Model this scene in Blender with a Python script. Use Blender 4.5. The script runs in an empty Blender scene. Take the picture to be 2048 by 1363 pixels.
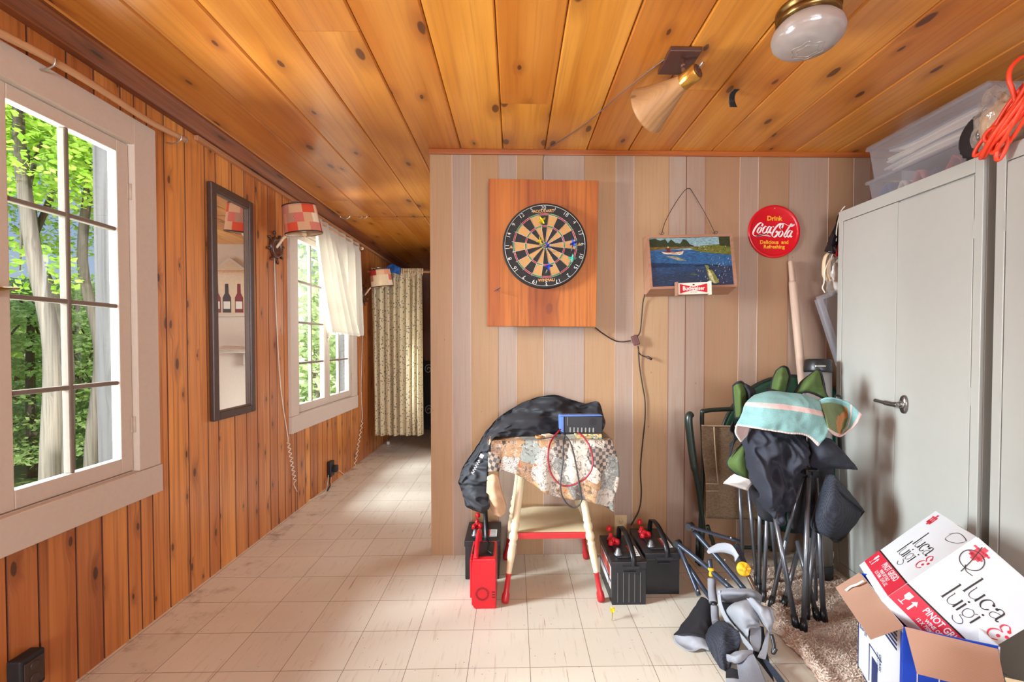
import bpy, bmesh, math, random
from mathutils import Vector, Matrix, noise
PI = math.pi
SC = bpy.context.scene
COL = SC.collection
# ------------------------------------------------------------------ camera
F, U0, V0, CZ = 925.0, 1047.4, 704.4, 1.2
YAW = PIT = math.radians(1.2)
cam = bpy.data.cameras.new('camera'); camo = bpy.data.objects.new('camera', cam); COL.objects.link(camo)
cam.sensor_width = 36; cam.lens = F / 2048 * 36
cam.shift_x = -(U0 - 1024) / 2048; cam.shift_y = (V0 - 681.5) / 2048
cam.clip_start = .02
camo.location = (0, 0, CZ); camo.rotation_euler = (PI / 2 - PIT, 0, -YAW)
SC.camera = camo
# ------------------------------------------------------------------ sky, sun, daylight at the windows, added fill lamps, exposure
W = bpy.data.worlds.new('sky'); SC.world = W; W.use_nodes = True
SC.view_settings.view_transform = 'Standard'; SC.view_settings.look = 'None'
SC.view_settings.exposure = -0.36; SC.view_settings.gamma = 1.0; SC.view_settings.use_curve_mapping = False


def lamp(name, kind, loc, target, energy, color, size=1, sy=None):
    l = bpy.data.lights.new(name, kind); l.energy = energy; l.color = color
    if kind == 'AREA':
        l.shape = 'RECTANGLE'; l.size = size; l.size_y = sy or size
    if kind == 'SUN': l.angle = size
    o = bpy.data.objects.new(name, l); COL.objects.link(o); o.location = loc
    o.rotation_euler = (Vector(target) - Vector(loc)).to_track_quat('-Z', 'Y').to_euler()
    return o


lamp('sun', 'SUN', (8, -2, 12), (-3, 1, 0), 4.2, (1, .95, .85), .01)
lamp('daylight_near_window', 'AREA', (-4.8, .45, 2.4), (0.3, 1.9, .9), 1980, (.90, .98, 1.06), 1.2, 2.3)
lamp('daylight_lawn_glow', 'AREA', (-4.5, 1.1, -.5), (.2, 1.7, 2.27), 720, (.95, .98, 1), 2.0, 1.2)
lamp('daylight_passage_window', 'AREA', (-3.0, 3.6, 3.3), (-1.0, 4.0, .3), 330, (.92, .98, 1.05), 1.0, .9)
lamp('daylight_passage_lawn', 'AREA', (-3.6, 3.7, -.3), (-.9, 4.1, 2.2), 280, (.95, .98, 1), 1.2, .9)
lamp('back_room_fill_lamp', 'AREA', (1.35, 3.9, 1.5), (-1.5, 4.0, 1.2), 42, (.92, .98, 1.05), 1.3, 1.1)  # added fill for the passage, shining through an invented window
lamp('rear_fill_lamp', 'AREA', (.3, -3.3, 1.15), (-.8, 1.7, 1.40), 310, (.90, .98, 1.06), 2.4, 1.1)  # added main fill from behind the camera, through an unseen window

# ------------------------------------------------------------------ pixel -> point on a plane of the room
_s, _c, _sp, _cp = math.sin(YAW), math.cos(YAW), math.sin(PIT), math.cos(PIT)
FW = Vector((_s * _cp, _c * _cp, -_sp)); RT = Vector((_c, -_s, 0)); UP = RT.cross(FW)


def at(px, py, y=None, x=None, z=None):
    d = FW + RT * ((px - U0) / F) - UP * ((py - V0) / F)
    t = x / d.x if x is not None else (y / d.y if y is not None else (z - CZ) / d.z)
    return Vector((0, 0, CZ)) + d * t


def ray_plane(px, py, o, n):
    d = FW + RT * ((px - U0) / F) - UP * ((py - V0) / F); c = Vector((0, 0, CZ))
    return c + d * ((o - c).dot(n) / d.dot(n))


# ------------------------------------------------------------------ shader helpers
def srgb(r, g, b):
    f = lambda v: (v / 255 / 12.92) if v / 255 <= .04045 else ((v / 255 + .055) / 1.055) ** 2.4
    return (f(r), f(g), f(b), 1)


class NT:
    def __init__(s, mat): s.t = mat.node_tree; s.t.nodes.clear()

    def n(s, typ, ins=None, **pr):
        k = s.t.nodes.new('ShaderNode' + typ)
        for a, v in pr.items(): setattr(k, a, v)
        for a, v in (ins or {}).items():
            if isinstance(v, bpy.types.NodeSocket): s.t.links.new(v, k.inputs[a])
            else: k.inputs[a].default_value = v
        return k

    def m(s, op, a, b=0, c=0, clamp=False):
        return s.n('Math', {0: a, 1: b, 2: c}, operation=op, use_clamp=clamp).outputs[0]

    def mix(s, f, a, b, mode='MIX'):
        return s.n('MixRGB', {0: f, 1: a, 2: b}, blend_type=mode).outputs[0]

    def ramp(s, f, stops, interp='LINEAR'):
        r = s.n('ValToRGB', {0: f}); e = r.color_ramp; e.interpolation = interp
        while len(e.elements) < len(stops): e.elements.new(.5)
        for el, (p, c) in zip(e.elements, stops):
            el.position = p; el.color = c if len(c) == 4 else (*c, 1)
        return r.outputs[0]

    def step(s, f, a, b):  # smoothstep a->b
        return s.n('MapRange', {0: f, 1: a, 2: b, 3: 0.0, 4: 1.0}, interpolation_type='SMOOTHSTEP').outputs[0]

    def scale(s, v, k): return s.n('VectorMath', {0: v, 1: k}, operation='MULTIPLY').outputs[0]

    def noise(s, v, sc, det=3, rough=.5, dist=0):
        return s.n('TexNoise', {'Vector': v, 'Scale': sc, 'Detail': det, 'Roughness': rough, 'Distortion': dist}).outputs[0]

    def out(s, color, rough=.5, metal=0, bump=None, bs=.3, bd=.01, **kw):
        ins = {'Base Color': color, 'Roughness': rough, 'Metallic': metal}
        ins.update(kw)
        b = s.n('BsdfPrincipled', ins)
        if bump is not None:
            bn = s.n('Bump', {'Height': bump, 'Strength': bs, 'Distance': bd}); s.t.links.new(bn.outputs[0], b.inputs['Normal'])
        o = s.n('OutputMaterial', {0: b.outputs[0]})
        return b


MATS = {}


def newmat(name):
    m = bpy.data.materials.new(name); m.use_nodes = True; MATS[name] = m
    return m, NT(m)


def mat(name, rgb, rough=.5, metal=0, var=.12, nscale=30, bump=0, **kw):
    """plain coloured material with a little procedural wear"""
    if name in MATS: return MATS[name]
    m, t = newmat(name); co = t.n('TexCoord').outputs['Object']
    nz = t.noise(co, nscale, 4)
    c = srgb(*rgb)
    col = t.mix(nz, tuple(v * (1 - var) for v in c[:3]) + (1,), tuple(min(1, v * (1 + var)) for v in c[:3]) + (1,))
    t.out(col, rough, metal, nz if bump else None, bump, .004, **kw)
    return m


def colmat(name, rough=.6, var=.15, nscale=40, stretch=(1, 1, 1), bump=.0, fine=None, **kw):
    """colour comes from the face colour attribute 'col' (the thing's own printed or painted colours)"""
    m, t = newmat(name); co = t.n('TexCoord').outputs['Object']
    a = t.n('Attribute', attribute_name='col').outputs[0]
    nz = t.noise(t.scale(co, stretch), nscale, 5, .6)
    f = t.n('MapRange', {0: nz, 1: .25, 2: .75, 3: 1 - var, 4: 1 + var}).outputs[0]
    col = t.n('VectorMath', {0: a, 1: f}, operation='MULTIPLY').outputs[0]
    t.out(col, rough, 0, nz if bump else None, bump, .004, **kw)
    return m


def wood(name, c1, c2, c3, axis='y', rough=.4, knots=1.0, kscale=(2.2, 5.0), knot_th=.5, coat=0.0, kcol=(70, 32, 14), grain=.35, edge=None, vr=.3, bump=.08, pvscale=(13.7, 5.3), streak=0):
    m, t = newmat(name); co = t.n('TexCoord').outputs['Object']
    pv = t.n('Attribute', attribute_name='pv').outputs['Fac']
    s = t.n('SeparateXYZ', {0: co}); X = {'x': 0, 'y': 1, 'z': 2}[axis]
    al = s.outputs[X]; o = [s.outputs[i] for i in range(3) if i != X]
    ac = t.m('ADD', o[0], o[1])
    al2 = t.m('MULTIPLY_ADD', pv, pvscale[0], al); ac2 = t.m('MULTIPLY_ADD', pv, pvscale[1], ac)
    vec = t.n('CombineXYZ', {0: al2, 1: ac2, 2: 0.0}).outputs[0]
    # knots
    kv = t.scale(vec, (kscale[0], kscale[1], 1))
    warp = t.n('TexNoise', {'Vector': vec, 'Scale': 9.0, 'Detail': 2.0})
    kv2 = t.n('VectorMath', {0: warp.outputs['Color'], 1: (.09, .09, 0), 2: kv}, operation='MULTIPLY_ADD').outputs[0]
    vo = t.n('TexVoronoi', {'Vector': kv2, 'Scale': 1.0, 'Randomness': .9}, voronoi_dimensions='2D')
    d = vo.outputs['Distance']
    vs = t.n('SeparateColor', {0: vo.outputs['Color']})
    has = t.m('GREATER_THAN', vs.outputs[0], knot_th)
    rad = t.m('MULTIPLY_ADD', vs.outputs[1], .06, .035)
    k = t.m('DIVIDE', d, rad)
    core = t.m('MULTIPLY', t.m('SUBTRACT', 1.0, t.step(k, .75, 1.15)), has)
    halo = t.m('MULTIPLY', t.m('SUBTRACT', 1.0, t.step(k, .9, 4.5)), has)
    # grain bends round a knot
    gac = t.m('MULTIPLY_ADD', halo, .02, ac2)
    gv = t.n('CombineXYZ', {0: t.m('MULTIPLY', al2, 1.6), 1: t.m('MULTIPLY', gac, 55.0), 2: 0.0}).outputs[0]
    g = t.noise(gv, 1.0, 5, .6, .4)
    bv = t.scale(vec, (.7, 7, 1)); b = t.noise(bv, 1.0, 3, .5)
    fine = t.noise(t.scale(vec, (6, 400, 1)), 1.0, 2, .5)
    c = t.mix(t.step(b, .3, .7), srgb(*c1), srgb(*c2))
    c = t.mix(t.m('MULTIPLY', t.step(g, .42, .72), grain), c, srgb(*c3))
    if streak:
        st = t.noise(t.scale(vec, (.5, 26, 1)), 1.0, 2, .5)
        c = t.mix(t.m('MULTIPLY', t.step(st, .58, .75), streak), c, srgb(*c3))
    c = t.mix(t.m('MULTIPLY', fine, .15), c, srgb(*c3))
    c = t.mix(t.m('MULTIPLY', halo, .45 * knots), c, srgb(*c3))
    c = t.mix(t.m('MULTIPLY', core, .85 * knots), c, srgb(*kcol))
    hs = t.n('HueSaturation', {'Hue': t.m('MULTIPLY_ADD', pv, .012, .494), 'Saturation': 1.0, 'Value': t.m('MULTIPLY_ADD', pv, vr, 1 - vr / 2), 'Fac': 1.0, 'Color': c}).outputs[0]
    kw = {'Coat Weight': coat, 'Coat Roughness': .18} if coat else {}
    t.out(hs, rough, 0, g, bump, .004, **kw)
    return m


# ------------------------------------------------------------------ mesh builder
class MB:
    def __init__(s): s.v = []; s.f = []; s.m = []; s.sm = []; s.c = []; s.p = []; s.cc = (1, 1, 1); s.pv = 0.0

    def face(s, idx, mi=0, smooth=False): s.f.append(tuple(idx)); s.m.append(mi); s.sm.append(smooth); s.c.append(s.cc); s.p.append(s.pv)

    def poly(s, pts, mi=0):
        b = len(s.v); s.v += [tuple(p) for p in pts]; s.face(range(b, b + len(pts)), mi)

    def box(s, lo, hi, mi=0, M=None):
        P = [Vector((x, y, z)) for x in (lo[0], hi[0]) for y in (lo[1], hi[1]) for z in (lo[2], hi[2])]
        s.hexa(P, mi, M)

    def hexa(s, P, mi=0, M=None):  # order x,y,z nested
        if M: P = [M @ p for p in P]
        b = len(s.v); s.v += [tuple(p) for p in P]
        for q in ((0, 1, 3, 2), (4, 6, 7, 5), (0, 4, 5, 1), (2, 3, 7, 6), (0, 2, 6, 4), (1, 5, 7, 3)): s.face([b + i for i in q], mi)

    def quadbox(s, q, n, th, mi=0):  # thick board from 4 front corners, going back along n
        q = [Vector(p) for p in q]; n = Vector(n) * th; b = len(s.v)
        s.v += [tuple(p) for p in q] + [tuple(p + n) for p in q]
        s.face([b, b + 1, b + 2, b + 3], mi); s.face([b + 7, b + 6, b + 5, b + 4], mi)
        for i in range(4):
            j = (i + 1) % 4; s.face([b + i, b + 4 + i, b + 4 + j, b + j], mi)

    def prism(s, poly, M, h, mi=0):  # 2d polygon extruded along local z by h
        n = len(poly); b = len(s.v)
        s.v += [tuple(M @ Vector((x, y, 0))) for x, y in poly] + [tuple(M @ Vector((x, y, h))) for x, y in poly]
        s.face([b + n - 1 - i for i in range(n)], mi); s.face([b + n + i for i in range(n)], mi)
        for i in range(n):
            j = (i + 1) % n; s.face([b + i, b + j, b + n + j, b + n + i], mi)

    def tube(s, pts, r, seg=10, mi=0, caps=True, flat=1.0, close=False):
        pts = [Vector(p) for p in pts]; n = len(pts)
        R = r if isinstance(r, (list, tuple)) else [r] * n
        b = len(s.v); up = None
        for i, p in enumerate(pts):
            if close: t = pts[(i + 1) % n] - pts[i - 1]
            else: t = pts[min(i + 1, n - 1)] - pts[max(i - 1, 0)]
            t.normalize() if t.length > 1e-9 else None
            if up is None:
                up = Vector((0, 0, 1)) if abs(t.z) < .9 else Vector((0, 1, 0))
            a = t.cross(up)
            if a.length < 1e-6: a = t.cross(Vector((1, .3, 0)))
            a.normalize(); w = a.cross(t).normalized(); up = w
            for k in range(seg):
                an = 2 * PI * k / seg
                s.v.append(tuple(p + a * (R[i] * math.cos(an)) + w * (R[i] * flat * math.sin(an))))
        for i in range(n if close else n - 1):
            for k in range(seg):
                k2 = (k + 1) % seg; i2 = (i + 1) % n
                s.face([b + i * seg + k, b + i2 * seg + k, b + i2 * seg + k2, b + i * seg + k2], mi, True)
        if caps and not close:
            s.face([b + k for k in range(seg)], mi); e = b + (n - 1) * seg
            s.face([e + seg - 1 - k for k in range(seg)], mi)

    def lathe(s, prof, M=None, seg=32, mi=0, cf=None, mf=None, arc=2 * PI, smooth=True):
        M = M or Matrix(); b = len(s.v); n = len(prof); full = arc >= 2 * PI - 1e-6
        cols = seg if full else seg + 1
        for i, (r, z) in enumerate(prof):
            for k in range(cols):
                a = arc * k / seg; s.v.append(tuple(M @ Vector((r * math.cos(a), r * math.sin(a), z))))
        for i in range(n - 1):
            for k in range(seg):
                k2 = (k + 1) % cols
                if cf: s.cc = cf(k, i)
                s.face([b + i * cols + k, b + i * cols + k2, b + (i + 1) * cols + k2, b + (i + 1) * cols + k], mf(k, i) if mf else mi, smooth)
        s.cc = (1, 1, 1)

    def disc(s, M, r, seg=24, mi=0, sx=1, sy=1):
        s.poly([M @ Vector((r * sx * math.cos(2 * PI * k / seg), r * sy * math.sin(2 * PI * k / seg), 0)) for k in range(seg)], mi)

    def ball(s, c, r, seg=12, mi=0, sc=(1, 1, 1)):
        M = Matrix.Translation(c) @ Matrix.Diagonal((sc[0], sc[1], sc[2], 1))
        s.lathe([(max(1e-4, r * math.sin(PI * i / 8)), -r * math.cos(PI * i / 8)) for i in range(9)], M, seg, mi)

    def grid(s, fn, nu, nv, mi=0, mf=None, cf=None, smooth=True):
        b = len(s.v)
        for j in range(nv + 1):
            for i in range(nu + 1): s.v.append(tuple(fn(i / nu, j / nv)))
        for j in range(nv):
            for i in range(nu):
                u, v = (i + .5) / nu, (j + .5) / nv
                if cf: s.cc = cf(u, v)
                a = b + j * (nu + 1) + i
                s.face([a, a + 1, a + nu + 2, a + nu + 1], mf(u, v) if mf else mi, smooth)
        s.cc = (1, 1, 1)

    def sheet(s, ctrl, nu=24, nv=24, wr=0, wsc=12, seed=0, mi=0, mf=None, cf=None, wv=(1, 1, 1)):
        """cloth: smooth surface through rows of control points, with wrinkles"""
        C = [[Vector(p) for p in r] for r in ctrl]

        def cr(P, t):
            n = len(P) - 1
            if n == 0: return P[0].copy()
            x = t * n; i = min(int(x), n - 1); f = x - i
            p0 = P[i - 1] if i > 0 else P[i] * 2 - P[i + 1]; p1 = P[i]; p2 = P[i + 1]; p3 = P[i + 2] if i + 2 <= n else P[i + 1] * 2 - P[i]
            return .5 * ((2 * p1) + (p2 - p0) * f + (2 * p0 - 5 * p1 + 4 * p2 - p3) * f * f + (3 * p1 - p0 - 3 * p2 + p3) * f ** 3)
        of = Vector((seed * 3.1, seed * 1.7, seed * 5.3))

        def fn(u, v):
            p = cr([cr(r, u) for r in C], v)
            if wr:
                q = Vector((p.x * wv[0], p.y * wv[1], p.z * wv[2])) * wsc + of
                w = noise.noise(q) * 1.0 + .5 * (1 - 2 * abs(noise.noise(q * 1.9 + Vector((7, 3, 1))))) - .25
                p = p + Vector((.35 * noise.noise(q + Vector((9, 0, 0))), -1, .25 * noise.noise(q + Vector((0, 9, 0))))) * (w * wr)
            return p
        s.grid(fn, nu, nv, mi, mf, cf)

    def stroke(s, pts, w0, w1, M, mi=0, ang=None, sub=6, h=0):
        """flat pen stroke in the local xy plane; broad where it runs along ang"""
        P = [Vector((x, y, 0)) for x, y in pts]; n = len(P) - 1; L = []
        if n == 1: L = [P[0].lerp(P[1], k / 3) for k in range(4)]
        else:
            for i in range(n):
                p0 = P[i - 1] if i else P[0] * 2 - P[1]; p1, p2 = P[i], P[i + 1]; p3 = P[i + 2] if i + 2 <= n else P[n] * 2 - P[n - 1]
                for k in range(sub):
                    f = k / sub
                    L.append(.5 * ((2 * p1) + (p2 - p0) * f + (2 * p0 - 5 * p1 + 4 * p2 - p3) * f * f + (3 * p1 - p0 - 3 * p2 + p3) * f ** 3))
            L.append(P[n])
        b = len(s.v); m = len(L)
        for i, p in enumerate(L):
            t = L[min(i + 1, m - 1)] - L[max(i - 1, 0)]; t = t.normalized() if t.length > 1e-9 else Vector((1, 0, 0))
            w = w1 if ang is None else w0 + (w1 - w0) * abs(t.x * math.cos(ang) + t.y * math.sin(ang)) ** 1.5
            q = Vector((-t.y, t.x, 0)) * (w / 2)
            s.v.append(tuple(M @ (p + q + Vector((0, 0, h))))); s.v.append(tuple(M @ (p - q + Vector((0, 0, h)))))
        for i in range(m - 1): s.face([b + 2 * i, b + 2 * i + 1, b + 2 * i + 3, b + 2 * i + 2], mi)

    def text(s, body, size, M, mi=0, bold=0, align='CENTER', sx=1, shear=0, serif=0):
        c = bpy.data.curves.new('t', 'FONT'); c.body = body; c.size = size; c.align_x = align; c.align_y = 'CENTER'
        c.offset = bold; c.shear = shear; c.resolution_u = 3
        o = bpy.data.objects.new('t', c); COL.objects.link(o); bpy.context.view_layer.update()
        me = o.to_mesh(); b = len(s.v)
        s.v += [tuple(M @ Vector((v.co.x * sx, v.co.y, 0))) for v in me.vertices]
        for p in me.polygons: s.face([b + i for i in p.vertices], mi)
        o.to_mesh_clear(); bpy.data.objects.remove(o); bpy.data.curves.remove(c)

    def build(s, name, mats, parent=None, bevel=0, solid=0, fixn=False, origin=None, sub=0):
        me = bpy.data.meshes.new(name)
        if origin is None:
            xs = [v[0] for v in s.v]; ys = [v[1] for v in s.v]; zs = [v[2] for v in s.v]
            origin = Vector(((min(xs) + max(xs)) / 2, (min(ys) + max(ys)) / 2, min(zs)))
        origin = Vector(origin)
        me.from_pydata([tuple(Vector(v) - origin) for v in s.v], [], s.f)
        ml = mats if isinstance(mats, (list, tuple)) else [mats]
        for m in ml: me.materials.append(m)
        me.polygons.foreach_set('material_index', s.m); me.polygons.foreach_set('use_smooth', s.sm)
        a = me.attributes.new('col', 'FLOAT_COLOR', 'FACE'); a.data.foreach_set('color', [x for c in s.c for x in (c[0], c[1], c[2], 1)])
        a = me.attributes.new('pv', 'FLOAT', 'FACE'); a.data.foreach_set('value', s.p)
        if fixn:
            bm = bmesh.new(); bm.from_mesh(me); bmesh.ops.recalc_face_normals(bm, faces=bm.faces); bm.to_mesh(me); bm.free()
        me.update()
        o = bpy.data.objects.new(name, me); COL.objects.link(o)
        par = Vector((0, 0, 0)); p = parent
        while p is not None: par += p.location; p = p.parent
        o.location = origin - par; o.parent = parent
        if solid:
            md = o.modifiers.new('thickness', 'SOLIDIFY'); md.thickness = solid; md.offset = 0
        if bevel:
            md = o.modifiers.new('bevel', 'BEVEL'); md.width = bevel; md.segments = 2; md.limit_method = 'ANGLE'
        if sub:
            md = o.modifiers.new('smooth', 'SUBSURF'); md.levels = md.render_levels = sub
        return o


def tag(o, label=None, cat=None, group=None, kind=None):
    for k, v in (('label', label), ('category', cat), ('group', group), ('kind', kind)):
        if v: o[k] = v
    return o


def thing(name, label, cat, loc=(0, 0, 0), group=None):
    o = bpy.data.objects.new(name, None); COL.objects.link(o); o.location = loc; o.empty_display_size = .05
    return tag(o, label, cat, group)


def copy_tree(o, parent=None):
    c = o.copy(); COL.objects.link(c); c.parent = parent
    for ch in o.children: copy_tree(ch, c)
    return c


def frame(o, xdir, ydir):
    """matrix with local x,y along the given directions"""
    x = Vector(xdir).normalized(); z = x.cross(Vector(ydir)).normalized(); y = z.cross(x)
    return Matrix((( x.x, y.x, z.x, o[0]), (x.y, y.y, z.y, o[1]), (x.z, y.z, z.z, o[2]), (0, 0, 0, 1)))


def wallM(p): return frame(p, (1, 0, 0), (0, 0, 1))   # faces the room from the back wall (-y)


def spline(pts, n=8):
    P = [Vector(p) for p in pts]; m = len(P) - 1; L = []
    for i in range(m):
        p0 = P[i - 1] if i else P[0] * 2 - P[1]; p1, p2 = P[i], P[i + 1]; p3 = P[i + 2] if i + 2 <= m else P[m] * 2 - P[m - 1]
        for k in range(n):
            f = k / n
            L.append(.5 * ((2 * p1) + (p2 - p0) * f + (2 * p0 - 5 * p1 + 4 * p2 - p3) * f * f + (3 * p1 - p0 - 3 * p2 + p3) * f ** 3))
    L.append(P[m]); return L


# world: blue sky with thin cloud
wt = W.node_tree; wt.nodes.clear()


class _W:
    node_tree = wt


t = NT(_W)
gen = t.n('TexCoord').outputs['Generated']
wz = t.n('SeparateXYZ', {0: gen}).outputs[2]
sky = t.ramp(wz, [(0, srgb(225, 236, 250)), (.25, srgb(150, 190, 245)), (.7, srgb(70, 125, 225))])
cl = t.step(t.noise(gen, 3.5, 5, .6), .5, .68)
sky = t.mix(t.m('MULTIPLY', cl, .7), sky, (1, 1, 1, 1))
bg = t.n('Background', {0: sky, 1: 1.0}); t.n('OutputWorld', {0: bg.outputs[0]})
# ================================================================== THE ROOM
XL, YB, H, XR, YR, YF = -1.555, 2.6, 2.272, 2.2, -2.6, 6.9
rnd = random.Random(7)
m_pine = wood('pine_wall', (226, 148, 76), (198, 116, 52), (128, 64, 28), 'z', .38, 1.0, (3.6, 9.0), .34, .35, (66, 30, 14), .55, vr=.46, streak=.6)
m_ceil = wood('pine_ceiling', (226, 152, 64), (204, 124, 40), (142, 74, 24), 'y', .36, 1.0, (2.3, 5.2), .45, .35, (78, 38, 20), .3, vr=.24)
m_trim = wood('old_trim', (166, 98, 50), (128, 70, 36), (64, 34, 20), 'y', .45, .9, (2.0, 9.0), .4, .2, (40, 20, 12), .6)
m_trimx = wood('pine_trim', (200, 118, 52), (176, 96, 40), (120, 62, 26), 'x', .4, .5, (2, 8), .6, .2)
m_white = mat('cream_paint', (206, 189, 174), .7, var=.05, nscale=60, bump=.05, **{'Specular IOR Level': .2})
m_groove = mat('groove_dark', (70, 36, 18), .8)
m_weather = wood('weathered_board', (84, 80, 78), (66, 62, 58), (40, 35, 31), 'z', .9, .5, (2, 8), .6, 0, (60, 54, 48), .8)

# ---- floor: 9 inch vinyl tiles
mf, t = newmat('vinyl_tile'); co = t.n('TexCoord').outputs['Object']
sp = t.n('SeparateXYZ', {0: co}); T = .2286
fx = t.m('DIVIDE', t.m('ADD', sp.outputs[0], -.059 + .2286 * 20), T); fy = t.m('DIVIDE', t.m('ADD', sp.outputs[1], -2.6 + .2286 * 30), T)
cell = t.n('CombineXYZ', {0: t.m('FLOOR', fx), 1: t.m('FLOOR', fy), 2: 0}).outputs[0]
wn = t.n('TexWhiteNoise', {'Vector': cell}, noise_dimensions='2D')
ex = t.m('ABSOLUTE', t.m('SUBTRACT', t.m('FRACT', fx), .5)); ey = t.m('ABSOLUTE', t.m('SUBTRACT', t.m('FRACT', fy), .5))
line = t.step(t.m('MAXIMUM', ex, ey), .4915, .4975)
base = t.mix(wn.outputs['Value'], srgb(222, 216, 200), srgb(230, 224, 208))
big = t.noise(co, 1.3, 4, .6)
base = t.mix(t.m('MULTIPLY', t.step(big, .45, .7), .35), base, srgb(208, 198, 186))
fl = t.noise(t.scale(co, (60, 5, 1)), 1.0, 4, .65)
base = t.mix(t.m('MULTIPLY', t.step(fl, .54, .72), .42), base, srgb(188, 166, 144))
fl2 = t.noise(t.scale(co, (75, 4, 1)), 1.3, 3, .6, 0)
base = t.mix(t.m('MULTIPLY', t.step(fl2, .60, .7), .35), base, srgb(228, 216, 200))
sc_ = t.noise(t.n('VectorMath', {0: co, 1: (80, 3.2, 1), 2: (5, 9, 0)}, operation='MULTIPLY_ADD').outputs[0], 1.0, 2, .5)
base = t.mix(t.m('MULTIPLY', t.step(sc_, .70, .75), .7), base, srgb(140, 74, 62))
sp2 = t.n('TexVoronoi', {'Vector': co, 'Scale': 26.0}).outputs['Distance']
base = t.mix(t.m('MULTIPLY', t.m('SUBTRACT', 1.0, t.step(sp2, .04, .075)), .7), base, srgb(92, 70, 56))
dirt = t.m('MULTIPLY', t.step(t.noise(co, 7.0, 5, .7), .5, .72), t.m('SUBTRACT', 1.0, t.step(sp.outputs[0], XL + .02, XL + .38)))
base = t.mix(t.m('MULTIPLY', dirt, .7), base, srgb(120, 84, 58))
base = t.mix(t.m('MULTIPLY', line, .8), base, srgb(100, 78, 64))
t.out(base, t.m('MULTIPLY_ADD', big, .3, .22), 0, line, -.3, .002)
b = MB(); b.box((XL - .02, YR - .1, -.06), (XR + .05, YF, 0)); tag(b.build('floor', mf, origin=(0, 0, 0)), kind='structure')

# ---- ceiling: knotty pine boards running away from the camera
b = MB(); x0 = .173 - .234 * 8; PW = .234
k = 0
while x0 + PW * k < XR + .1:
    xa, xb = x0 + PW * k, x0 + PW * (k + 1); cuts = [YR - .05]
    y = YR - rnd.uniform(0, 2.5)
    joint = {1: [3.55], 2: [4.1], 4: [1.63, 5.0], 7: [2.1], 10: [1.97], 9: [.6]}.get(k, [])
    cuts += joint + [YF]
    for ya, yb in zip(cuts, cuts[1:]):
        b.pv = rnd.random(); g = .007
        prof = [(xa + .0012, H + .012), (xa + .0012, H + g), (xa + g, H), (xb - g, H), (xb - .0012, H + g), (xb - .0012, H + .012)]
        M = Matrix(((1, 0, 0, 0), (0, 0, 1, ya + .0006), (0, 1, 0, 0), (0, 0, 0, 1)))
        b.prism(prof, M, yb - ya - .0012, 0)
    k += 1
b.box((XL - .2, YR - .2, H + .012), (XR + .2, YF + .1, H + .1), 1)
tag(b.build('ceiling', [m_ceil, m_groove], origin=(0, 0, H), fixn=True), kind='structure')

# ---- left wall: upright knotty pine boards, holes for the two windows
WIN = [(.79, 2.03, .557, 2.105), (3.215, 4.555, .57, 2.10)]      # outer edges of the casings: y0, y1, z0, z1
HOLE = [(a + .085, b_ - .085, c + .11, d - .09) for a, b_, c, d in WIN]
b = MB(); y = YR - .05
while y < YF:
    w = rnd.choice((.085, .095, .105, .115, .13, .14)); y2 = y + w; b.pv = rnd.random()
    segs = [(0, H + .01)]
    pieces = [(y, y2, 0, H + .01)]
    for (ha, hb, hc, hd) in HOLE:
        out = []
        for (a, c_, z0, z1) in pieces:
            if c_ <= ha or a >= hb: out.append((a, c_, z0, z1)); continue
            if a < ha: out.append((a, ha, z0, z1))
            if c_ > hb: out.append((hb, c_, z0, z1))
            out.append((max(a, ha), min(c_, hb), z0, hc)); out.append((max(a, ha), min(c_, hb), hd, z1))
        pieces = out
    for (a, c_, z0, z1) in pieces:
        g = .006
        prof = [(a + .0008, XL - .012), (a + .0008, XL - g), (a + g * .6, XL), (c_ - g * .6, XL), (c_ - .0008, XL - g), (c_ - .0008, XL - .012)]
        M = Matrix(((0, 1, 0, 0), (1, 0, 0, 0), (0, 0, 1, z0), (0, 0, 0, 1)))
        b.prism(prof[1:5], M, z1 - z0, 0); b.m[-1] = 2; b.m[-2] = 0; b.m[-3] = 0; b.m[-4] = 0
        b.m[-4] = b.m[-2] = 2
    y = y2
ys = [YR - .2, HOLE[0][0], HOLE[0][1], HOLE[1][0], HOLE[1][1], YF + .1]
for i in range(5):
    if i % 2 == 0: b.box((XL - .1, ys[i], -.06), (XL - .012, ys[i + 1], H + .1), 1)
    else:
        h = HOLE[i // 2]
        b.box((XL - .1, ys[i], -.06), (XL - .012, ys[i + 1], h[2]), 1); b.box((XL - .1, ys[i], h[3]), (XL - .012, ys[i + 1], H + .1), 1)
tag(b.build('wall_left', [m_pine, m_groove, mat('bevel_brown', (112, 58, 30), .6)], origin=(XL, 0, 0), fixn=True), kind='structure')

# ---- back wall (a partition): printed panelling in strips
SEAMS = [860, 904, 941, 996, 1033, 1088, 1169, 1232, 1268, 1338, 1372, 1374, 1411, 1480, 1517, 1578, 1657, 1708, 1741, 1790, 1830]
TAN, TAN2, MAV, MAV2, BRN = (182, 148, 108), (178, 142, 100), (172, 154, 138), (166, 144, 128), (162, 128, 96)
SC_ = [TAN, MAV, TAN2, MAV, TAN2, MAV, TAN2, MAV, TAN, MAV, (110, 66, 48), MAV2, BRN, MAV2, BRN, MAV2, BRN, MAV2, BRN, MAV2]
m_panel, t = newmat('printed_panel'); co = t.n('TexCoord').outputs['Object']
a = t.n('Attribute', attribute_name='col').outputs[0]
g1 = t.noise(t.scale(co, (90, 1, 3.0)), 1.0, 4, .6, .3); g2 = t.noise(t.scale(co, (420, 1, 14)), 1.0, 2, .5); g3 = t.noise(t.scale(co, (7, 1, .8)), 1.0, 3)
g4 = t.noise(t.scale(co, (10, 1, 420)), 1.0, 2, .5)
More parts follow.
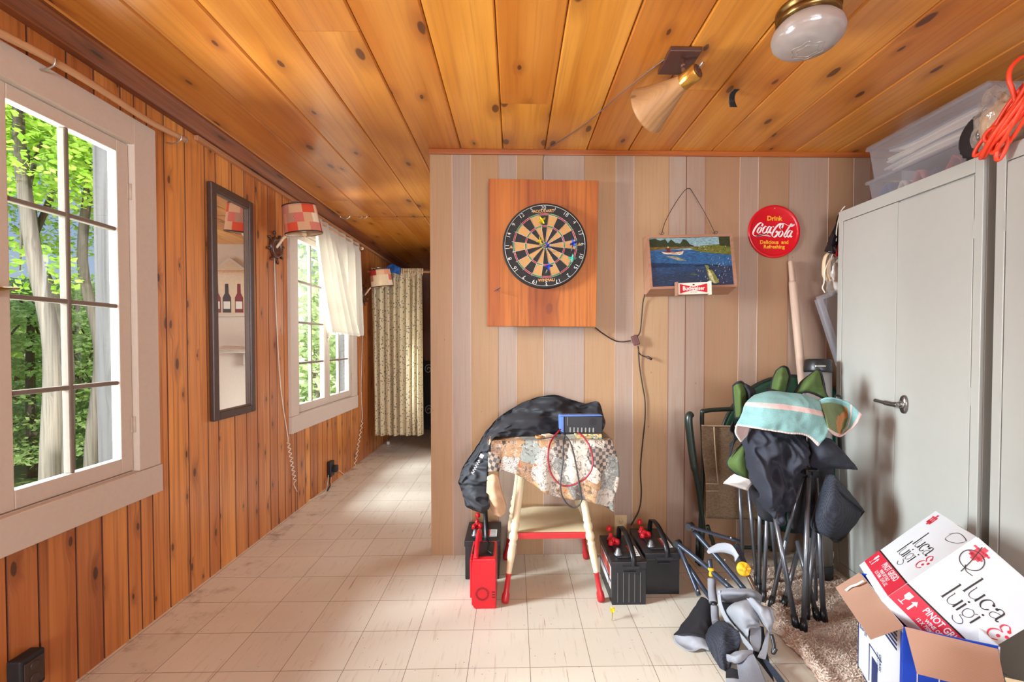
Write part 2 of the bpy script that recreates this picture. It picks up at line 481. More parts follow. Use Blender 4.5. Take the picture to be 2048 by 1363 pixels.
c = t.mix(t.m('MULTIPLY', t.step(g1, .4, .75), .32), a, srgb(160, 106, 74))
c = t.mix(t.m('MULTIPLY', t.step(g3, .45, .75), .25), c, srgb(186, 136, 104))
c = t.mix(t.m('MULTIPLY', t.m('ADD', g2, g4), .16), c, srgb(150, 104, 80))
vs_ = t.n('TexVoronoi', {'Vector': t.scale(co, (1, 1, .7)), 'Scale': 9.0}).outputs['Distance']
c = t.mix(t.m('MULTIPLY', t.m('SUBTRACT', 1.0, t.step(vs_, .025, .045)), .5), c, srgb(96, 58, 44))
t.out(c, .5, 0, t.m('ADD', g2, g4), .05, .002)
b = MB()
xs = [at(p, 330, y=YB).x for p in SEAMS]; xs[0] = -.467
for i in range(len(SC_)):
    b.cc = srgb(*SC_[i])[:3]
    xa, xb = xs[i], xs[i + 1]
    b.poly([(xa, YB, 0), (xb, YB, 0), (xb, YB, H + .01), (xa, YB, H + .01)])
    if i and i not in (10, 11):
        b.cc = srgb(222, 200, 182)[:3] if i % 3 else srgb(150, 104, 84)[:3]
        b.box((xa - .0013, YB - .0012, 0), (xa + .0013, YB + .001, H + .01))
b.cc = srgb(*TAN)[:3]; b.box((xs[0], YB + .0005, 0), (XR + .1, YB + .1, H + .01))
tag(b.build('wall_back', m_panel, origin=(0, YB, 0)), kind='structure')
b = MB(); b.box((-.472, YB - .014, H - .028), (XR, YB, H)); tag(b.build('trim_1', m_trimx, bevel=.003), kind='structure')

# ---- other walls
m_beige = mat('beige_wall', (216, 196, 178), .6, var=.05)
b = MB(); b.box((XR, YR, 0), (XR + .1, YB + .1, H + .01)); tag(b.build('wall_right', m_panel), kind='structure')
b = MB()
b.box((XL, YR - .1, 0), (XR, YR, .75)); b.box((XL, YR - .1, 2.1), (XR, YR, H + .01)); b.box((XL, YR - .1, .75), (-1.35, YR, 2.1)); b.box((1.2, YR - .1, .75), (XR, YR, 2.1))
tag(b.build('wall_rear', m_beige), kind='structure')
b = MB(); z0, z1 = .75, 2.1
for xa, xb in ((-1.35, -1.29), (1.14, 1.2), (-.11, -.04)): b.box((xa, YR - .09, z0), (xb, YR - .01, z1))
b.box((-1.35, YR - .09, z0), (1.2, YR - .01, z0 + .06)); b.box((-1.35, YR - .09, z1 - .06), (1.2, YR - .01, z1))
tag(b.build('added_rear_window', m_white), kind='structure')  # unseen window, added as an opening for the rear fill lamp
b = MB(); b.box((-.80, 5.12, 0), (XR, 5.2, H + .01)); 
for lo, hi in (((1.0, YB + .1, 0), (1.08, 3.2, H + .01)), ((1.0, 4.6, 0), (1.08, 5.12, H + .01)), ((1.0, 3.2, 0), (1.08, 4.6, .9)), ((1.0, 3.2, 2.05), (1.08, 4.6, H + .01))): b.box(lo, hi)
tag(b.build('wall_passage', m_beige), kind='structure')
b = MB()
for lo, hi in (((1.01, 3.2, .9), (1.06, 3.26, 2.05)), ((1.01, 4.54, .9), (1.06, 4.6, 2.05)), ((1.01, 3.26, .9), (1.06, 4.54, .96)), ((1.01, 3.26, 1.99), (1.06, 4.54, 2.05)), ((1.02, 3.88, .96), (1.05, 3.92, 1.99))): b.box(lo, hi)
tag(b.build('added_back_room_window', m_white), kind='structure')  # invented window frame, put in to let the back room fill through
m_pine_x = wood('pine_far', (186, 112, 58), (156, 84, 38), (104, 50, 22), 'z', .45, 1.0, (3.0, 8.0), .42, .2, (66, 30, 14), .5, vr=.4)
b = MB(); x = XL
while x < .4:
    b.pv = rnd.random(); b.box((x + .002, YF - .03, 0), (x + .10, YF, H)); x += .102
b.box((XL - .1, YF, -.05), (.5, YF + .08, H + .1)); b.box((.4, 5.2, 0), (.48, YF, H + .01))
tag(b.build('wall_far', m_pine_x), kind='structure')

# ---- timber at the top of the left wall
b = MB()
b.prism([(XL, H), (XL + .082, H), (XL + .082, H - .012), (XL + .075, H - .024), (XL + .04, H - .05), (XL + .034, H - .062), (XL, H - .062)], Matrix(((1, 0, 0, 0), (0, 0, 1, YR), (0, 1, 0, 0), (0, 0, 0, 1))), 9.3, 0)
tag(b.build('trim_2', m_trim, fixn=True), kind='structure')
b = MB(); b.box((XL, 2.3, H - .088), (XL + .022, 6.8, H - .064)); tag(b.build('trim_3', wood('lath', (214, 158, 106), (190, 128, 78), (120, 70, 40), 'y', .5, .5, (2, 9), .5), bevel=.002), kind='structure')

# ---- windows
m_glass, t = newmat('pane_glass')
lw = t.n('LayerWeight', {'Blend': .5}).outputs['Facing']; fr = t.m('MULTIPLY_ADD', t.m('POWER', lw, 5.0), .3, .03)
tr = t.n('BsdfTransparent', {0: (.96, .98, .97, 1)}); gl = t.n('BsdfGlossy', {0: (1, 1, 1, 1), 'Roughness': .01})
mx = t.n('MixShader', {0: fr, 1: tr.outputs[0], 2: gl.outputs[0]}); t.n('OutputMaterial', {0: mx.outputs[0]})
m_brass = mat('old_brass', (150, 118, 66), .4, .9)
m_hinge = mat('painted_hinge', (196, 176, 160), .45)


def window(name, y0, y1, z0, z1, latch=True):
    root = thing(name, None, None, (XL, (y0 + y1) / 2, z0)); root['kind'] = 'structure'
    hy0, hy1, hz0, hz1 = y0 + .11, y1 - .112, z0 + .12, z1 - .105
    b = MB(); x0, x1 = XL - .002, XL + .022
    b.box((x0, y0, z0 + .118), (x1, hy0, z1)); b.box((x0, hy1, z0 + .118), (x1, y1, z1)); b.box((x0, hy0, hz1), (x1, hy1, z1))
    b.build('casing', m_white, root, bevel=.002)
    b = MB(); b.box((x0, y0 - .004, z0), (x1 + .006, y1 + .004, z0 + .117)); b.build('apron', m_white, root, bevel=.003)
    b = MB(); xa, xb = XL - .125, XL - .052
    b.box((xa, hy0 - .03, hz0 - .03), (xb, hy0, hz1 + .03)); b.box((xa, hy1, hz0 - .03), (xb, hy1 + .03, hz1 + .03))
    b.box((xa, hy0, hz1), (xb, hy1, hz1 + .03)); b.box((xa - .03, hy0 - .03, hz0 - .035), (xb, hy1 + .03, hz0))
    b.box((xa - .02, hy0 - .12, hz0 - .04), (xa, hy0 - .0, hz1 + .12)); b.box((xa - .02, hy1 + .0, hz0 - .04), (xa, hy1 + .12, hz1 + .12))
    b.build('outer_jamb', m_weather, root)
    b = MB(); b.box((XL - .052, hy0 - .03, hz0 - .03), (XL, hy0, hz1 + .03)); b.box((XL - .052, hy1, hz0 - .03), (XL, hy1 + .03, hz1 + .03)); b.box((XL - .052, hy0, hz1), (XL, hy1, hz1 + .03)); b.box((XL - .052, hy0, hz0 - .03), (XL, hy1, hz0))
    b.build('inner_jamb', m_white, root)
    mid = (hy0 + hy1) / 2
    for si, (a, c) in enumerate(((hy0 + .002, mid - .001), (mid + .001, hy1 - .002))):
        b = MB(); xs0, xs1 = XL - .038, XL - .002; st = .056; rb = .062; rt = .05
        b.box((xs0, a, hz0 + .003), (xs1, a + st, hz1 - .003)); b.box((xs0, c - st, hz0 + .003), (xs1, c, hz1 - .003))
        b.box((xs0, a + st, hz0 + .003), (xs1, c - st, hz0 + rb)); b.box((xs0, a + st, hz1 - rt), (xs1, c - st, hz1 - .003))
        sash = b.build('sash', m_white, root, bevel=.0025)
        ga, gc, gz0, gz1 = a + st, c - st, hz0 + rb, hz1 - rt
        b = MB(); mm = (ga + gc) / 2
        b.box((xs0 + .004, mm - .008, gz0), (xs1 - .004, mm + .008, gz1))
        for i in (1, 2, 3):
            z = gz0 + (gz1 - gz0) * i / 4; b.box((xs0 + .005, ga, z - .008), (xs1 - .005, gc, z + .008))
        b.build('muntins', mat('worn_shaded_muntin_paint', (128, 115, 104), .9, **{'Specular IOR Level': .1}), sash, bevel=.004)  # worn paint, darkened further to imitate backlight and hold down the lit sides
        b = MB(); b.box((XL - .022, ga, gz0), (XL - .019, gc, gz1)); b.build('pane', m_glass, sash)
        hy = hy1 if si else hy0
        for hz in (hz0 + .19, hz1 - .19):
            b = MB(); b.tube([(XL + .004, hy, hz - .032), (XL + .004, hy, hz + .032)], .0055, 8); b.box((XL - .001, hy - .012, hz - .03), (XL + .002, hy + .0, hz + .03)); b.build('hinge', m_hinge, root)
    return root, mid, hz0, hz1


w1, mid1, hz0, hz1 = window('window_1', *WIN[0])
b = MB(); p = Vector((XL, mid1, 1.36))
b.box((p.x - .002, p.y - .014, p.z - .022), (p.x + .004, p.y + .014, p.z + .022)); b.tube([p, p + Vector((.025, 0, 0))], .006, 8); b.tube([p + Vector((.022, -.016, -.012)), p + Vector((.026, .0, 0)), p + Vector((.022, .06, .008))], [.009, .007, .004], 8)
b.ball(p + Vector((.024, -.018, -.012)), .010)
b.build('latch', m_brass, w1)
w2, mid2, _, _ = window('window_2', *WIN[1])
b = MB(); p = at(655, 660, x=XL + .002)
b.tube(spline([p + Vector((.004, 0, .03)), p + Vector((.012, .01, 0)), p + Vector((.006, -.012, -.02)), p + Vector((.01, .015, -.05)), p + Vector((.008, -.01, -.075)), p + Vector((.008, .004, -.10))]), .004, 6)
b.tube([p + Vector((.006, -.01, -.05)), p + Vector((.01, .045, -.055))], .004, 6)
b.build('latch', mat('string_white', (226, 222, 214), .8), w2)

# ================================================================== OUTSIDE
m_soil = mat('forest_floor', (110, 128, 70), .9, var=.5, nscale=3)
b = MB(); b.poly([(-40, -20, -.9), (-1.7, -20, -.9), (-1.7, 40, -.9), (-40, 40, -.9)]); tag(b.build('trim_4', m_soil), kind='structure'); bpy.data.objects['trim_4'].name = 'ground'
b = MB(); b.box((-1.95, -3, 2.33), (-1.6, 8, 2.38)); tag(b.build('trim_4', m_weather), kind='structure')


def leafmat(name, c1, c2, tr=.5):
    m, t = newmat(name); co = t.n('TexCoord').outputs['Object']
    a = t.n('Attribute', attribute_name='pv').outputs['Fac']
    col = t.mix(a, srgb(*c1), srgb(*c2))
    d = t.n('BsdfDiffuse', {0: col}); s = t.n('BsdfTranslucent', {0: col}); x = t.n('MixShader', {0: tr, 1: d.outputs[0], 2: s.outputs[0]})
    t.n('OutputMaterial', {0: x.outputs[0]}); return m


m_leaf = leafmat('maple_leaf', (150, 196, 60), (216, 236, 120), .55)
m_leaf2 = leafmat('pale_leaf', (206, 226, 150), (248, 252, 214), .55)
m_need = leafmat('spruce_needles', (150, 186, 104), (226, 240, 172), .5)
m_bark = wood('bark', (128, 116, 100), (100, 90, 78), (60, 54, 46), 'z', .95, .2, (3, 10), .7, 0, (70, 60, 50), .7, bump=.4)


def leaves(b, c, rad, n, size, r):
    for _ in range(n):
        while True:
            d = Vector((r.uniform(-1, 1), r.uniform(-1, 1), r.uniform(-1, 1)))
            if d.length < 1: break
        p = Vector(c) + Vector((d.x * rad[0], d.y * rad[1], d.z * rad[2]))
        a = Vector((r.gauss(0, 1), r.gauss(0, 1), r.gauss(0, .5))).normalized(); w = a.cross(Vector((r.gauss(0, .6), r.gauss(0, .6), 1))).normalized()
        s = size * r.uniform(.6, 1.3); b.pv = r.random()
        b.poly([p, p + a * s * .5 + w * s * .42, p + a * s * 1.1, p + a * s * .5 - w * s * .42])


def tree(name, label, trunk, r0, crowns, lm, seed, size=.09, cat='tree', group=None):
    r = random.Random(seed); root = thing(name, label, cat, trunk[0], group or {'maple_tree': 'maple trees outside the near casement', 'spruce_tree': 'spruces outside the near casement'}.get(name, 'bushes outside the windows'))
    pts = spline(trunk, 5); n = len(pts)
    b = MB(); b.tube(pts, [r0 * (1 - .55 * i / (n - 1)) for i in range(n)], 9)
    for (c, rad, nl) in crowns:
        q = pts[min(n - 1, int(n * .72))]; b.tube(spline([q, (q + Vector(c)) / 2 + Vector((0, 0, .15)), Vector(c)], 3), [r0 * .3, r0 * .25, r0 * .22, r0 * .2, r0 * .14, r0 * .1, r0 * .06], 6)
    b.build('trunk', m_bark, root)
    b = MB()
    for (c, rad, nl) in crowns: leaves(b, c, rad, int(nl * (2.4 if cat == 'tree' else 2.0)), size, r)
    b.build('foliage', lm, root)


def X(px, py, d): return at(px, py, x=-d)


tree('maple_tree', 'maple trunk closest to the glass, bending across the small panes', [X(100, 960, 4.2) - Vector((0, 0, .8)), X(100, 950, 4.2), X(105, 700, 4.2), X(70, 520, 4.3), X(42, 320, 4.4), X(36, 200, 4.5)], .085, [(X(60, 300, 4.6), (.6, .9, .5), 1100), (X(105, 260, 4.8), (.7, .8, .4), 900), (X(40, 540, 4.7), (.3, .6, .3), 160)], m_leaf, 1, .062)
tree('maple_tree', 'forked gray maple trunk rising behind the middle of the casement', [X(140, 950, 4.9) - Vector((0, 0, .9)), X(130, 930, 4.9), X(130, 750, 4.9), X(120, 640, 5.0), X(75, 520, 5.1), X(60, 420, 5.2), X(60, 300, 5.2)], .10, [(X(90, 450, 5.7), (.6, .9, .4), 420), (X(150, 320, 5.6), (.7, .9, .5), 900), (X(190, 270, 5.6), (.6, .6, .5), 700)], m_leaf, 2, .062)
tree('maple_tree', 'slim leaning maple trunk seen beside the weathered outer jamb', [X(180, 930, 4.6) - Vector((0, 0, .9)), X(183, 900, 4.6), X(200, 700, 4.6), X(165, 520, 4.7), X(185, 320, 4.8), X(195, 240, 4.8)], .07, [(X(170, 280, 5.2), (.5, .8, .4), 800), (X(215, 330, 5.2), (.4, .5, .6), 500)], m_leaf, 3, .062)
r = random.Random(5)
for i, (px, d, lab) in enumerate(((60, 7.5, 'feathery spruce behind the nearest maple trunk'), (150, 8.5, 'tall spruce seen between two maple trunks'), (215, 7.0, 'dark green spruce close to the weathered outer jamb'))):
    base = at(px, 685, x=-d); base.z = -.9
    cr = [((base.x + r.uniform(-.5, .5), base.y + r.uniform(-1, 1), -.4 + .4 * j), (1.3 - .08 * j, 1.7 - .1 * j, .16), 650) for j in range(7)]
    tree('spruce_tree', lab, [base, base + Vector((0, 0, 2)), base + Vector((0, .1, 3.2))], .07, cr, m_need, 20 + i, .07)
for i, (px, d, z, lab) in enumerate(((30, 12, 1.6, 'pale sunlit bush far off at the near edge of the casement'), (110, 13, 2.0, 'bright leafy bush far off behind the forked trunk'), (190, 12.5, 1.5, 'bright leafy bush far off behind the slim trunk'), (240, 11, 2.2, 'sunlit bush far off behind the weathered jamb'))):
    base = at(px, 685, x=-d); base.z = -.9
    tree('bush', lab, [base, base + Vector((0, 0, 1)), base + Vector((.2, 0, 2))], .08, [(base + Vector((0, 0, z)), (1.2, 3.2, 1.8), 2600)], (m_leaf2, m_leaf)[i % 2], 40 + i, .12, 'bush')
for i, (y, x, lab) in enumerate(((9.4, -4.0, 'pale green bush glimpsed beneath the white window curtain'), (13.5, -5.2, 'pale green bush glimpsed through the farther casement sash'), (7.6, -3.2, 'leafy bush glimpsed beside the hem of the white curtain'))):
    tree('bush', lab, [(x, y, -.9), (x, y, .3), (x - .1, y, 1)], .06, [((x, y, 1.2), (1.0, 1.9, 2.0), 2600)], m_leaf2, 60 + i, .10, 'bush')
# ================================================================== ON THE LEFT WALL
m_pole = wood('pole_wood', (226, 178, 128), (206, 150, 98), (160, 104, 60), 'y', .45, .2, (1, 9), .7, .1)
m_dark = mat('dark_frame', (72, 50, 40), .4, var=.2, bump=.1)
m_steel = mat('bright_steel', (190, 188, 184), .28, .9)
m_blk = mat('black_plastic', (24, 24, 27), .38, var=.2)
m_blk2 = mat('dull_black', (34, 34, 38), .6, var=.25)
m_cord = mat('white_cord', (226, 216, 200), .5)

# curtain pole over the near window
root = thing('curtain_pole', 'bowed wooden curtain pole above the near casement window', 'curtain rod', (XL + .05, 2.1, 2.0))
q = [at(372, 280, x=XL + .05), at(300, 243, x=XL + .055), at(200, 178, x=XL + .06), at(100, 118, x=XL + .055), at(0, 66, x=XL + .05)]
q.append(q[-1] + (q[-1] - q[-2]) * 2.0)
b = MB(); b.tube(spline(q, 6), .0125, 12); b.build('pole', m_pole, root)
b = MB(); d = (q[0] - q[1]).normalized(); b.tube([q[0] - d * .012, q[0] - d * .005], .0145, 12); b.build('end_ring', m_steel, root)
for u in (.25, 3.1):
    p = q[0].lerp(q[1], u) if u < 1 else q[3]
    b = MB(); b.tube(spline([(XL, p.y, p.z - .03), (XL + .03, p.y, p.z - .034), (p.x + .012, p.y, p.z - .02), (p.x + .017, p.y, p.z + .004)]), .0028, 6); b.build('hook', m_steel, root)

# mirror
m_mirror, t = newmat('mirror_glass'); gb = t.n('BsdfGlossy', {0: (.9, .91, .9, 1), 'Roughness': 0.0}); t.n('OutputMaterial', {0: gb.outputs[0]})
root = thing('wall_mirror', 'tall narrow wall mirror in a dark brown frame', 'mirror', (XL, 2.56, .797))
y0, y1, z0, z1, fw = 2.385, 2.762, .797, 2.018, .042
b = MB(); xa, xb = XL + .002, XL + .03
for (a, c, e, f) in ((y0, y0 + fw, z0, z1), (y1 - fw, y1, z0, z1), (y0 + fw, y1 - fw, z0, z0 + fw), (y0 + fw, y1 - fw, z1 - fw, z1)):
    b.box((xa, a, e), (xb, c, f))
b.build('frame', m_dark, root, bevel=.006)
b = MB()
for (a, c, e, f) in ((y0 + fw - .004, y0 + fw + .006, z0 + fw, z1 - fw), (y1 - fw - .006, y1 - fw + .004, z0 + fw, z1 - fw), (y0 + fw, y1 - fw, z0 + fw - .004, z0 + fw + .006), (y0 + fw, y1 - fw, z1 - fw - .006, z1 - fw + .004)):
    b.box((xa, a, e), (xa + .020, c, f))
b.build('inner_lip', mat('dark_lip', (96, 72, 56), .4), root, bevel=.002)
b = MB(); b.box((xa, y0 + fw, z0 + fw), (xa + .008, y1 - fw, z1 - fw)); b.build('glass', m_mirror, root)

# patchwork wall lamps
m_patch, t = newmat('patchwork_fabric'); co = t.n('TexCoord').outputs['Object']
a = t.n('Attribute', attribute_name='col').outputs[0]; pv = t.n('Attribute', attribute_name='pv').outputs['Fac']
ang = t.n('SeparateXYZ', {0: co}); th = t.m('ARCTAN2', ang.outputs[1], ang.outputs[0])
uv = t.n('CombineXYZ', {0: t.m('MULTIPLY', th, 24.0), 1: t.m('MULTIPLY', ang.outputs[2], 230.0), 2: 0}).outputs[0]
chk = t.n('TexChecker', {'Vector': uv, 'Color1': (1, 1, 1, 1), 'Color2': (0, 0, 0, 1), 'Scale': 1.0}).outputs[1]
dots = t.n('TexVoronoi', {'Vector': uv, 'Scale': .8, 'Randomness': .2}, voronoi_dimensions='2D').outputs['Distance']
pat = t.mix(t.m('GREATER_THAN', pv, .6), chk, t.step(dots, .25, .4))
use = t.m('MULTIPLY', t.m('GREATER_THAN', pv, .35), .4)
cc = t.mix(t.m('MULTIPLY', use, pat), a, srgb(236, 214, 180))
t.out(cc, .8)
PATCH = [(196, 40, 30), (214, 74, 40), (222, 196, 160), (170, 40, 36), (206, 110, 76), (226, 206, 176), (160, 84, 62), (218, 190, 150), (200, 30, 34), (210, 160, 120)]
m_sh_in = mat('shade_lining', (226, 208, 180), .8); m_band = mat('shade_band', (60, 34, 26), .6); m_arm = mat('cream_arm', (226, 196, 158), .35)
m_wheel = mat('carved_wheel', (86, 48, 32), .28, var=.25)


def wall_lamp(label, seed, cream):
    r = random.Random(seed)
    root = thing('wall_lamp', label, 'lamp', (0, 0, 0), 'patchwork wall lamps')
    # ship's wheel plate, lying against the wall (x out of the wall)
    Mx = Matrix(((0, 0, 1, 0), (1, 0, 0, 0), (0, 1, 0, 0), (0, 0, 0, 1)))
    b = MB(); b.lathe([(.0001, .012), (.02, .014), (.03, .02), (.042, .012), (.05, .02), (.06, .022), (.068, .014), (.068, .0)], Mx, 28)
    for k in range(8):
        a = 2 * PI * k / 8 + .2; d = Vector((0, math.cos(a), math.sin(a)))
        b.tube([d * .06 + Vector((.01, 0, 0)), d * .078 + Vector((.01, 0, 0)), d * .09 + Vector((.01, 0, 0)), d * .102 + Vector((.01, 0, 0)), d * .108 + Vector((.01, 0, 0))], [.006, .005, .011, .009, .003], 8)
    b.build('wheel_plate', m_wheel, root)
    b = MB(); b.tube(spline([(.012, 0, 0), (.035, 0, .03), (.075, -.005, .075), (.13, -.012, .094), (.195, -.02, .086)]), .008, 10); b.ball(Vector((.2, -.02, .082)), .016); b.tube([(.2, -.02, .07), (.2, -.02, .05)], .005, 8); b.build('arm', m_arm, root)
    b = MB(); b.ball(Vector((.03, .048, -.035)), .008); b.tube([(.012, .04, -.03), (.03, .048, -.035)], .004, 6); b.build('switch', m_brass, root)
    Ms = Matrix.Translation((.2, -.02, .085)) @ Matrix.Rotation(math.radians(-7), 4, 'Y') @ Matrix.Rotation(math.radians(6), 4, 'X')
    pal = {}
    rows = 9; seg = 48
    off = [r.randrange(9) for _ in range(rows)]

    def cf(k, i):
        band = i // 3; w = (5, 4, 6)[band]; key = (band, (k + off[band]) // w)
        if key not in pal: pal[key] = (r.choice(PATCH[2:] if cream else PATCH), r.random())
        c, p = pal[key]; b.pv = p
        return srgb(*c)[:3]
    b = MB(); b.lathe([(.112 - .0125 * i / rows, .175 * i / rows) for i in range(rows + 1)], Ms, seg, 0, cf)
    sh = b.build('shade', [m_patch], root, solid=.0016)
    b = MB(); b.lathe([(.1105, .002), (.098, .173)], Ms, 32); b.build('lining', m_sh_in, sh)
    for rr, z in ((.113, .0), (.1003, .173)):
        b = MB(); b.lathe([(rr, z - .002), (rr + .0016, z), (rr + .0016, z + .005), (rr, z + .006)], Ms, 40); b.build('binding', m_band, sh)
    b = MB(); b.tube([Ms @ Vector((0, 0, .015)), Ms @ Vector((0, 0, .08))], .014, 10); b.ball(Ms @ Vector((0, 0, .11)), .03, 12); b.build('bulb', mat('opal_bulb', (236, 232, 222), .3), root)
    b = MB(); b.ball(Ms @ Vector((-.01, .0, .192)), .022, 12, sc=(1.5, 1.5, .6)); b.tube([Ms @ Vector((-.1, 0, .172)), Ms @ Vector((.1, 0, .172))], .002, 6); b.tube([Ms @ Vector((0, 0, .17)), Ms @ Vector((0, 0, .2))], .006, 6); b.build('finial', m_steel, root)
    return root


l1 = wall_lamp('red patchwork lamp on a wheel plate beside the mirror', 3, False); l1.location = at(549, 495, x=XL)
l2 = wall_lamp('cream and orange patchwork lamp beside the floral curtain', 11, True); l2.location = at(727, 590, x=XL)

# their cords
def zig(pa, pb, n, amp):
    pa, pb = Vector(pa), Vector(pb); out = []
    for i in range(n + 1):
        p = pa.lerp(pb, i / n); out.append(p + Vector((.006 + .006 * (i % 2), amp * (1 if i % 2 else -1), 0)))
    return out


def W_(px, py, off=.006): return at(px, py, x=XL + off)


def Fl(px, py, z=.005): return at(px, py, z=z)


b = MB()
pts = [W_(549, 515), W_(553, 640), W_(562, 780), W_(576, 875)] + zig(W_(574, 884), W_(588, 965), 18, .014) + [W_(592, 978), Fl(604, 1001), Fl(616, 1001), Fl(634, 992), Fl(650, 984), W_(655, 966), W_(657, 950, .035)]
b.tube(spline(pts, 3), .0032, 6); tag(b.build('electric_cord', m_cord), 'white lamp cord with a kinked length hanging below the red shade', 'cord', 'white lamp cords')
b = MB()
pts = [W_(725, 606), W_(724, 700), W_(722, 780), W_(725, 832)] + zig(W_(723, 842), W_(707, 935), 20, .02) + [W_(702, 945), W_(692, 950), W_(684, 945), W_(672, 936, .04)]
b.tube(spline(pts, 3), .0036, 6); tag(b.build('electric_cord', m_cord), 'white kinked cord dropping beside the far window to the black outlet', 'cord', 'white lamp cords')
p = W_(658, 936, 0)
root = thing('wall_outlet', 'black outlet block low on the pine wall beneath the far window', 'outlet', (XL, p.y, p.z - .06))
b = MB(); b.box((XL, p.y - .045, p.z - .065), (XL + .034, p.y + .035, p.z + .065)); b.build('box', m_blk, root, bevel=.006)
b = MB(); b.box((XL + .03, p.y - .0, p.z - .035), (XL + .062, p.y + .05, p.z + .02)); b.build('plug', m_blk2, root, bevel=.006)
b = MB(); b.tube([(XL + .008, p.y, p.z - .06), (XL + .008, p.y - .01, .03), (XL + .02, p.y - .03, .008), (XL + .05, p.y - .16, .008)], .005, 6); b.build('lead', m_blk2, root)
p = W_(38, 1342, 0)
root = thing('wall_outlet', 'black outlet box low on the wall beneath the near casement', 'outlet', (XL, p.y, p.z - .05))
b = MB(); b.box((XL, p.y - .038, p.z - .055), (XL + .045, p.y + .038, p.z + .055)); b.build('box', m_blk2, root, bevel=.006)
b = MB(); b.box((XL + .045, p.y - .03, p.z - .04), (XL + .049, p.y + .03, p.z + .04)); 
for dz in (-.02, .02): b.lathe([(.0001, .052), (.014, .052), (.014, .048)], Matrix.Translation((XL, p.y, p.z + dz)) @ Matrix(((0, 0, 1, 0), (1, 0, 0, 0), (0, 1, 0, 0), (0, 0, 0, 1))), 16)
b.build('socket_face', mat('brown_plate', (62, 48, 42), .4), root, bevel=.002)

# white half curtain on a thin rod
m_sheer, t = newmat('white_curtain_cloth'); co = t.n('TexCoord').outputs['Object']
wv = t.noise(t.scale(co, (300, 300, 300)), 1.0, 2); col = t.mix(wv, srgb(226, 220, 208), srgb(240, 236, 226))
d = t.n('BsdfDiffuse', {0: col}); s2 = t.n('BsdfTranslucent', {0: col}); x = t.n('MixShader', {0: .42, 1: d.outputs[0], 2: s2.outputs[0]}); t.n('OutputMaterial', {0: x.outputs[0]})
root = thing('curtain_rod', 'thin round rod holding the white half curtain over the far window', 'curtain rod', (XL + .04, 3.9, 2.0))
pa, pb = at(622, 440, x=XL + .06), at(724, 496, x=XL + .06)
zr = .5 * (pa.z + pb.z) + .01; pa.z = pb.z = zr
b = MB(); b.tube([pa, pb], .008, 10); b.build('rod', m_pole, root)
b = MB(); b.ball(pb, .017); b.build('end_knob', mat('pale_knob', (232, 220, 196), .4), root)
for yy in (pa.y + .03, pb.y - .12): 
    b = MB(); b.tube([(XL + .02, yy, zr - .01), (XL + .06, yy, zr - .01)], .004, 6); b.build('bracket', m_steel, root)


def half_curtain(label, ya, yb, fa, fb, zbot, seed, wave, hem=0):
    def fn(u, v):
        y = ya + (yb - ya) * u; f = fa + (fb - fa) * u
        fold = math.sin(u * wave * 2 * PI + seed) * (.012 + .014 * v) + .01 * math.sin(u * wave * 5.1 + seed * 2)
        z = zr + .03 - (zr + .03 - zbot - hem * u) * v
        bulge = 0
        if v < .09: bulge = -.004; fold *= .5
        x = XL + .062 + f * v ** 1.3 + fold + bulge
        return (x, y + (.02 * math.sin(v * 3 + seed) if .1 < u < .9 else 0) * v, z)
    b = MB(); b.grid(fn, 70, 30); o = b.build('half_curtain', m_sheer, solid=.0015); tag(o, label, 'curtain', 'white half curtains')
    return o


zb = at(612, 655, x=XL + .1).z
half_curtain('nearer white half curtain panel swinging out over the far window', pa.y + .04, 4.02, .10, .17, 1.285, 1.0, 4.5, -.03)
half_curtain('narrow white half curtain panel hanging flat at the rod end knob', 3.98, pb.y - .10, .01, .015, 1.27, 2.2, 3)

# hooks with a stretched wire under the ceiling
root = thing('stretched_wire', 'dark wire stretched under the ceiling from a hook on the timber', 'wire', (XL + .08, 3.94, H - .03))
hk = at(683, 432, x=XL + .09); 
b = MB(); b.tube(spline([hk + Vector((-.03, -.02, .02)), hk + Vector((0, 0, -.012)), hk + Vector((.05, 0, -.018)), hk + Vector((.075, 0, .004)), hk + Vector((.06, 0, .02)), hk + Vector((.045, 0, .008))]), .006, 8); b.build('hook', m_steel, root)
zw = hk.z
b = MB(); b.tube([hk + Vector((.06, 0, 0)), (hk.x + .18, hk.y, zw), (.6, hk.y, zw - .004)], .0035, 6); b.build('wire', m_blk2, root)
b = MB(); 
for dx in (.16, .20): b.tube([Vector((hk.x + dx + .016 * math.cos(a), hk.y, zw + .014 * math.sin(a))) for a in [2 * PI * k / 12 for k in range(12)]], .004, 6, close=True)
b.build('turnbuckle', m_steel, root)

# floral curtain
m_flor, t = newmat('floral_cotton'); co = t.n('TexCoord').outputs['Object']
s3 = t.n('SeparateXYZ', {0: co}); cv = t.n('CombineXYZ', {0: t.m('MULTIPLY', s3.outputs[0], 1.0), 1: s3.outputs[2], 2: t.m('MULTIPLY', s3.outputs[1], 1.0)}).outputs[0]
v1 = t.n('TexVoronoi', {'Vector': cv, 'Scale': 46.0, 'Randomness': 1.0}); v2 = t.n('TexVoronoi', {'Vector': cv, 'Scale': 95.0}); rv = t.n('SeparateColor', {0: v1.outputs['Color']})
col = srgb(236, 220, 184)
c = t.mix(t.m('MULTIPLY', t.m('SUBTRACT', 1.0, t.step(v2.outputs['Distance'], .18, .30)), .45), col, srgb(120, 118, 84))
big = t.m('MULTIPLY', t.m('SUBTRACT', 1.0, t.step(v1.outputs['Distance'], .26, .36)), t.m('GREATER_THAN', rv.outputs[0], .35))
fc = t.ramp(rv.outputs[1], [(0, srgb(58, 92, 64)), (.4, srgb(62, 84, 128)), (.7, srgb(90, 70, 56)), (1, srgb(112, 130, 160))], 'CONSTANT')
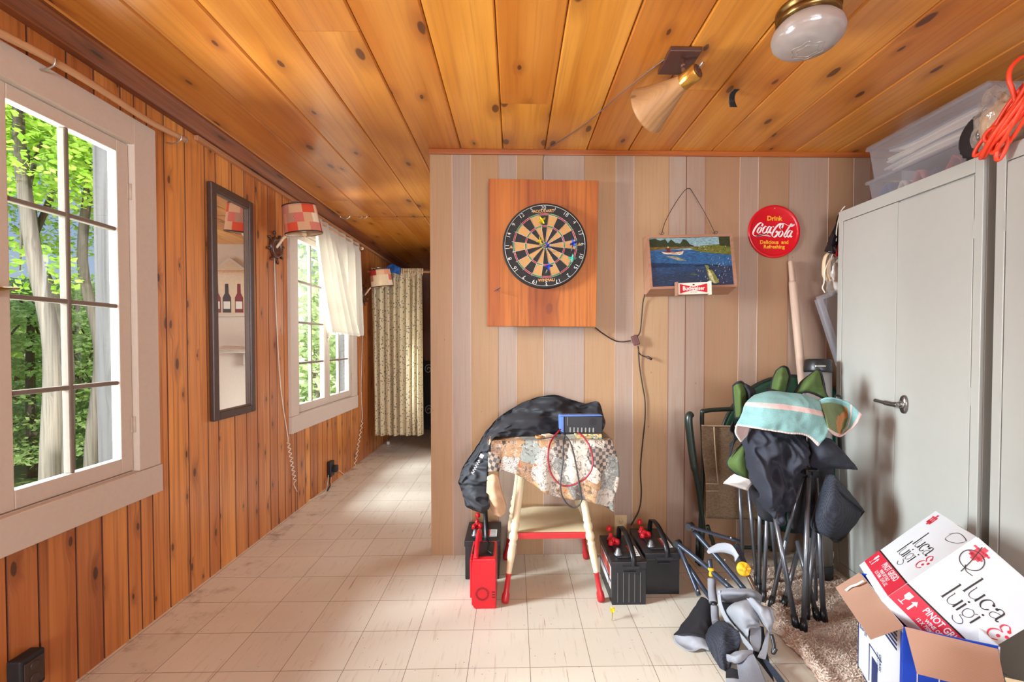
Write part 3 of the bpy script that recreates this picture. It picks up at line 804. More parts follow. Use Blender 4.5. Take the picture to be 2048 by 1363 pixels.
c = t.mix(t.m('MULTIPLY', big, .85), c, fc)
d = t.n('BsdfDiffuse', {0: c}); s2 = t.n('BsdfTranslucent', {0: c}); x = t.n('MixShader', {0: .3, 1: d.outputs[0], 2: s2.outputs[0]}); t.n('OutputMaterial', {0: x.outputs[0]})
yc = 4.95; zt = at(800, 543, y=yc).z
root = thing('curtain_rod', 'pale rod across the passage carrying the floral curtain', 'curtain rod', (-.6, yc, zt))
b = MB(); b.tube([(XL, yc, zt), (.95, yc, zt - .01)], .011, 10); b.build('rod', m_pole, root)
xa, xb = at(743, 700, y=yc).x, at(850, 700, y=yc).x


def fn(u, v):
    z = zt + .035 - (zt + .035 - .215) * v
    w = 8.5
    ph = u * w * 2 * PI + .8 * math.sin(u * 7) + .35 * math.sin(v * 2.2 + u * 3)
    amp = .022 + .018 * v
    if v < .045: amp = .012; ph = u * 24 * 2 * PI
    tap = 1 - .06 * math.sin(v * PI) * 0
    x = xa + (xb - xa) * u + .012 * math.sin(ph * 1.0 + 1) * (.4 + v * .6) + (-.02 * (1 - v) * (u > .9))
    return (x + .03 * v * (.5 - u) * 1.2, yc + amp * math.sin(ph) + .008 * math.sin(ph * 2.3), z + .006 * math.sin(ph * .5) * v)


b = MB(); b.grid(fn, 170, 40); tag(b.build('floral_curtain', m_flor, solid=.0012), 'long cream curtain with small blue and green flowers closing the passage', 'curtain')
b = MB(); c0 = at(786, 536, y=4.93)
r = random.Random(2)
b.sheet([[c0 + Vector((dx * .075, dy * .04, .035 * (1 - .45 * abs(dx)) * (1 if abs(dy) < 1 else .0) - .05 * (abs(dy) == 1) - .02 * abs(dx))) for dx in (-1.1, -.5, 0, .5, 1.1)] for dy in (-1, -.6, 0, .6, 1)], 20, 20, .02, 28, 3)
tag(b.build('folded_cloth', mat('blue_cloth', (30, 82, 150), .8, var=.3, bump=.3), solid=.004), 'bright blue cloth bundled on the rod above the floral curtain', 'cloth')
p = Fl(768, 889, .0) + Vector((.05, 0, 0)); b = MB(); b.ball(p + Vector((0, 0, .022)), .022, 12, sc=(.9, 1.2, 1)); tag(b.build('paper_ball', mat('white_paper', (232, 230, 226), .8)), 'small white crumpled paper at the foot of the wall under the curtain', 'paper')

# beyond the curtain
root = thing('iron_stand', 'black iron stand with pale scrolls glimpsed past the curtain', 'stand', (-.86, 6.4, 0))
b = MB(); b.box((-1.25, 6.36, .02), (-.55, 6.42, .95)); b.build('panel', m_blk2, root, bevel=.004)
m_scroll = mat('pale_scroll', (206, 200, 190), .4)
for zz in (.84, .28):
    b = MB(); c0 = at(857, 740, y=6.34); c0.z = zz
    b.tube([c0 + Vector((.06 * (1 - i / 34) * math.cos(i * .35), 0, .07 * (1 - i / 34) * math.sin(i * .35))) for i in range(30)], .007, 6); b.build('scroll', m_scroll, root)
root = thing('wall_shelf', 'small wooden shelf on the dark wall behind the curtain', 'shelf', (-1.05, 6.8, 1.4)); b = MB(); b.box((-1.4, 6.7, 1.40), (-.7, 6.87, 1.42)); b.build('board', m_pine_x, root); b = MB(); b.box((-1.1, 6.8, 1.34), (-1.07, 6.87, 1.40)); b.build('bracket', m_pine_x, root)
b = MB(); b.lathe([(.05, 1.42), (.06, 1.5), (.05, 1.56), (.03, 1.6), (.001, 1.61)], Matrix.Translation((-1.10, 6.78, 0)), 16); tag(b.build('metal_jar', mat('gray_metal', (130, 130, 136), .4, .5)), 'gray metal jar standing on the small shelf behind the curtain', 'jar')

# things that show in the mirror: the wall across the passage
def mir(px, py, y): v = at(px, py, y=y); return Vector((2 * (XL + .01) - v.x, y, v.z))


p = mir(462, 590, 5.1)
root = thing('framed_print', 'white framed print of two bottles reflected in the mirror', 'picture', (p.x, 5.1, p.z - .25))
w_, h_ = .24, .44; M = wallM(p + Vector((0, -.002, -.01)))
b = MB(); b.prism([(-w_, -h_ / 2), (w_, -h_ / 2), (w_, h_ * .55), (0, h_ * .95), (-w_, h_ * .55)], M, .02); b.build('frame', m_white, root, fixn=True)
b = MB(); b.prism([(-w_ + .02, -h_ / 2 + .02), (w_ - .02, -h_ / 2 + .02), (w_ - .02, h_ * .52), (0, h_ * .88), (-w_ + .02, h_ * .52)], M @ Matrix.Translation((0, 0, .0205)), .001, 0)
M2 = M @ Matrix.Translation((0, 0, .0225))
for k, (cx, mi) in enumerate(((-.1, 1), (0.03, 2), (.14, 1))):
    b.poly([M2 @ Vector((cx + x, y - .12, .0005 * k)) for x, y in ((-.045, -.06), (.045, -.06), (.045, .1), (.02, .15), (.018, .25), (-.018, .25), (-.02, .15), (-.045, .1))], mi)
    b.poly([M2 @ Vector((cx + x, y - .12, .002)) for x, y in ((-.035, -.02), (.035, -.02), (.035, .06), (-.035, .06))], 3)
b.build('print', [mat('print_ground', (206, 178, 150), .6), mat('print_red', (120, 34, 30), .5), mat('print_dark', (58, 36, 34), .5), mat('print_label', (216, 204, 190), .5)], root, fixn=True)
p = mir(490, 705, 4.9)
root = thing('wall_shelf', 'white shelf bracketed on the passage wall shown in the mirror', 'shelf', (p.x, 5.0, p.z)); b = MB(); b.box((p.x - .35, 4.78, p.z), (p.x + .3, 5.12, p.z + .02)); b.build('board', m_white, root); b = MB(); b.box((p.x - .02, 4.9, p.z - .12), (p.x + .02, 5.12, p.z)); b.build('bracket', m_white, root)
b = MB(); b.sheet([[Vector((p.x - .3 + .55 * i / 4, 4.8 + .3 * j / 3, p.z + .025 + .05 * math.sin(j * 1.05) * (.4 + i * .15))) for i in range(5)] for j in range(4)], 16, 12, .008, 14, 2); tag(b.build('folded_cloth', m_white, solid=.006), 'white folded cloth lying on the shelf shown in the mirror', 'cloth')
# ================================================================== ON THE BACK WALL
m_ply = wood('plywood', (198, 116, 42), (164, 82, 26), (104, 48, 18), 'z', .6, .5, (2.2, 4.0), .6, 0, (96, 44, 22), .55, bump=.1)
root = thing('plywood_board', 'square orange plywood backboard hung behind the round target', 'board', (.155, YB, 1.285))
yf = 2.51
b = MB(); b.pv = .35
b.quadbox([at(*p, y=yf) for p in ((974, 652), (1192, 653), (1197, 361), (977, 357))], (0, 1, 0), .018)
b.build('panel', m_ply, root, bevel=.0015, fixn=True)
b = MB()
for x in (-.02, .30): b.box((x, yf + .019, 1.36), (x + .045, YB - .001, 2.02))
b.build('batten', m_trimx, root)
# dart board
m_sisal = [colmat('sisal', .85, .18, 260, (1, 1, 1), .25), mat('wire_steel', (214, 214, 210), .35, .8), mat('tan_print', (206, 152, 96), .8)]
c0 = at(1090, 491, y=2.468); R_ = .2255
root = thing('dartboard', 'round black dartboard with red and green scoring rings', 'dartboard', c0)
Md = wallM(c0) @ Matrix.Rotation(math.radians(2.5), 4, 'Z')
BLK, BGE, RED, GRN = (38, 35, 34), (190, 142, 88), (170, 36, 56), (66, 116, 64)
rad = [.0001, .0064, .0159, .099, .107, .162, .170, R_ - .004, R_]
b = MB(); n = 120


def dcf(k, i):
    sec = int(((k / n * 20) + .5)) % 20; dark = (sec % 2 == 1)   # sector 5 (top) is dark
    if i == 0: c = RED
    elif i == 1: c = GRN
    elif i in (3, 5): c = RED if dark else GRN
    elif i in (2, 4): c = BLK if dark else BGE
    else: c = BLK
    return srgb(*c)[:3]


b.lathe([(r_, .001 if r_ < R_ - .001 else -.004) for r_ in rad] + [(R_, -.040), (.0001, -.040)], Md, n, 0, dcf, smooth=False)
for w in (-90, 90):
    pass
M2 = Md @ Matrix.Translation((0, 0, .0016))
b.text('ACCUDART', .021, M2 @ Matrix.Translation((0, .182, 0)), 2, .0006)
b.text('WINMAU', .021, M2 @ Matrix.Translation((0, -.183, 0)), 2, .0006)
for sx in (-1, 1):
    Mt = M2 @ Matrix.Translation((.1815 * sx, 0, 0)) @ Matrix.Scale(.8, 4)
    b.poly([Mt @ Vector(p) for p in ((-.011, -.009, 0), (-.004, -.009, 0), (.002, .012, 0))], 2); b.poly([Mt @ Vector(p) for p in ((.0, -.009, 0), (.011, -.009, 0), (.004, .012, 0))], 2)
b.build('face', m_sisal, root)
b = MB()
for k in range(20):
    a = 2 * PI * (k + .5) / 20; d = Vector((math.cos(a), math.sin(a), 0)); b.tube([Md @ (d * .016 + Vector((0, 0, .002))), Md @ (d * .178 + Vector((0, 0, .002)))], .0007, 4)
for rr in (.0064, .0159, .099, .107, .162, .170): b.tube([Md @ Vector((rr * math.cos(2 * PI * k / 60), rr * math.sin(2 * PI * k / 60), .002)) for k in range(60)], .0007, 4, close=True)
b.build('wire_web', m_sisal[1], root)
b = MB(); b.tube([Md @ Vector(((R_ - .012) * math.cos(2 * PI * k / 60), (R_ - .012) * math.sin(2 * PI * k / 60), .003)) for k in range(60)], .0011, 5, close=True)
for k, s_ in enumerate((20, 1, 18, 4, 13, 6, 10, 15, 2, 17, 3, 19, 7, 16, 8, 11, 14, 9, 12, 5)):
    a = PI / 2 - 2 * PI * k / 20; rr = R_ - .0265
    up = a - PI / 2 if math.sin(a) > -.2 else a + PI / 2
    b.text(str(s_), .030, Md @ Matrix.Translation((rr * math.cos(a), rr * math.sin(a), .003)) @ Matrix.Rotation(a - PI / 2 if True else up, 4, 'Z'), 0, -.0006)
b.build('number_ring', m_sisal[1], root)


def dart(name_label, px, py, y, col, tail, key, flip=0):
    """dart stuck in the board: tip in the surface, flight towards the room"""
    root = thing('dart', name_label, 'dart', (0, 0, 0), 'darts in the board')
    mt = mat('flight_' + key, col, .45); ms = mat('barrel_' + key, tuple(int(v * .7) for v in col), .4)
    tip = at(px, py, y=y); d = Vector((tail[0], -1, tail[1])).normalized(); root.location = tip
    P = lambda k: tip + d * k
    b = MB(); b.tube([P(-.012), P(.012)], [.0006, .0012], 6); b.build('point', m_steel, root)
    b = MB(); b.tube([P(.012), P(.02), P(.05), P(.058)], [.0022, .0036, .0034, .0022], 8); b.build('barrel', m_sisal[1], root)
    b = MB(); b.tube([P(.058), P(.095)], .0024, 6); b.build('shaft', ms, root)
    a = d.cross(Vector((0, 0, 1))).normalized(); w = a.cross(d)
    b = MB()
    for k in range(4):
        an = PI / 4 + k * PI / 2 + flip; e = a * math.cos(an) + w * math.sin(an); nrm = e.cross(d) * .0006
        q = [P(.085), P(.098) + e * .019, P(.118) + e * .021, P(.126)]
        b.quadbox([x - nrm / 2 for x in q], nrm, 1)
    b.build('flight', mt, root)
    return root


dy = 2.467
dart('yellow dart stuck high in the board under the top number', 1084, 458, dy, (240, 214, 20), (-.06, .18), 'yellow', .2)
dart('yellow dart stuck just beside the bullseye', 1080, 492, dy, (240, 214, 20), (-.04, .04), 'yellow', .5)
dart('blue dart stuck in the bullseye', 1092, 502, dy, (28, 72, 190), (.03, .08), 'blue', .1)
dart('blue dart stuck near the outer ring level with the bullseye', 1142, 503, dy, (28, 72, 190), (.0, .22), 'blue', .4)
dart('blue dart stuck low in the board above the lettering', 1091, 547, dy, (36, 96, 210), (.1, .22), 'blue', .7)
dart('turquoise dart stuck in the outer ring beneath a blue dart', 1137, 528, dy, (72, 206, 186), (.06, .12), 'turquoise', .9)
dart('faded gray blue dart stuck in the bare plywood', 998, 583, yf, (104, 116, 160), (-.05, .0), 'faded', .3)
d0 = thing('dart', 'yellow dart flight standing on the floor tiles before the batteries', 'dart', (0, 0, 0))
p = at(1224, 1240, z=.003)
b = MB(); b.tube([p, p + Vector((.004, .01, .03))], [.0012, .0024], 6); b.build('shaft', MATS['barrel_yellow'], d0)
b = MB(); e = p + Vector((.004, .01, .03))
for k in range(4):
    an = k * PI / 2 + .4; q = Vector((math.cos(an), math.sin(an), 0)); nn = Vector((-q.y, q.x, 0)) * .0008
    b.quadbox([e, e + q * .012 + Vector((0, 0, .006)), e + q * .012 + Vector((0, 0, .02)), e + Vector((0, 0, .016))], nn, 1)
b.build('flight', MATS['flight_yellow'], d0)

# illuminated picture sign
m_simw = wood('sign_case_wood', (186, 142, 112), (168, 122, 94), (110, 74, 54), 'x', .4, .2, (2, 9), .7, .1, vr=.1)
TL, TR, BR, BL = [at(*p, y=q) for p, q in (((1293, 471), 2.525), ((1465, 467), 2.525), ((1475, 573), 2.485), ((1301, 578), 2.485))]
root = thing('picture_sign', 'framed lake picture sign hanging from a wire loop', 'sign', (.96, YB, 1.47))
ux = (TR - TL).normalized(); dn = (BL - TL).normalized(); nb = ux.cross(dn); nb = nb if nb.y > 0 else -nb
b = MB(); rim = .013


def inner(k, off=0):  # inset corner points
    c = (TL + TR + BR + BL) / 4
    return [p + (ux * (rim if i in (0, 3) else -rim)) + (dn * (rim if i < 2 else -rim)) + nb * off for i, p in enumerate((TL, TR, BR, BL))]


O = [TL, TR, BR, BL]; I = inner(0)
for i in range(4):
    j = (i + 1) % 4; b.quadbox([O[i], O[j], I[j], I[i]], nb, .02)
bk = [Vector((p.x, YB - .004, p.z + dz)) for p, dz in zip(O, (0, 0, -.03, -.03))]
for i in range(4):
    j = (i + 1) % 4; a0, a1 = O[i] + nb * .0195, O[j] + nb * .0195
    b.poly([a0, a1, bk[j], bk[i]])
b.poly(bk)
b.build('case', m_simw, root, fixn=False)
# the picture: painted shapes on a thin board
wP, hP = (I[1] - I[0]).length, (I[3] - I[0]).length
Mp = frame(I[3] + nb * .012, I[2] - I[3], I[0] - I[3])
pic, t = newmat('lake_print'); co = t.n('Attribute', attribute_name='col').outputs[0]; ob = t.n('TexCoord').outputs['Object']
n1 = t.noise(t.scale(ob, (60, 60, 260)), 1.0, 3, .6); cpic = t.n('VectorMath', {0: co, 1: t.n('MapRange', {0: n1, 1: .3, 2: .7, 3: .25, 4: 1.25}).outputs[0]}, operation='MULTIPLY').outputs[0]
t.out(cpic, .35)
b = MB()


def shp(pts, c, lv): b.cc = srgb(*c)[:3]; b.poly([Mp @ Vector((x * wP, y * hP, .0004 * lv)) for x, y in pts])


b.cc = srgb(30, 76, 120)[:3]
shp([(0, 0), (1, 0), (1, 1), (0, 1)], (26, 62, 96), 0)
shp([(0, .4), (1, .4), (1, .78), (0, .78)], (34, 104, 160), 1); shp([(0, .22), (.45, .3), (.9, .42), (0, .5)], (24, 74, 118), 1)
shp([(0, .78), (1, .7), (1, 1), (0, 1)], (150, 188, 196), 2)
r = random.Random(4)
top = [(0, .98), (.08, .99), (.14, .95), (.2, .98), (.23, .9), (.27, .97), (.32, .9), (.38, .88), (.42, .97), (.46, .95), (.5, .86), (.54, .84)]
shp([(0, .77), (.55, .8)] + top[::-1], (44, 66, 40), 3)
shp([(0, .75), (.6, .79), (.6, .81), (0, .82)], (126, 100, 52), 4)
shp([(.5, .76), (.62, .70), (.78, .66), (1, .62), (1, .9), (.84, .84), (.7, .83), (.56, .8)], (112, 118, 48), 4)
shp([(.86, .82), (1, .78), (1, 1), (.86, 1)], (52, 66, 40), 5)
for _ in range(36):
    x, y = r.uniform(.58, .98), r.uniform(.68, .8); s_ = r.uniform(.006, .014); shp([(x, y), (x + s_, y), (x + s_ * .5, y + s_ * 1.4)], r.choice(((196, 186, 120), (222, 216, 190), (150, 150, 60))), 6)
shp([(.14, .72), (.17, .67), (.36, .645), (.40, .66), (.415, .73), (.40, .715), (.3, .70), (.18, .705)], (228, 216, 190), 6)
shp([(.14, .725), (.18, .70), (.3, .692), (.40, .712), (.415, .745), (.39, .725), (.3, .708), (.18, .715)], (190, 74, 44), 7)
shp([(.205, .70), (.25, .70), (.252, .77), (.235, .785), (.21, .775)], (128, 36, 40), 8); shp([(.215, .785), (.235, .785), (.235, .82), (.218, .82)], (226, 200, 170), 8)
for k in range(7): shp([(.18 + .025 * k, .63 - .014 * k), (.32 + .02 * k, .615 - .014 * k), (.34 + .015 * k, .605 - .014 * k), (.2 + .02 * k, .62 - .014 * k)], (176, 168, 130), 5)
for _ in range(70):
    x, y = r.uniform(.02, .9), r.uniform(.04, .6); w_ = r.uniform(.02, .07); shp([(x, y), (x + w_, y - .006), (x + w_ * .9, y + .004)], r.choice(((20, 48, 78), (56, 118, 160), (18, 40, 62))), 3)
shp([(.66, .42), (.70, .41), (.71, .36), (.75, .30), (.79, .18), (.82, .06), (.76, .03), (.71, .1), (.685, .22), (.675, .34)], (150, 150, 74), 9)
shp([(.69, .36), (.72, .3), (.745, .18), (.77, .06), (.745, .05), (.70, .2)], (212, 208, 160), 10); shp([(.70, .36), (.73, .34), (.73, .32), (.70, .33)], (40, 46, 28), 11)
for _ in range(46):
    x, y = r.uniform(.55, .99), r.uniform(.02, .55); shp([(x, y), (x + .008, y + .002), (x + .014, y + r.uniform(.015, .05))], (206, 222, 226), 8)
shp([(.47, .24), (.5, .26), (.54, .25), (.56, .235), (.52, .22)], (92, 110, 60), 6)
b.build('picture', pic, root)
m_pg, t = newmat('front_glass'); lw = t.n('LayerWeight', {'Blend': .5}).outputs['Facing']; tr = t.n('BsdfTransparent'); gl = t.n('BsdfGlossy', {'Roughness': .02})
mx = t.n('MixShader', {0: t.m('MULTIPLY_ADD', t.m('POWER', lw, 4.0), .5, .035), 1: tr.outputs[0], 2: gl.outputs[0]}); t.n('OutputMaterial', {0: mx.outputs[0]})
b = MB(); b.poly([p - nb * 0 + nb * .002 for p in I]); b.build('glass', m_pg, root)
# the small name plate on its lower edge
pc = [at(*p, y=2.455) for p in ((1357, 589), (1419, 587), (1417, 563), (1356, 566))]
Ml = frame((pc[0] + pc[1] + pc[2] + pc[3]) / 4, pc[1] - pc[0], pc[3] - pc[0]); w_, h_ = (pc[1] - pc[0]).length, (pc[3] - pc[0]).length
b = MB(); b.box((-w_ / 2, -h_ / 2, -.02), (w_ / 2, h_ / 2, 0), 0, Ml)
z = .0006; k_ = .44
for s_ in (-1, 1): b.poly([Ml @ Vector(p) for p in ((s_ * w_ * k_, -h_ * .4, z), (s_ * w_ * k_, h_ * .4, z), (0, h_ * .13, z), (0, -h_ * .13, z))][::s_], 1)
b.text('Budweiser', h_ * .5, Ml @ Matrix.Translation((0, 0, z * 2)), 2, .0006, sx=.92)
b.text('KING OF BEERS', h_ * .09, Ml @ Matrix.Translation((0, -h_ * .33, z * 2)), 3)
b.poly([Ml @ Vector(p) for p in ((-.006, h_ * .28, z), (.004, h_ * .27, z), (.006, h_ * .36, z), (-.004, h_ * .38, z))], 3)
b.build('name_plate', [mat('plate_cream', (232, 222, 206), .3), mat('plate_red', (206, 22, 34), .3), mat('plate_white', (244, 238, 228), .3), m_blk], root, fixn=False)
for s_ in (-1, 1):
    b = MB(); b.box((s_ * w_ / 2 - .004 + s_ * .006, -h_ / 2 - .006, -.026), (s_ * w_ / 2 + .004 + s_ * .006, h_ / 2 + .006, .010), 0, Ml); b.build('plate_end', m_simw if s_ < 0 else mat('pale_end', (236, 226, 200), .4), root, bevel=.001)
# wire it hangs from
nail = at(1376, 376, y=YB - .012)
m_wire = mat('dark_wire', (58, 44, 38), .5, .3)
b = MB(); a1, a2 = at(1323, 468, y=2.535), at(1430, 466, y=2.535)
b.tube(spline([a1, at(1332, 440, y=2.56), at(1355, 400, y=2.58), nail, at(1390, 392, y=2.58), at(1412, 430, y=2.56), a2], 5), .0018, 5)
for q in (a1, a2): b.tube(spline([q + Vector((-.012, 0, .004)), q + Vector((0, -.006, -.006)), q + Vector((.014, 0, .006)), q + Vector((.004, .004, .012)), q], 4), .0014, 5)
b.build('hanging_wire', m_wire, root)
b = MB(); b.tube([nail + Vector((0, -.012, .001)), nail + Vector((0, .016, 0))], .002, 6); b.build('nail', m_steel, root)
# power leads
b = MB(); w_ = YB - .008
pl = lambda pts: [at(a_, c_, y=w_ - d_) for a_, c_, d_ in pts]
b.tube(spline(pl([(1191, 655, .05), (1205, 666, .01), (1228, 680, .0), (1244, 683, 0), (1262, 681, .012)])), .0035, 6)
tag(b.build('power_lead', m_wire), 'thin brown flex running from the plywood corner to the splitter plug', 'cord', 'brown flexes on the panelling')
b = MB(); b.tube(spline(pl([(1290, 588, .02), (1286, 605, .004), (1283, 640, 0), (1280, 664, 0), (1272, 675, .012)])), .0032, 6)
tag(b.build('power_lead', m_wire), 'thin brown flex dropping from the lake picture sign', 'cord', 'brown flexes on the panelling')
root = thing('splitter_plug', 'brown splitter plug hanging mid wall where three flexes meet', 'plug', at(1271, 681, y=w_))
b = MB(); c_ = at(1271, 680, y=w_ - .014); b.box((-.016, -.028, -.014), (.016, .028, .014), 0, wallM(c_) @ Matrix.Rotation(.35, 4, 'Z')); b.build('body', mat('brown_rubber', (104, 62, 58), .5), root, bevel=.004)
b = MB(); b.tube(spline(pl([(1276, 692, .01), (1279, 706, .002), (1288, 712, .004), (1296, 714, .01)])), .003, 6); b.build('tail', m_wire, root)
b = MB(); q = pl([(1294, 713, .01), (1304, 718, .014)]); b.tube(q, .007, 8); b.build('loose_plug', mat('dark_rubber', (76, 52, 48), .5), root)
b = MB(); b.tube(spline(pl([(1277, 694, .008), (1279, 730, 0), (1285, 770, 0), (1290, 800, 0), (1290, 840, 0), (1285, 890, 0), (1281, 940, 0), (1283, 985, 0), (1278, 1020, 0), (1262, 1050, .006)])), .0034, 6)
tag(b.build('power_lead', m_wire), 'long brown flex trailing down the wall to the ivory socket', 'cord', 'brown flexes on the panelling')
b = MB(); b.tube(spline([at(1352, 108, z=H - .012), at(1330, 118, z=H - .006), at(1250, 180, z=H - .03), at(1170, 248, z=H - .02), at(1094, 299, y=YB - .02), at(1088, 310, y=YB - .012), at(1086, 330, y=YB - .008), at(1087, 365, y=YB - .03)], 6), .0024, 6)
tag(b.build('lamp_flex', mat('grey_brown_flex', (112, 92, 86), .5)), 'thin brown flex strung along the ceiling from the spotlight to the wall', 'cord')

# round tin sign
c0 = at(1548, 463, y=YB - .006); rs = .148
root = thing('round_sign', 'round red tin sign with white script lettering', 'sign', c0)
Mc = wallM(c0); m_tin = [mat('sign_red', (206, 12, 28), .22, var=.04), mat('sign_white', (238, 226, 226), .3), mat('sign_yellow', (240, 172, 48), .3), mat('sign_shine', (226, 60, 70), .15)]
b = MB(); b.lathe([(.0001, .002), (rs * .865, .002), (rs * .89, .0035), (rs * .93, .006), (rs * .98, .007), (rs, .003), (rs, -.003), (.0001, -.004)], Mc, 64)
Mt = Mc @ Matrix.Translation((0, 0, .003))
b.text('Drink', .044 * .82, Mt @ Matrix.Translation((0, .073, 0)), 2, .0012); b.text('Delicious  and', .0285, Mt @ Matrix.Translation((0, -.060, 0)), 2, .0008); b.text('Refreshing', .0285, Mt @ Matrix.Translation((0, -.086, 0)), 2, .0008)
kx = rs * 2 / 1085
CC = [[(448, 545), (470, 505), (440, 478), (385, 500), (325, 570), (280, 650), (268, 705), (295, 742), (365, 748), (450, 725), (520, 722), (590, 748), (640, 757)],
      [(425, 562), (385, 595), (355, 660), (372, 688), (408, 668), (440, 610), (428, 563), (400, 566)], [(430, 570), (470, 588), (500, 570)],
      [(556, 562), (532, 548), (500, 575), (470, 640), (482, 690), (520, 678), (562, 640)],
      [(640, 562), (602, 555), (562, 610), (547, 665), (566, 688), (602, 650), (648, 562)], [(652, 556), (616, 650), (622, 690), (652, 668)], [(672, 558), (702, 556)],
      [(846, 560), (860, 585), (835, 598), (818, 565), (845, 510), (890, 498), (880, 560), (850, 598)],
      [(888, 500), (840, 492), (780, 530), (715, 610), (672, 690), (668, 740), (702, 770), (748, 745), (782, 690), (785, 655), (760, 650), (748, 680)],
      [(858, 492), (920, 494), (1000, 532), (1070, 545), (1132, 508)], [(862, 642), (822, 668), (800, 730), (815, 764), (850, 748), (886, 690), (872, 642), (842, 648)],
      [(1055, 525), (1078, 506), (1062, 500), (1030, 545), (955, 665), (915, 735), (928, 770), (965, 748)],
      [(1072, 642), (1030, 636), (986, 690), (976, 745), (996, 770), (1036, 730), (1084, 644)], [(1086, 640), (1046, 725), (1048, 768), (1082, 748)]]
for i, st in enumerate(CC): b.stroke([((x - 712) * kx, (655 - y) * kx) for x, y in st], .0022, .0085 if i not in (0, 8) else .0098, Mt, 1, math.radians(60), 6, .00015 * i)
b.stroke([((490, 735)[0] * 0 + (x - 712) * kx, (655 - y) * kx) for x, y in ((330, 752), (400, 744), (470, 728), (540, 730), (620, 756))], .003, .0075, Mt, 1, math.radians(-20))
b.build('disc', m_tin, root, fixn=False)
b = MB(); b.tube([Mc @ Vector((0, rs * .875, .009)), Mc @ Vector((0, rs * .875, -.002))], .003, 8); b.build('nail', m_steel, root)

# ivory wall socket
c0 = at(1241, 1049, y=YB)
root = thing('wall_socket', 'ivory double wall socket behind the nearer black battery', 'outlet', c0)
b = MB(); M = wallM(c0); b.box((-.035, -.058, -.0), (.035, .058, .006), 0, M); b.build('plate', mat('ivory', (214, 186, 142), .4), root, bevel=.002)
for dz in (.022, -.022):
    b = MB(); Mq = M @ Matrix.Translation((0, dz, .006)); b.lathe([(.0001, .002), (.0165, .002), (.0165, 0)], Mq, 20)
    for x in (-.006, .006): b.box((x - .0012, -.002, .002), (x + .0012, .007, .0026), 1, Mq)
    b.box((-.002, -.009, .002), (.002, -.005, .0026), 1, Mq); b.build('receptacle', [MATS['ivory'], m_blk], root)

# ================================================================== ON THE CEILING
m_brown = mat('brown_enamel', (84, 52, 44), .35, var=.15)
m_gold = mat('gold_metal', (206, 156, 74), .25, .85); m_bronze = mat('antique_brass', (126, 98, 58), .28, .9)
root = thing('ceiling_spotlight', 'wooden cone spotlight with a brass collar on a brown ceiling plate', 'lamp', (.62, 1.75, H - .3))
b = MB(); M = frame((.624, 1.758, H), (1, 0, 0), (0, -1, 0)); b.prism([(-.058, -.075), (.058, -.075), (.058, .075), (-.058, .075)], M, .018); b.build('base_plate', m_brown, root, bevel=.003, fixn=True)
sk = at(1382, 152, y=1.70)
b = MB(); b.tube(spline([(.628, 1.735, H - .015), at(1367, 124, y=1.72), at(1367, 140, y=1.70)]), .0075, 10); b.ball(at(1367, 131, y=1.71), .011); b.build('swivel_stem', m_brown, root)
pe = at(1303, 214, y=1.84); ax = (pe - sk).normalized()
Mz = Matrix.Translation(sk) @ ax.to_track_quat('Z', 'Y').to_matrix().to_4x4()
b = MB(); b.lathe([(.0001, -.028), (.027, -.028), (.030, -.024), (.030, .045), (.028, .048)], Mz, 28); b.build('collar', m_gold, root)
b = MB(); b.lathe([(.0001, -.0285), (.024, -.0285), (.024, -.031), (.0001, -.031)], Mz, 24); b.build('back_cap', m_brown, root)
b = MB(); q = Mz @ Vector((.0, .006, -.03)); b.tube([q, Mz @ Vector((.002, .016, -.055))], [.0045, .0055], 8); b.build('switch', m_steel, root)
m_cone = wood('cone_veneer', (206, 162, 108), (186, 140, 88), (120, 80, 48), 'z', .5, .7, (4, 8), .5, .1, (70, 46, 26), .5)
b = MB(); b.lathe([(.029, .03), (.033, .05), (.052, .10), (.073, .155), (.088, .185), (.094, .20), (.093, .206), (.086, .19), (.05, .11), (.028, .05)], Mz, 48); b.build('cone_shade', m_cone, root)
b = MB(); b.ball(Mz @ Vector((0, 0, .12)), .03, 14); b.tube([Mz @ Vector((0, 0, .03)), Mz @ Vector((0, 0, .1))], .014, 10); b.build('bulb', MATS['opal_bulb'], root)

root = thing('flush_ceiling_light', 'round frosted glass ceiling light with an antique brass rim', 'lamp', (.945, 1.49, H - .13))
Mq = Matrix.Translation((.945, 1.49, H)) @ Matrix.Rotation(PI, 4, 'X')
b = MB(); b.lathe([(.0001, 0), (.092, 0), (.094, .004), (.094, .014), (.088, .018), (.088, .024), (.092, .028), (.092, .038), (.084, .044), (.078, .046)], Mq, 48); b.build('rim', m_bronze, root)
m_frost, t = newmat('frosted_glass'); co = t.n('TexCoord').outputs['Object']; nz = t.noise(co, 40, 4)
d = t.n('BsdfDiffuse', {0: srgb(186, 176, 172)}); s2 = t.n('BsdfTranslucent', {0: srgb(216, 206, 200)}); g = t.n('BsdfGlossy', {0: (1, 1, 1, 1), 'Roughness': .18}); x1 = t.n('MixShader', {0: .4, 1: d.outputs[0], 2: s2.outputs[0]}); x2 = t.n('MixShader', {0: .16, 1: x1.outputs[0], 2: g.outputs[0]})
bn = t.n('Bump', {'Height': nz, 'Strength': .15, 'Distance': .004})
for q in (d, g): t.t.links.new(bn.outputs[0], q.inputs['Normal'])
t.n('OutputMaterial', {0: x2.outputs[0]})
b = MB(); b.lathe([(.075, .04), (.086, .048), (.1, .064), (.106, .082), (.102, .1), (.085, .118), (.055, .130), (.02, .135), (.0001, .1355)], Mq, 56)
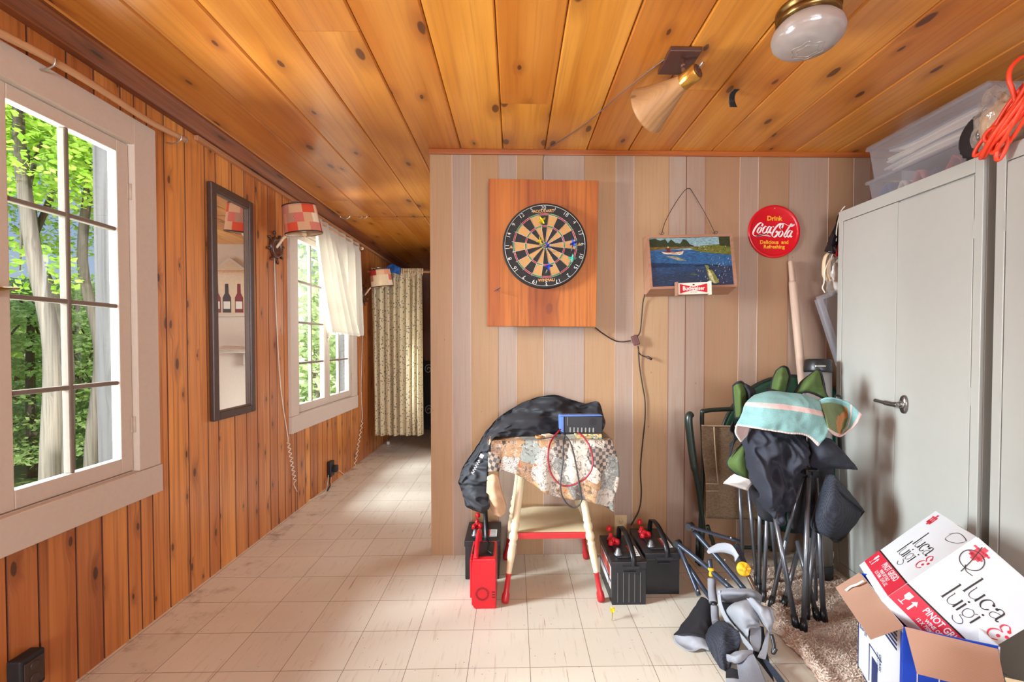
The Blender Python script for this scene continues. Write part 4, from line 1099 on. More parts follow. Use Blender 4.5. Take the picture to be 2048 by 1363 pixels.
for rr, z in ((.045, .1327), (.03, .1345)): b.tube([Mq @ Vector((rr * (1 + .12 * math.cos(6 * 2 * PI * k / 72)) * math.cos(2 * PI * k / 72), rr * (1 + .12 * math.cos(6 * 2 * PI * k / 72)) * math.sin(2 * PI * k / 72), z - .001)) for k in range(72)], .0012, 5, close=True)
b.build('glass_bowl', m_frost, root)
b = MB(); c0 = at(1474, 178, z=H - .002)
b.sheet([[c0 + Vector((w, 0, 0)) for w in (-.012, .012)], [c0 + Vector((w - .012, .01, -.012)) for w in (-.012, .012)], [c0 + Vector((w - .008, .03, -.03)) for w in (-.013, .013)], [c0 + Vector((w + .0, .035, -.058)) for w in (-.014, .018)]], 6, 16)
tag(b.build('tape_strip', m_blk, solid=.0015), 'short strip of black tape peeling off the ceiling boards', 'tape')
# ================================================================== METAL CABINETS AND WHAT IS ON THEM
m_cab = mat('putty_enamel', (176, 175, 168), .38, var=.03, nscale=20)
m_gap = mat('gap_shadow', (60, 58, 54), .8)
P = lambda px, py, y: at(px, py, y=y)


def cabinet(y0, y1, label, handle):
    root = thing('metal_cabinet', label, 'cabinet', (1.93, (y0 + y1) / 2, 0), 'putty metal cabinets')
    x0, x1, h = 1.70, 2.16, 1.882
    b = MB(); b.box((x0 + .016, y0, 0), (x1, y1, h)); fr = .032
    b.box((x0, y0, 0), (x0 + .016, y0 + fr, h)); b.box((x0, y1 - fr, 0), (x0 + .016, y1, h)); b.box((x0, y0 + fr, h - .055), (x0 + .016, y1 - fr, h)); b.box((x0, y0 + fr, 0), (x0 + .016, y1 - fr, .05))
    b.build('body', m_cab, root, bevel=.002)
    mid = (y0 + y1) / 2
    for k, (a, c) in enumerate(((y0 + fr + .003, mid - .0008), (mid + .0008, y1 - fr - .003))):
        b = MB(); b.box((x0 + .001, a, .053), (x0 + .015, c, h - .058 - (.006 if k == 0 else .0))); d = b.build('door', m_cab, root, bevel=.002)
        if k == 0 and handle:
            pz = .932; py = mid - .055
            Mh = Matrix(((0, 0, -1, x0), (1, 0, 0, py), (0, -1, 0, pz), (0, 0, 0, 1)))
            b = MB(); b.lathe([(.0001, .013), (.028, .011), (.03, .006), (.03, 0)], Mh @ Matrix.Diagonal((.62, 1.35, 1, 1)), 28)
            b.tube([(x0 - .01, py, pz), (x0 - .05, py, pz)], .011, 12)
            b.tube(spline([(x0 - .044, py - .012, pz), (x0 - .05, py + .01, pz), (x0 - .052, py + .05, pz + .002), (x0 - .052, py + .10, pz + .006)]), [.010] * 8 + [.011] * 8 + [.008] * 9, 10)
            b.build('handle', mat('handle_chrome', (130, 128, 126), .25, .9), d)
            b = MB(); b.tube([(x0 - .012, py, pz), (x0 - .022, py, pz)], .0155, 16); b.build('handle_collar', m_steel, d)
        for hz in (.3, 1.0, 1.62):
            yy = y0 + fr if k == 0 else y1 - fr
            b = MB(); b.box((x0 - .0015, yy - .002, hz - .035), (x0 + .004, yy + .002, hz + .035)); b.build('hinge', m_cab, root)
    return root


cabinet(1.652, 2.402, 'putty coloured metal cabinet with a chrome lever handle next to the panelled wall', True)
cabinet(.855, 1.608, 'putty coloured metal cabinet under the orange cord, nearer the camera', False)

m_bin, t = newmat('clear_bin_plastic'); d = t.n('BsdfDiffuse', {0: srgb(222, 220, 226)}); s2 = t.n('BsdfTranslucent', {0: srgb(226, 226, 232)}); g = t.n('BsdfGlossy', {'Roughness': .25}); tr = t.n('BsdfTransparent', {0: (.95, .95, .96, 1)})
x1 = t.n('MixShader', {0: .5, 1: d.outputs[0], 2: s2.outputs[0]}); x2 = t.n('MixShader', {0: .12, 1: x1.outputs[0], 2: g.outputs[0]}); x3 = t.n('MixShader', {0: .26, 1: tr.outputs[0], 2: x2.outputs[0]}); t.n('OutputMaterial', {0: x3.outputs[0]})


def bin_(z0, z1, label, lid):
    ya, yb, xa, xb = 1.76, 2.36, 1.82, 2.15
    root = thing('storage_bin', label, 'storage box', ((xa + xb) / 2, (ya + yb) / 2, z0), 'clear bins on the cabinet')
    b = MB(); i = .02; th = .003
    lo = [(xa + i, ya + i), (xb - i, ya + i), (xb - i, yb - i), (xa + i, yb - i)]; hi = [(xa + .004, ya + .004), (xb - .004, ya + .004), (xb - .004, yb - .004), (xa + .004, yb - .004)]
    for k in range(4):
        j = (k + 1) % 4; b.poly([(*lo[k], z0), (*lo[j], z0), (*hi[j], z1), (*hi[k], z1)])
    b.poly([(*p, z0) for p in lo[::-1]])
    b.build('tub', m_bin, root, solid=th)
    b = MB()
    for (a, c, e, f) in ((xa - .008, xa + .004, ya - .008, yb + .008), (xb - .004, xb + .008, ya - .008, yb + .008), (xa + .004, xb - .004, ya - .008, ya + .004), (xa + .004, xb - .004, yb - .004, yb + .008)): b.box((a, e, z1 - .012), (c, f, z1 + .004))
    b.build('rim', m_bin, root, bevel=.002)
    if lid:
        b = MB(); b.box((xa - .006, ya - .006, z1 + .005), (xb + .006, yb + .006, z1 + .011)); b.build('lid', m_bin, root, bevel=.002)
    return root


bin_(1.884, 2.022, 'clear plastic bin of coloured fabrics standing directly on the cabinet', False)
bin_(2.030, 2.192, 'clear lidded plastic bin of papers stacked uppermost near the ceiling', True)
r = random.Random(9)
cols = [(226, 214, 196), (214, 204, 190), (236, 230, 220), (200, 190, 178), (120, 126, 138), (230, 220, 204)]
for k in range(11):
    z = 2.040 + .0105 * k; ln = r.uniform(.36, .50); y0 = 1.80 + r.uniform(0, .03); c = cols[k % 6]
    b = MB(); b.sheet([[Vector((x, y0 + ln * u, z + .01 * math.sin(u * 3 + k * .35) * u + (.05 * (u - .8) if (u > .8 and k > 7) else 0))) for u in (0, .25, .5, .75, 1)] for x in (1.846, 2.11)], 24, 4)
    tag(b.build('paper_bundle', mat('paper_%d' % (k % 6), c, .8), solid=.008), 'bundle of papers lying in the upper clear bin', 'papers', 'papers in the upper clear bin')
for k, (c, nm) in enumerate((((70, 84, 120), 'blue'), ((196, 70, 76), 'red'), ((60, 60, 84), 'navy'), ((206, 120, 118), 'pink'), ((222, 212, 196), 'cream'), ((86, 104, 140), 'denim'))):
    y0 = 1.80 + .088 * k; b = MB(); b.sheet([[Vector((x, y0 + .08 * u, 1.90 + .07 * math.sin(PI * u) + .02 * (k % 2))) for u in (0, .5, 1)] for x in (1.85, 2.0, 2.1)], 14, 14, .014, 20, k)
    tag(b.build('folded_fabric', mat('fabric_' + nm, c, .9, bump=.2), solid=.004), nm + ' fabric folded in the lower clear bin', 'fabric')

# clear bag with a dark lid and a coil of orange cord
m_clear, t = newmat('clear_film'); lw = t.n('LayerWeight', {'Blend': .35}).outputs['Facing']; tr = t.n('BsdfTransparent', {0: (.95, .93, .92, 1)}); g = t.n('BsdfGlossy', {0: (1, 1, 1, 1), 'Roughness': .12}); d = t.n('BsdfDiffuse', {0: srgb(236, 232, 228)})
x1 = t.n('MixShader', {0: .55, 1: g.outputs[0], 2: d.outputs[0]}); x2 = t.n('MixShader', {0: t.m('MULTIPLY_ADD', lw, .5, .10), 1: tr.outputs[0], 2: x1.outputs[0]}); t.n('OutputMaterial', {0: x2.outputs[0]})
m_fleece = mat('cream_fleece', (206, 178, 146), .95, var=.35, nscale=60, bump=.6)
root = thing('clear_bag', 'crinkled clear bag of cream fleece on the cabinet corner', 'bag', (1.80, 1.66, 1.884))
b = MB(); c0 = Vector((1.79, 1.675, 1.995))


def blob(b, c, rr, amp, fr, seed, nu=28, nv=16, mi=0):
    def fn(u, v):
        a, e = 2 * PI * u, PI * (v - .5); d = Vector((math.cos(a) * math.cos(e), math.sin(a) * math.cos(e), math.sin(e)))
        q = 1 + amp * noise.noise(d * fr + Vector((seed * 3.3, seed, seed * 1.7)))
        return (c[0] + d.x * rr[0] * q, c[1] + d.y * rr[1] * q, c[2] + d.z * rr[2] * q)
    b.grid(fn, nu, nv, mi)


blob(b, c0, (.062, .055, .095), .35, 3, 1); b.build('fleece', m_fleece, root)
b = MB(); blob(b, c0 + Vector((-.005, 0, .01)), (.078, .068, .118), .4, 3.5, 2, 40, 24); b.build('film', m_clear, root)
root = thing('pot_cover', 'black round cover wedged between the clear bins and the bag', 'cover', (1.79, 1.76, 1.95)); Ml = frame((1.792, 1.745, 1.99), (0, 1, .15), (0, -.15, 1)); Ml = Ml @ Matrix.Rotation(PI, 4, 'Y')
b = MB(); b.lathe([(.0001, .02), (.075, .02), (.085, .014), (.088, 0), (.082, -.006), (.0001, -.004)], Ml, 32); b.build('cap', m_blk2, root)
b = MB()
for k in range(24):
    a = 2 * PI * k / 24; b.ball(Ml @ Vector((.088 * math.cos(a), .088 * math.sin(a), .004)), .006, 6)
b.build('ridges', m_blk2, root)
pts = []; r = random.Random(12)
ctr = Vector((1.665, 1.515, 1.975)); u1 = Vector((.0, -.62, .60)).normalized(); u2 = Vector((.35, .25, .45)).normalized()
for k in range(11):
    A, B = r.uniform(.12, .165), r.uniform(.032, .06); ce = ctr + Vector((r.uniform(-.02, .03), r.uniform(-.025, .025), r.uniform(-.02, .02))); tw = r.uniform(-.35, .35)
    for i in range(14):
        a = 2 * PI * i / 14 + .4; ca, sa = math.cos(a), math.sin(a)
        pts.append(ce + u1 * (A * ca * math.cos(tw) - B * sa * math.sin(tw)) + u2 * (A * ca * math.sin(tw) + B * sa * math.cos(tw)) + Vector((.012 * math.sin(a * 2 + k), 0, 0)))
tail = [P(2020, 250, 1.50), P(1985, 255, 1.56), P(1968, 275, 1.58), P(1982, 284, 1.57), P(2010, 262, 1.53), P(2014, 290, 1.54), P(2000, 318, 1.56), P(1992, 312, 1.56), P(2005, 260, 1.54), P(2030, 215, 1.5), P(2025, 180, 1.5), P(2018, 160, 1.5), P(2022, 135, 1.5), P(2050, 112, 1.5), P(2085, 130, 1.46)]
tail = [Vector((min(p.x, 1.69), p.y, p.z)) for p in tail]
pts = [Vector((min(p.x, 1.69) if p.z < 1.90 else p.x, p.y, p.z)) for p in pts]
b = MB(); b.tube(spline(pts + tail, 3), .0068, 8); tag(b.build('extension_cord', mat('orange_cord', (238, 70, 40), .4, var=.08)), 'coil of orange extension cord hanging over the nearer cabinet corner', 'cord')
root = thing('clear_bag', 'flat clear bag under the orange cord on the nearer cabinet', 'bag', (1.80, 1.45, 1.884))
b = MB(); blob(b, (1.80, 1.46, 1.925), (.085, .12, .045), .45, 3, 7); b.build('film', m_clear, root)
b = MB(); blob(b, (1.81, 1.45, 1.91), (.06, .10, .028), .3, 3, 8); b.build('contents', mat('bag_grey', (150, 140, 132), .8), root)

# things hung between the wall and the cabinet
root = thing('hanging_bag', 'clear bag with rope and a black and red wrapper hung at the cabinet edge', 'bag', P(1664, 590, 2.47))
yb_ = 2.47
b = MB(); b.tube(spline([P(1690, 412, 2.44), P(1681, 425, 2.45), P(1674, 455, 2.44), P(1672, 480, 2.44), P(1668, 500, 2.45), P(1660, 525, 2.45), P(1660, 555, 2.45)]), .0035, 6)
b.tube(spline([P(1660, 515, 2.45), P(1650, 540, 2.44), P(1648, 565, 2.44), P(1645, 575, 2.44), P(1650, 585, 2.44)]), .0035, 6); b.build('string', m_cord, root)
b = MB(); b.sheet([[P(1678, 425, 2.47), P(1690, 424, 2.48), P(1705, 424, 2.5)], [P(1662, 470, 2.44), P(1676, 468, 2.44), P(1705, 468, 2.5)], [P(1648, 502, 2.45), P(1664, 508, 2.43), P(1702, 512, 2.5)]], 16, 18, .014, 16, 4); b.build('black_wrapper', mat('black_film', (30, 28, 32), .18), root, solid=.002)
b = MB(); b.poly([P(1671, 512, 2.415), P(1688, 516, 2.43), P(1690, 480, 2.43), P(1677, 486, 2.415)]); b.build('red_label', MATS['plate_red'], root, solid=.001)
b = MB(); b.tube(spline([P(1662, 502, 2.46), P(1650, 515, 2.45), P(1647, 545, 2.45), P(1652, 560, 2.45)]), .011, 8, flat=.5); b.tube(spline([P(1668, 512, 2.46), P(1657, 525, 2.45), P(1655, 548, 2.45), P(1660, 562, 2.45)]), .007, 8); b.build('handle_strap', mat('cream_strap', (218, 192, 156), .7), root)
b = MB(); blob(b, P(1676, 550, 2.48), (.06, .045, .115), .5, 3, 5); b.build('film', m_clear, root)
b = MB(); blob(b, P(1680, 552, 2.49), (.04, .03, .085), .5, 3, 6); b.build('contents', mat('white_cloth', (226, 220, 212), .9), root)
TLc = P(1628, 600, 2.53); dn_ = Vector((.33, 0, -.944)); rt_ = Vector((.944, 0, .33)); Mt = frame(TLc, rt_, -dn_)
root = thing('plastic_tray', 'long gray translucent plastic tray leaning behind the cabinet', 'tray', (2.0, 2.53, 0))
b = MB(); w_, h_ = .17, TLc.z / .944 - .06
b.box((0, -h_, 0), (w_, 0, .004), 0, Mt)
for lo, hi in (((0, -h_, 0), (.006, 0, .05)), ((w_ - .006, -h_, 0), (w_, 0, .05)), ((0, -.006, 0), (w_, 0, .05)), ((0, -h_, 0), (w_, -h_ + .006, .05))): b.box(lo, hi, 0, Mt)
b.build('tray_body', m_bin, root, bevel=.002)
b = MB()
for lo, hi in (((-.02, -h_ - .01, .05), (.012, .02, .062)), ((w_ - .01, -h_ - .01, .05), (w_ + .02, .02, .062)), ((.012, -.004, .05), (w_ - .01, .02, .062))): b.box(lo, hi, 0, Mt)
b.build('tray_rim', m_bin, root, bevel=.003)
# pole and steel tube
m_ash = wood('ash_pole', (206, 182, 160), (188, 160, 138), (140, 108, 88), 'z', .6, .3, (2, 9), .7, 0, vr=0)
a_, c_ = P(1581, 521, 2.575), at(1640, 1128, z=.0)
root = thing('wooden_pole', 'tall pale wooden pole with a stepped tip leaning on the panelling', 'pole', c_)
L = lambda f: a_.lerp(c_, f)
b = MB(); b.tube([L(.07), L(.078), L(.12), L(.5), L(1)], [.0175, .0195, .021, .0215, .022], 14); b.build('shaft', m_ash, root)
b = MB(); b.tube([L(0), L(.004), L(.07), L(.074)], [.010, .0135, .0155, .0155], 14); b.build('tip', m_ash, root)
m_tube = mat('brushed_tube', (158, 154, 152), .35, .55)
a_, c_ = P(1636, 742, 2.39), at(1656, 1163, z=.02); c_ = Vector((c_.x, 2.30, .02)); Lx = (c_ - a_).normalized()
root = thing('steel_tube_case', 'brushed steel tube case with a black latched cap standing by the cabinet', 'tube', c_)
b = MB(); b.tube([a_, a_.lerp(c_, .97)], .062, 32); b.build('tube', m_tube, root)
b = MB(); b.tube([a_ - Lx * .062, a_ - Lx * .055, a_ - Lx * .004, a_ + Lx * .006], [.058, .064, .0665, .064], 32); cap = b.build('cap', m_blk, root)
b = MB(); q = a_ - Lx * .03 + Vector((-.03, -.062, 0)); b.box((-.028, -.004, -.005), (.028, .006, .005), 0, Matrix.Translation(q)); b.ball(q + Vector((.052, .004, -.005)), .004); b.build('latch', m_steel, cap, bevel=.002)
b = MB(); b.tube([c_ - Lx * .06, c_ + Lx * .004], .0645, 32); b.build('foot', m_blk2, root)

# ================================================================== STOOL, ITS CLOTH AND WHAT LIES ON IT
m_crm = mat('cream_gloss', (232, 214, 176), .35, var=.05, bump=.05); m_red = mat('red_gloss', (196, 40, 46), .35, var=.1)
root = thing('step_stool', 'cream stool with turned legs and red feet under a patterned cloth', 'stool', (.18, 2.33, 0))
feet = [(-.042, 2.112), (.405, 2.115), (-.045, 2.545), (.402, 2.545)]; tops = [(.058, 2.235), (.29, 2.235), (.058, 2.44), (.29, 2.44)]
prof = [(0, .017), (.02, .0185), (.05, .017), (.065, .0125), (.165, .0115), (.168, .014), (.176, .014), (.18, .0125), (.30, .0185), (.345, .0165), (.352, .0195), (.36, .0165), (.375, .014), (.385, .0205), (.40, .022), (.415, .0205), (.43, .0145), (.45, .0205), (.47, .0215), (.49, .016), (.50, .0195), (.52, .017), (.60, .018), (1.0, .024)]
for (fx, fy), (tx, ty) in zip(feet, tops):
    A = Vector((fx, fy, .003)); B = Vector((tx, ty, .715))
    b = MB(); pr = [p for p in prof if p[0] >= .176]; b.tube([A.lerp(B, f) for f, _ in pr], [q for _, q in pr], 16); lg = b.build('leg', m_crm, root)
    b = MB(); pr = [p for p in prof if p[0] <= .177]; b.tube([A.lerp(B, f) for f, _ in pr], [q for _, q in pr], 16); b.build('foot', m_red, lg)
b = MB(); z0 = .288; b.box((.0, 2.17, z0), (.35, 2.52, z0 + .014)); b.build('shelf', m_crm, root, bevel=.002)
b = MB(); b.box((.012, 2.158, z0 - .012), (.338, 2.172, z0 + .016)); b.build('shelf_edge', m_red, root, bevel=.002)
b = MB(); b.box((-.10, 2.17, .712), (.445, 2.52, .734)); b.box((-.0, 2.22, .66), (.35, 2.47, .712)); b.build('top', m_crm, root, bevel=.003)

m_coll, t = newmat('collage_cloth'); co = t.n('TexCoord').outputs['Object']; sx = t.n('SeparateXYZ', {0: co})
al = t.m('SUBTRACT', sx.outputs[2], sx.outputs[1])
cv = t.n('CombineXYZ', {0: sx.outputs[0], 1: al, 2: 0}).outputs[0]
rot = t.n('VectorRotate', {'Vector': cv, 'Angle': .28}).outputs[0]
wp = t.n('TexNoise', {'Vector': cv, 'Scale': 5.0, 'Detail': 1.0}).outputs['Color']
rw = t.n('VectorMath', {0: wp, 1: (.05, .05, 0), 2: rot}, operation='MULTIPLY_ADD').outputs[0]
vo = t.n('TexVoronoi', {'Vector': rw, 'Scale': 13.0, 'Randomness': .75}, voronoi_dimensions='2D', distance='CHEBYCHEV'); rc = t.n('SeparateColor', {0: vo.outputs['Color']})
rot2 = t.n('VectorRotate', {'Vector': cv, 'Angle': t.m('MULTIPLY_ADD', rc.outputs[1], 1.2, -.5)}).outputs[0]
pal = t.ramp(rc.outputs[0], [(0, srgb(216, 206, 190)), (.18, srgb(186, 178, 166)), (.34, srgb(178, 138, 98)), (.44, srgb(150, 156, 148)), (.56, srgb(222, 214, 200)), (.7, srgb(168, 154, 138)), (.82, srgb(128, 130, 124)), (.92, srgb(204, 176, 140))], 'CONSTANT')
n1 = t.noise(rot2, 34, 5, .65, 1.6); n2 = t.noise(rot, 24, 3, .6, .8); n3 = t.noise(rot2, 60, 4, .6, 1)
pal = t.mix(t.m('MULTIPLY', t.step(n1, .5, .62), .8), pal, srgb(78, 66, 56))
pal = t.mix(t.m('MULTIPLY', t.step(n3, .55, .68), .7), pal, srgb(226, 220, 208))
pal = t.mix(t.m('MULTIPLY', t.step(n2, .60, .68), t.m('GREATER_THAN', rc.outputs[1], .55)), pal, srgb(206, 96, 46))
ck = t.n('TexChecker', {'Vector': rot2, 'Color1': srgb(44, 36, 34), 'Color2': srgb(158, 136, 118), 'Scale': 64.0}).outputs[0]
pal = t.mix(t.m('MULTIPLY', t.m('GREATER_THAN', rc.outputs[2], .80), .9), pal, ck)
wv = t.n('TexWave', {'Vector': rot2, 'Scale': 46.0, 'Distortion': 7.0, 'Detail': 3.0, 'Detail Scale': 5.0}, bands_direction='Y').outputs['Fac']
pal = t.mix(t.m('MULTIPLY', t.m('MULTIPLY', t.step(wv, .62, .8), t.m('LESS_THAN', rc.outputs[2], .35)), .7), pal, srgb(104, 74, 68))
t.out(pal, .45)


def clothp(u, s):  # u across the front, s along the cloth from back (0) over the front edge
    x = -.118 + .585 * u; top = .365; hem = .135 + .20 * u ** 1.15 - .02 * math.sin(u * 9)
    drop = s * (top + hem)
    flare = .012 * math.sin(u * 17 + 1) + .010 * math.sin(u * 31)
    if drop < top - .012: return Vector((x, 2.525 - drop, .7395 + .0015 * math.sin(x * 40)))
    f = (drop - top + .012); q = min(f / .024, 1) * PI / 2
    if f < .024: return Vector((x, 2.525 - top + .012 - .0153 * math.sin(q) * 1.0, .7395 - .0153 * (1 - math.cos(q))))
    f -= .024; k = f / .34
    return Vector((x + .05 * max(0, u - .75) * 4 * math.sin(min(1, k * 1.3) * PI) * .55 - .01 * k * (u < .05), 2.525 - top - .004 - .02 * k - max(0, flare) * k * 2.2, .7242 - f))


b = MB(); b.grid(clothp, 90, 70)
b.grid(lambda u, v: (-.118 - .006 * math.sin(u * 9) * v - .004, 2.165 + .36 * u, .7395 - .13 * v), 20, 10)
b.grid(lambda u, v: (.467 + .012 * v + .008 * math.sin(u * 14) * v, 2.165 + .36 * u, .7395 - (.30 - .12 * u) * v), 20, 12)
tag(b.build('tablecloth', m_coll, solid=.0014), 'collage printed cloth of postcards and checks hanging askew over the stool', 'tablecloth')

# long black bag
m_nyl = mat('black_nylon', (34, 35, 40), .75, var=.2, nscale=300, bump=.1)
root = thing('nylon_bag', 'long crumpled black nylon bag sagging off the stool top', 'bag', (.15, 2.42, .742))
colsB = [((1207, 832), (1204, 858), 2.44, 2.38), ((1196, 803), (1196, 862), 2.44, 2.36), ((1168, 806), (1165, 864), 2.45, 2.33), ((1140, 798), (1135, 866), 2.44, 2.31), ((1104, 789), (1104, 868), 2.44, 2.29), ((1064, 798), (1066, 871), 2.43, 2.26), ((1026, 815), (1030, 876), 2.42, 2.24), ((996, 836), (1005, 882), 2.40, 2.22), ((972, 862), (986, 892), 2.36, 2.19), ((948, 900), (978, 910), 2.30, 2.155), ((926, 934), (974, 935), 2.26, 2.145), ((921, 962), (974, 962), 2.24, 2.14), ((930, 992), (974, 992), 2.23, 2.145), ((952, 1012), (974, 1012), 2.22, 2.15), ((966, 1018), (973, 1019), 2.21, 2.16)]
rows = []
for (rp, bp, yr, yb2) in colsB:
    A, B = P(*rp, yr), P(*bp, yb2); m_ = (A + B) / 2
    if bp[1] < 900: B.z = max(B.z, .748)
    bk_ = A + Vector((.0, .05, -.05)); 
    if bp[1] < 900: bk_.z = max(.75, bk_.z)
    rows.append([B + Vector((0, .03, -.004)), B, m_ + Vector((0, -.03, .006)), A + Vector((0, -.012, -.012)), A, A + Vector((0, .03, -.015)), bk_])
b = MB(); b.sheet(rows, 70, 150, .050, 11, 3, wv=(.5, 1.2, 1.7)); b.build('bag_cloth', m_nyl, root, solid=.002)
b = MB(); cc0 = [P(975, 952, 2.14), P(985, 948, 2.125), P(996, 950, 2.13)]; cc1 = [P(973, 985, 2.14), P(988, 984, 2.115), P(1004, 982, 2.13)]; cc2 = [P(980, 1012, 2.15), P(994, 1012, 2.12), P(1013, 1010, 2.14)]; cc3 = [P(990, 1030, 2.16), P(1000, 1033, 2.14), P(1010, 1026, 2.15)]
b.sheet([cc0, cc1, cc2, cc3], 14, 24, .008, 16, 5); b.build('tan_lining', mat('tan_lining', (196, 156, 122), .5, bump=.1), root, solid=.003)
b = MB(); Mb = frame(P(951, 935, 2.10), P(962, 915, 2.115) - P(946, 945, 2.10), P(945, 925, 2.1) - P(951, 935, 2.1))
b.box((.05, -.008, 0), (.068, .010, .0008), 0, Mb)
for k in range(6): b.stroke([(-.03 + .012 * k, -.006), (-.026 + .012 * k, .006), (-.021 + .012 * k, -.004 + .003 * (k % 2))], .002, .003, Mb, 0)
b.build('printed_mark', mat('print_white', (226, 226, 228), .5), root)

# box charger with leads
root = thing('battery_charger', 'small black charger box with a blue top and round vent on the stool', 'charger', P(1161, 867, 2.27))
q = [P(*p, 2.20) for p in ((1128, 866), (1205, 867), (1206, 832), (1128, 830))]
b = MB(); b.quadbox(q, (-.03, .99, .02), .07); b.build('case', m_blk, root, bevel=.004, fixn=True)
fz = Vector((0, -.0012, 0))
b = MB(); Mf = frame((q[0] + q[1] + q[2] + q[3]) / 4 + fz, q[1] - q[0], q[3] - q[0])
for k in range(7): b.box((-.066 + .0185 * k, -.036, -.001), (-.060 + .0185 * k, -.014, .001), 0, Mf)
for k in range(-4, 5):
    h_ = math.sqrt(max(0, .0185 ** 2 - (k * .004) ** 2)); b.box((.045 + k * .004 - .0009, .014 - h_, -.001), (.045 + k * .004 + .0009, .014 + h_, .0008), 1, Mf)
b.box((-.077, -.005, -.001), (-.0755, .036, .0008), 0, Mf)
b.build('vents', [mat('vent_grey', (150, 148, 142), .5), m_blk2], root)
b = MB(); q2 = [P(*p, 2.195) for p in ((1119, 833), (1206, 832), (1204, 829), (1121, 829))]; b.quadbox(q2, (-.03, .99, -.06), .045)
q2 = [P(*p, 2.197) for p in ((1121, 862), (1128, 866), (1128, 832), (1120, 833))]; b.quadbox(q2, (-.03, .99, .02), .07); b.build('blue_shell', mat('blue_plastic', (88, 122, 190), .35), root, bevel=.003, fixn=True)
b = MB(); b.tube(spline([P(1121, 858, 2.19), P(1104, 878, 2.14), P(1097, 900, 2.085), P(1097, 925, 2.075), P(1104, 950, 2.07), P(1122, 969, 2.065), P(1142, 970, 2.06), P(1168, 958, 2.06), P(1183, 938, 2.06), P(1185, 914, 2.07), P(1178, 890, 2.085), P(1165, 871, 2.14), P(1156, 866, 2.19)], 6), .0042, 8); b.build('red_lead', mat('red_cable', (150, 36, 50), .35), root)
b = MB(); b.tube(spline([P(1131, 867, 2.19), P(1127, 884, 2.09), P(1126, 920, 2.075), P(1121, 965, 2.055), P(1124, 990, 2.045), P(1137, 1010, 2.04), P(1152, 1014, 2.04), P(1163, 1000, 2.045), P(1160, 975, 2.05), P(1154, 940, 2.06), P(1147, 905, 2.075), P(1138, 880, 2.09), P(1122, 864, 2.2)], 6), .0036, 8); b.build('black_lead', mat('grey_cable', (58, 54, 56), .4), root)
cb = [P(*p, 2.205) for p in ((1154, 876), (1204, 877), (1203, 867), (1156, 867))]
root = thing('printed_carton', 'flat carton with coloured dots under the black charger box', 'box', (.36, 2.26, .742))
m_cart = colmat('carton_print', .5)
b = MB(); b.cc = srgb(216, 190, 130)[:3]; b.quadbox(cb, (0, 1, 0), .11)
r = random.Random(3); Mc2 = frame((cb[0] + cb[1] + cb[2] + cb[3]) / 4 - Vector((0, .0008, 0)), cb[1] - cb[0], cb[3] - cb[0])
for k in range(34):
    b.cc = srgb(*r.choice(((200, 40, 60), (40, 70, 150), (230, 200, 60), (60, 140, 90), (240, 236, 226), (40, 130, 170))))[:3]; b.disc(Mc2 @ Matrix.Translation((r.uniform(-.05, .056), r.uniform(-.009, .009), .0001 * k / 10)), r.uniform(.002, .004), 8)
b.build('carton', m_cart, root)
b = MB(); q = P(1094, 862, 2.24); b.box((-.022, -.02, 0), (.026, .02, .012), 0, Matrix.Translation((q.x, q.y, .7425)) @ Matrix.Rotation(.5, 4, 'Z')); tag(b.build('eraser_block', mat('paper_tan', (226, 204, 168), .7), bevel=.003), 'little pale block lying on the cloth before the black bag', 'block')
b = MB(); q = P(1078, 866, 2.21); b.lathe([(.012, 0), (.019, 0), (.019, .012), (.012, .012), (.012, 0)], Matrix.Translation((q.x, q.y, .7425)), 20); tag(b.build('tape_ring', mat('tape_amber', (166, 120, 70), .4)), 'small amber ring of tape lying on the cloth before the black bag', 'tape')

# ================================================================== BATTERIES AND THE RED CHARGER
m_bat = mat('battery_black', (36, 36, 40), .42, var=.15); m_redp = mat('red_plastic', (210, 26, 40), .3); m_lab = mat('label_white', (224, 220, 216), .4); m_bluel = mat('label_blue', (52, 72, 112), .4)


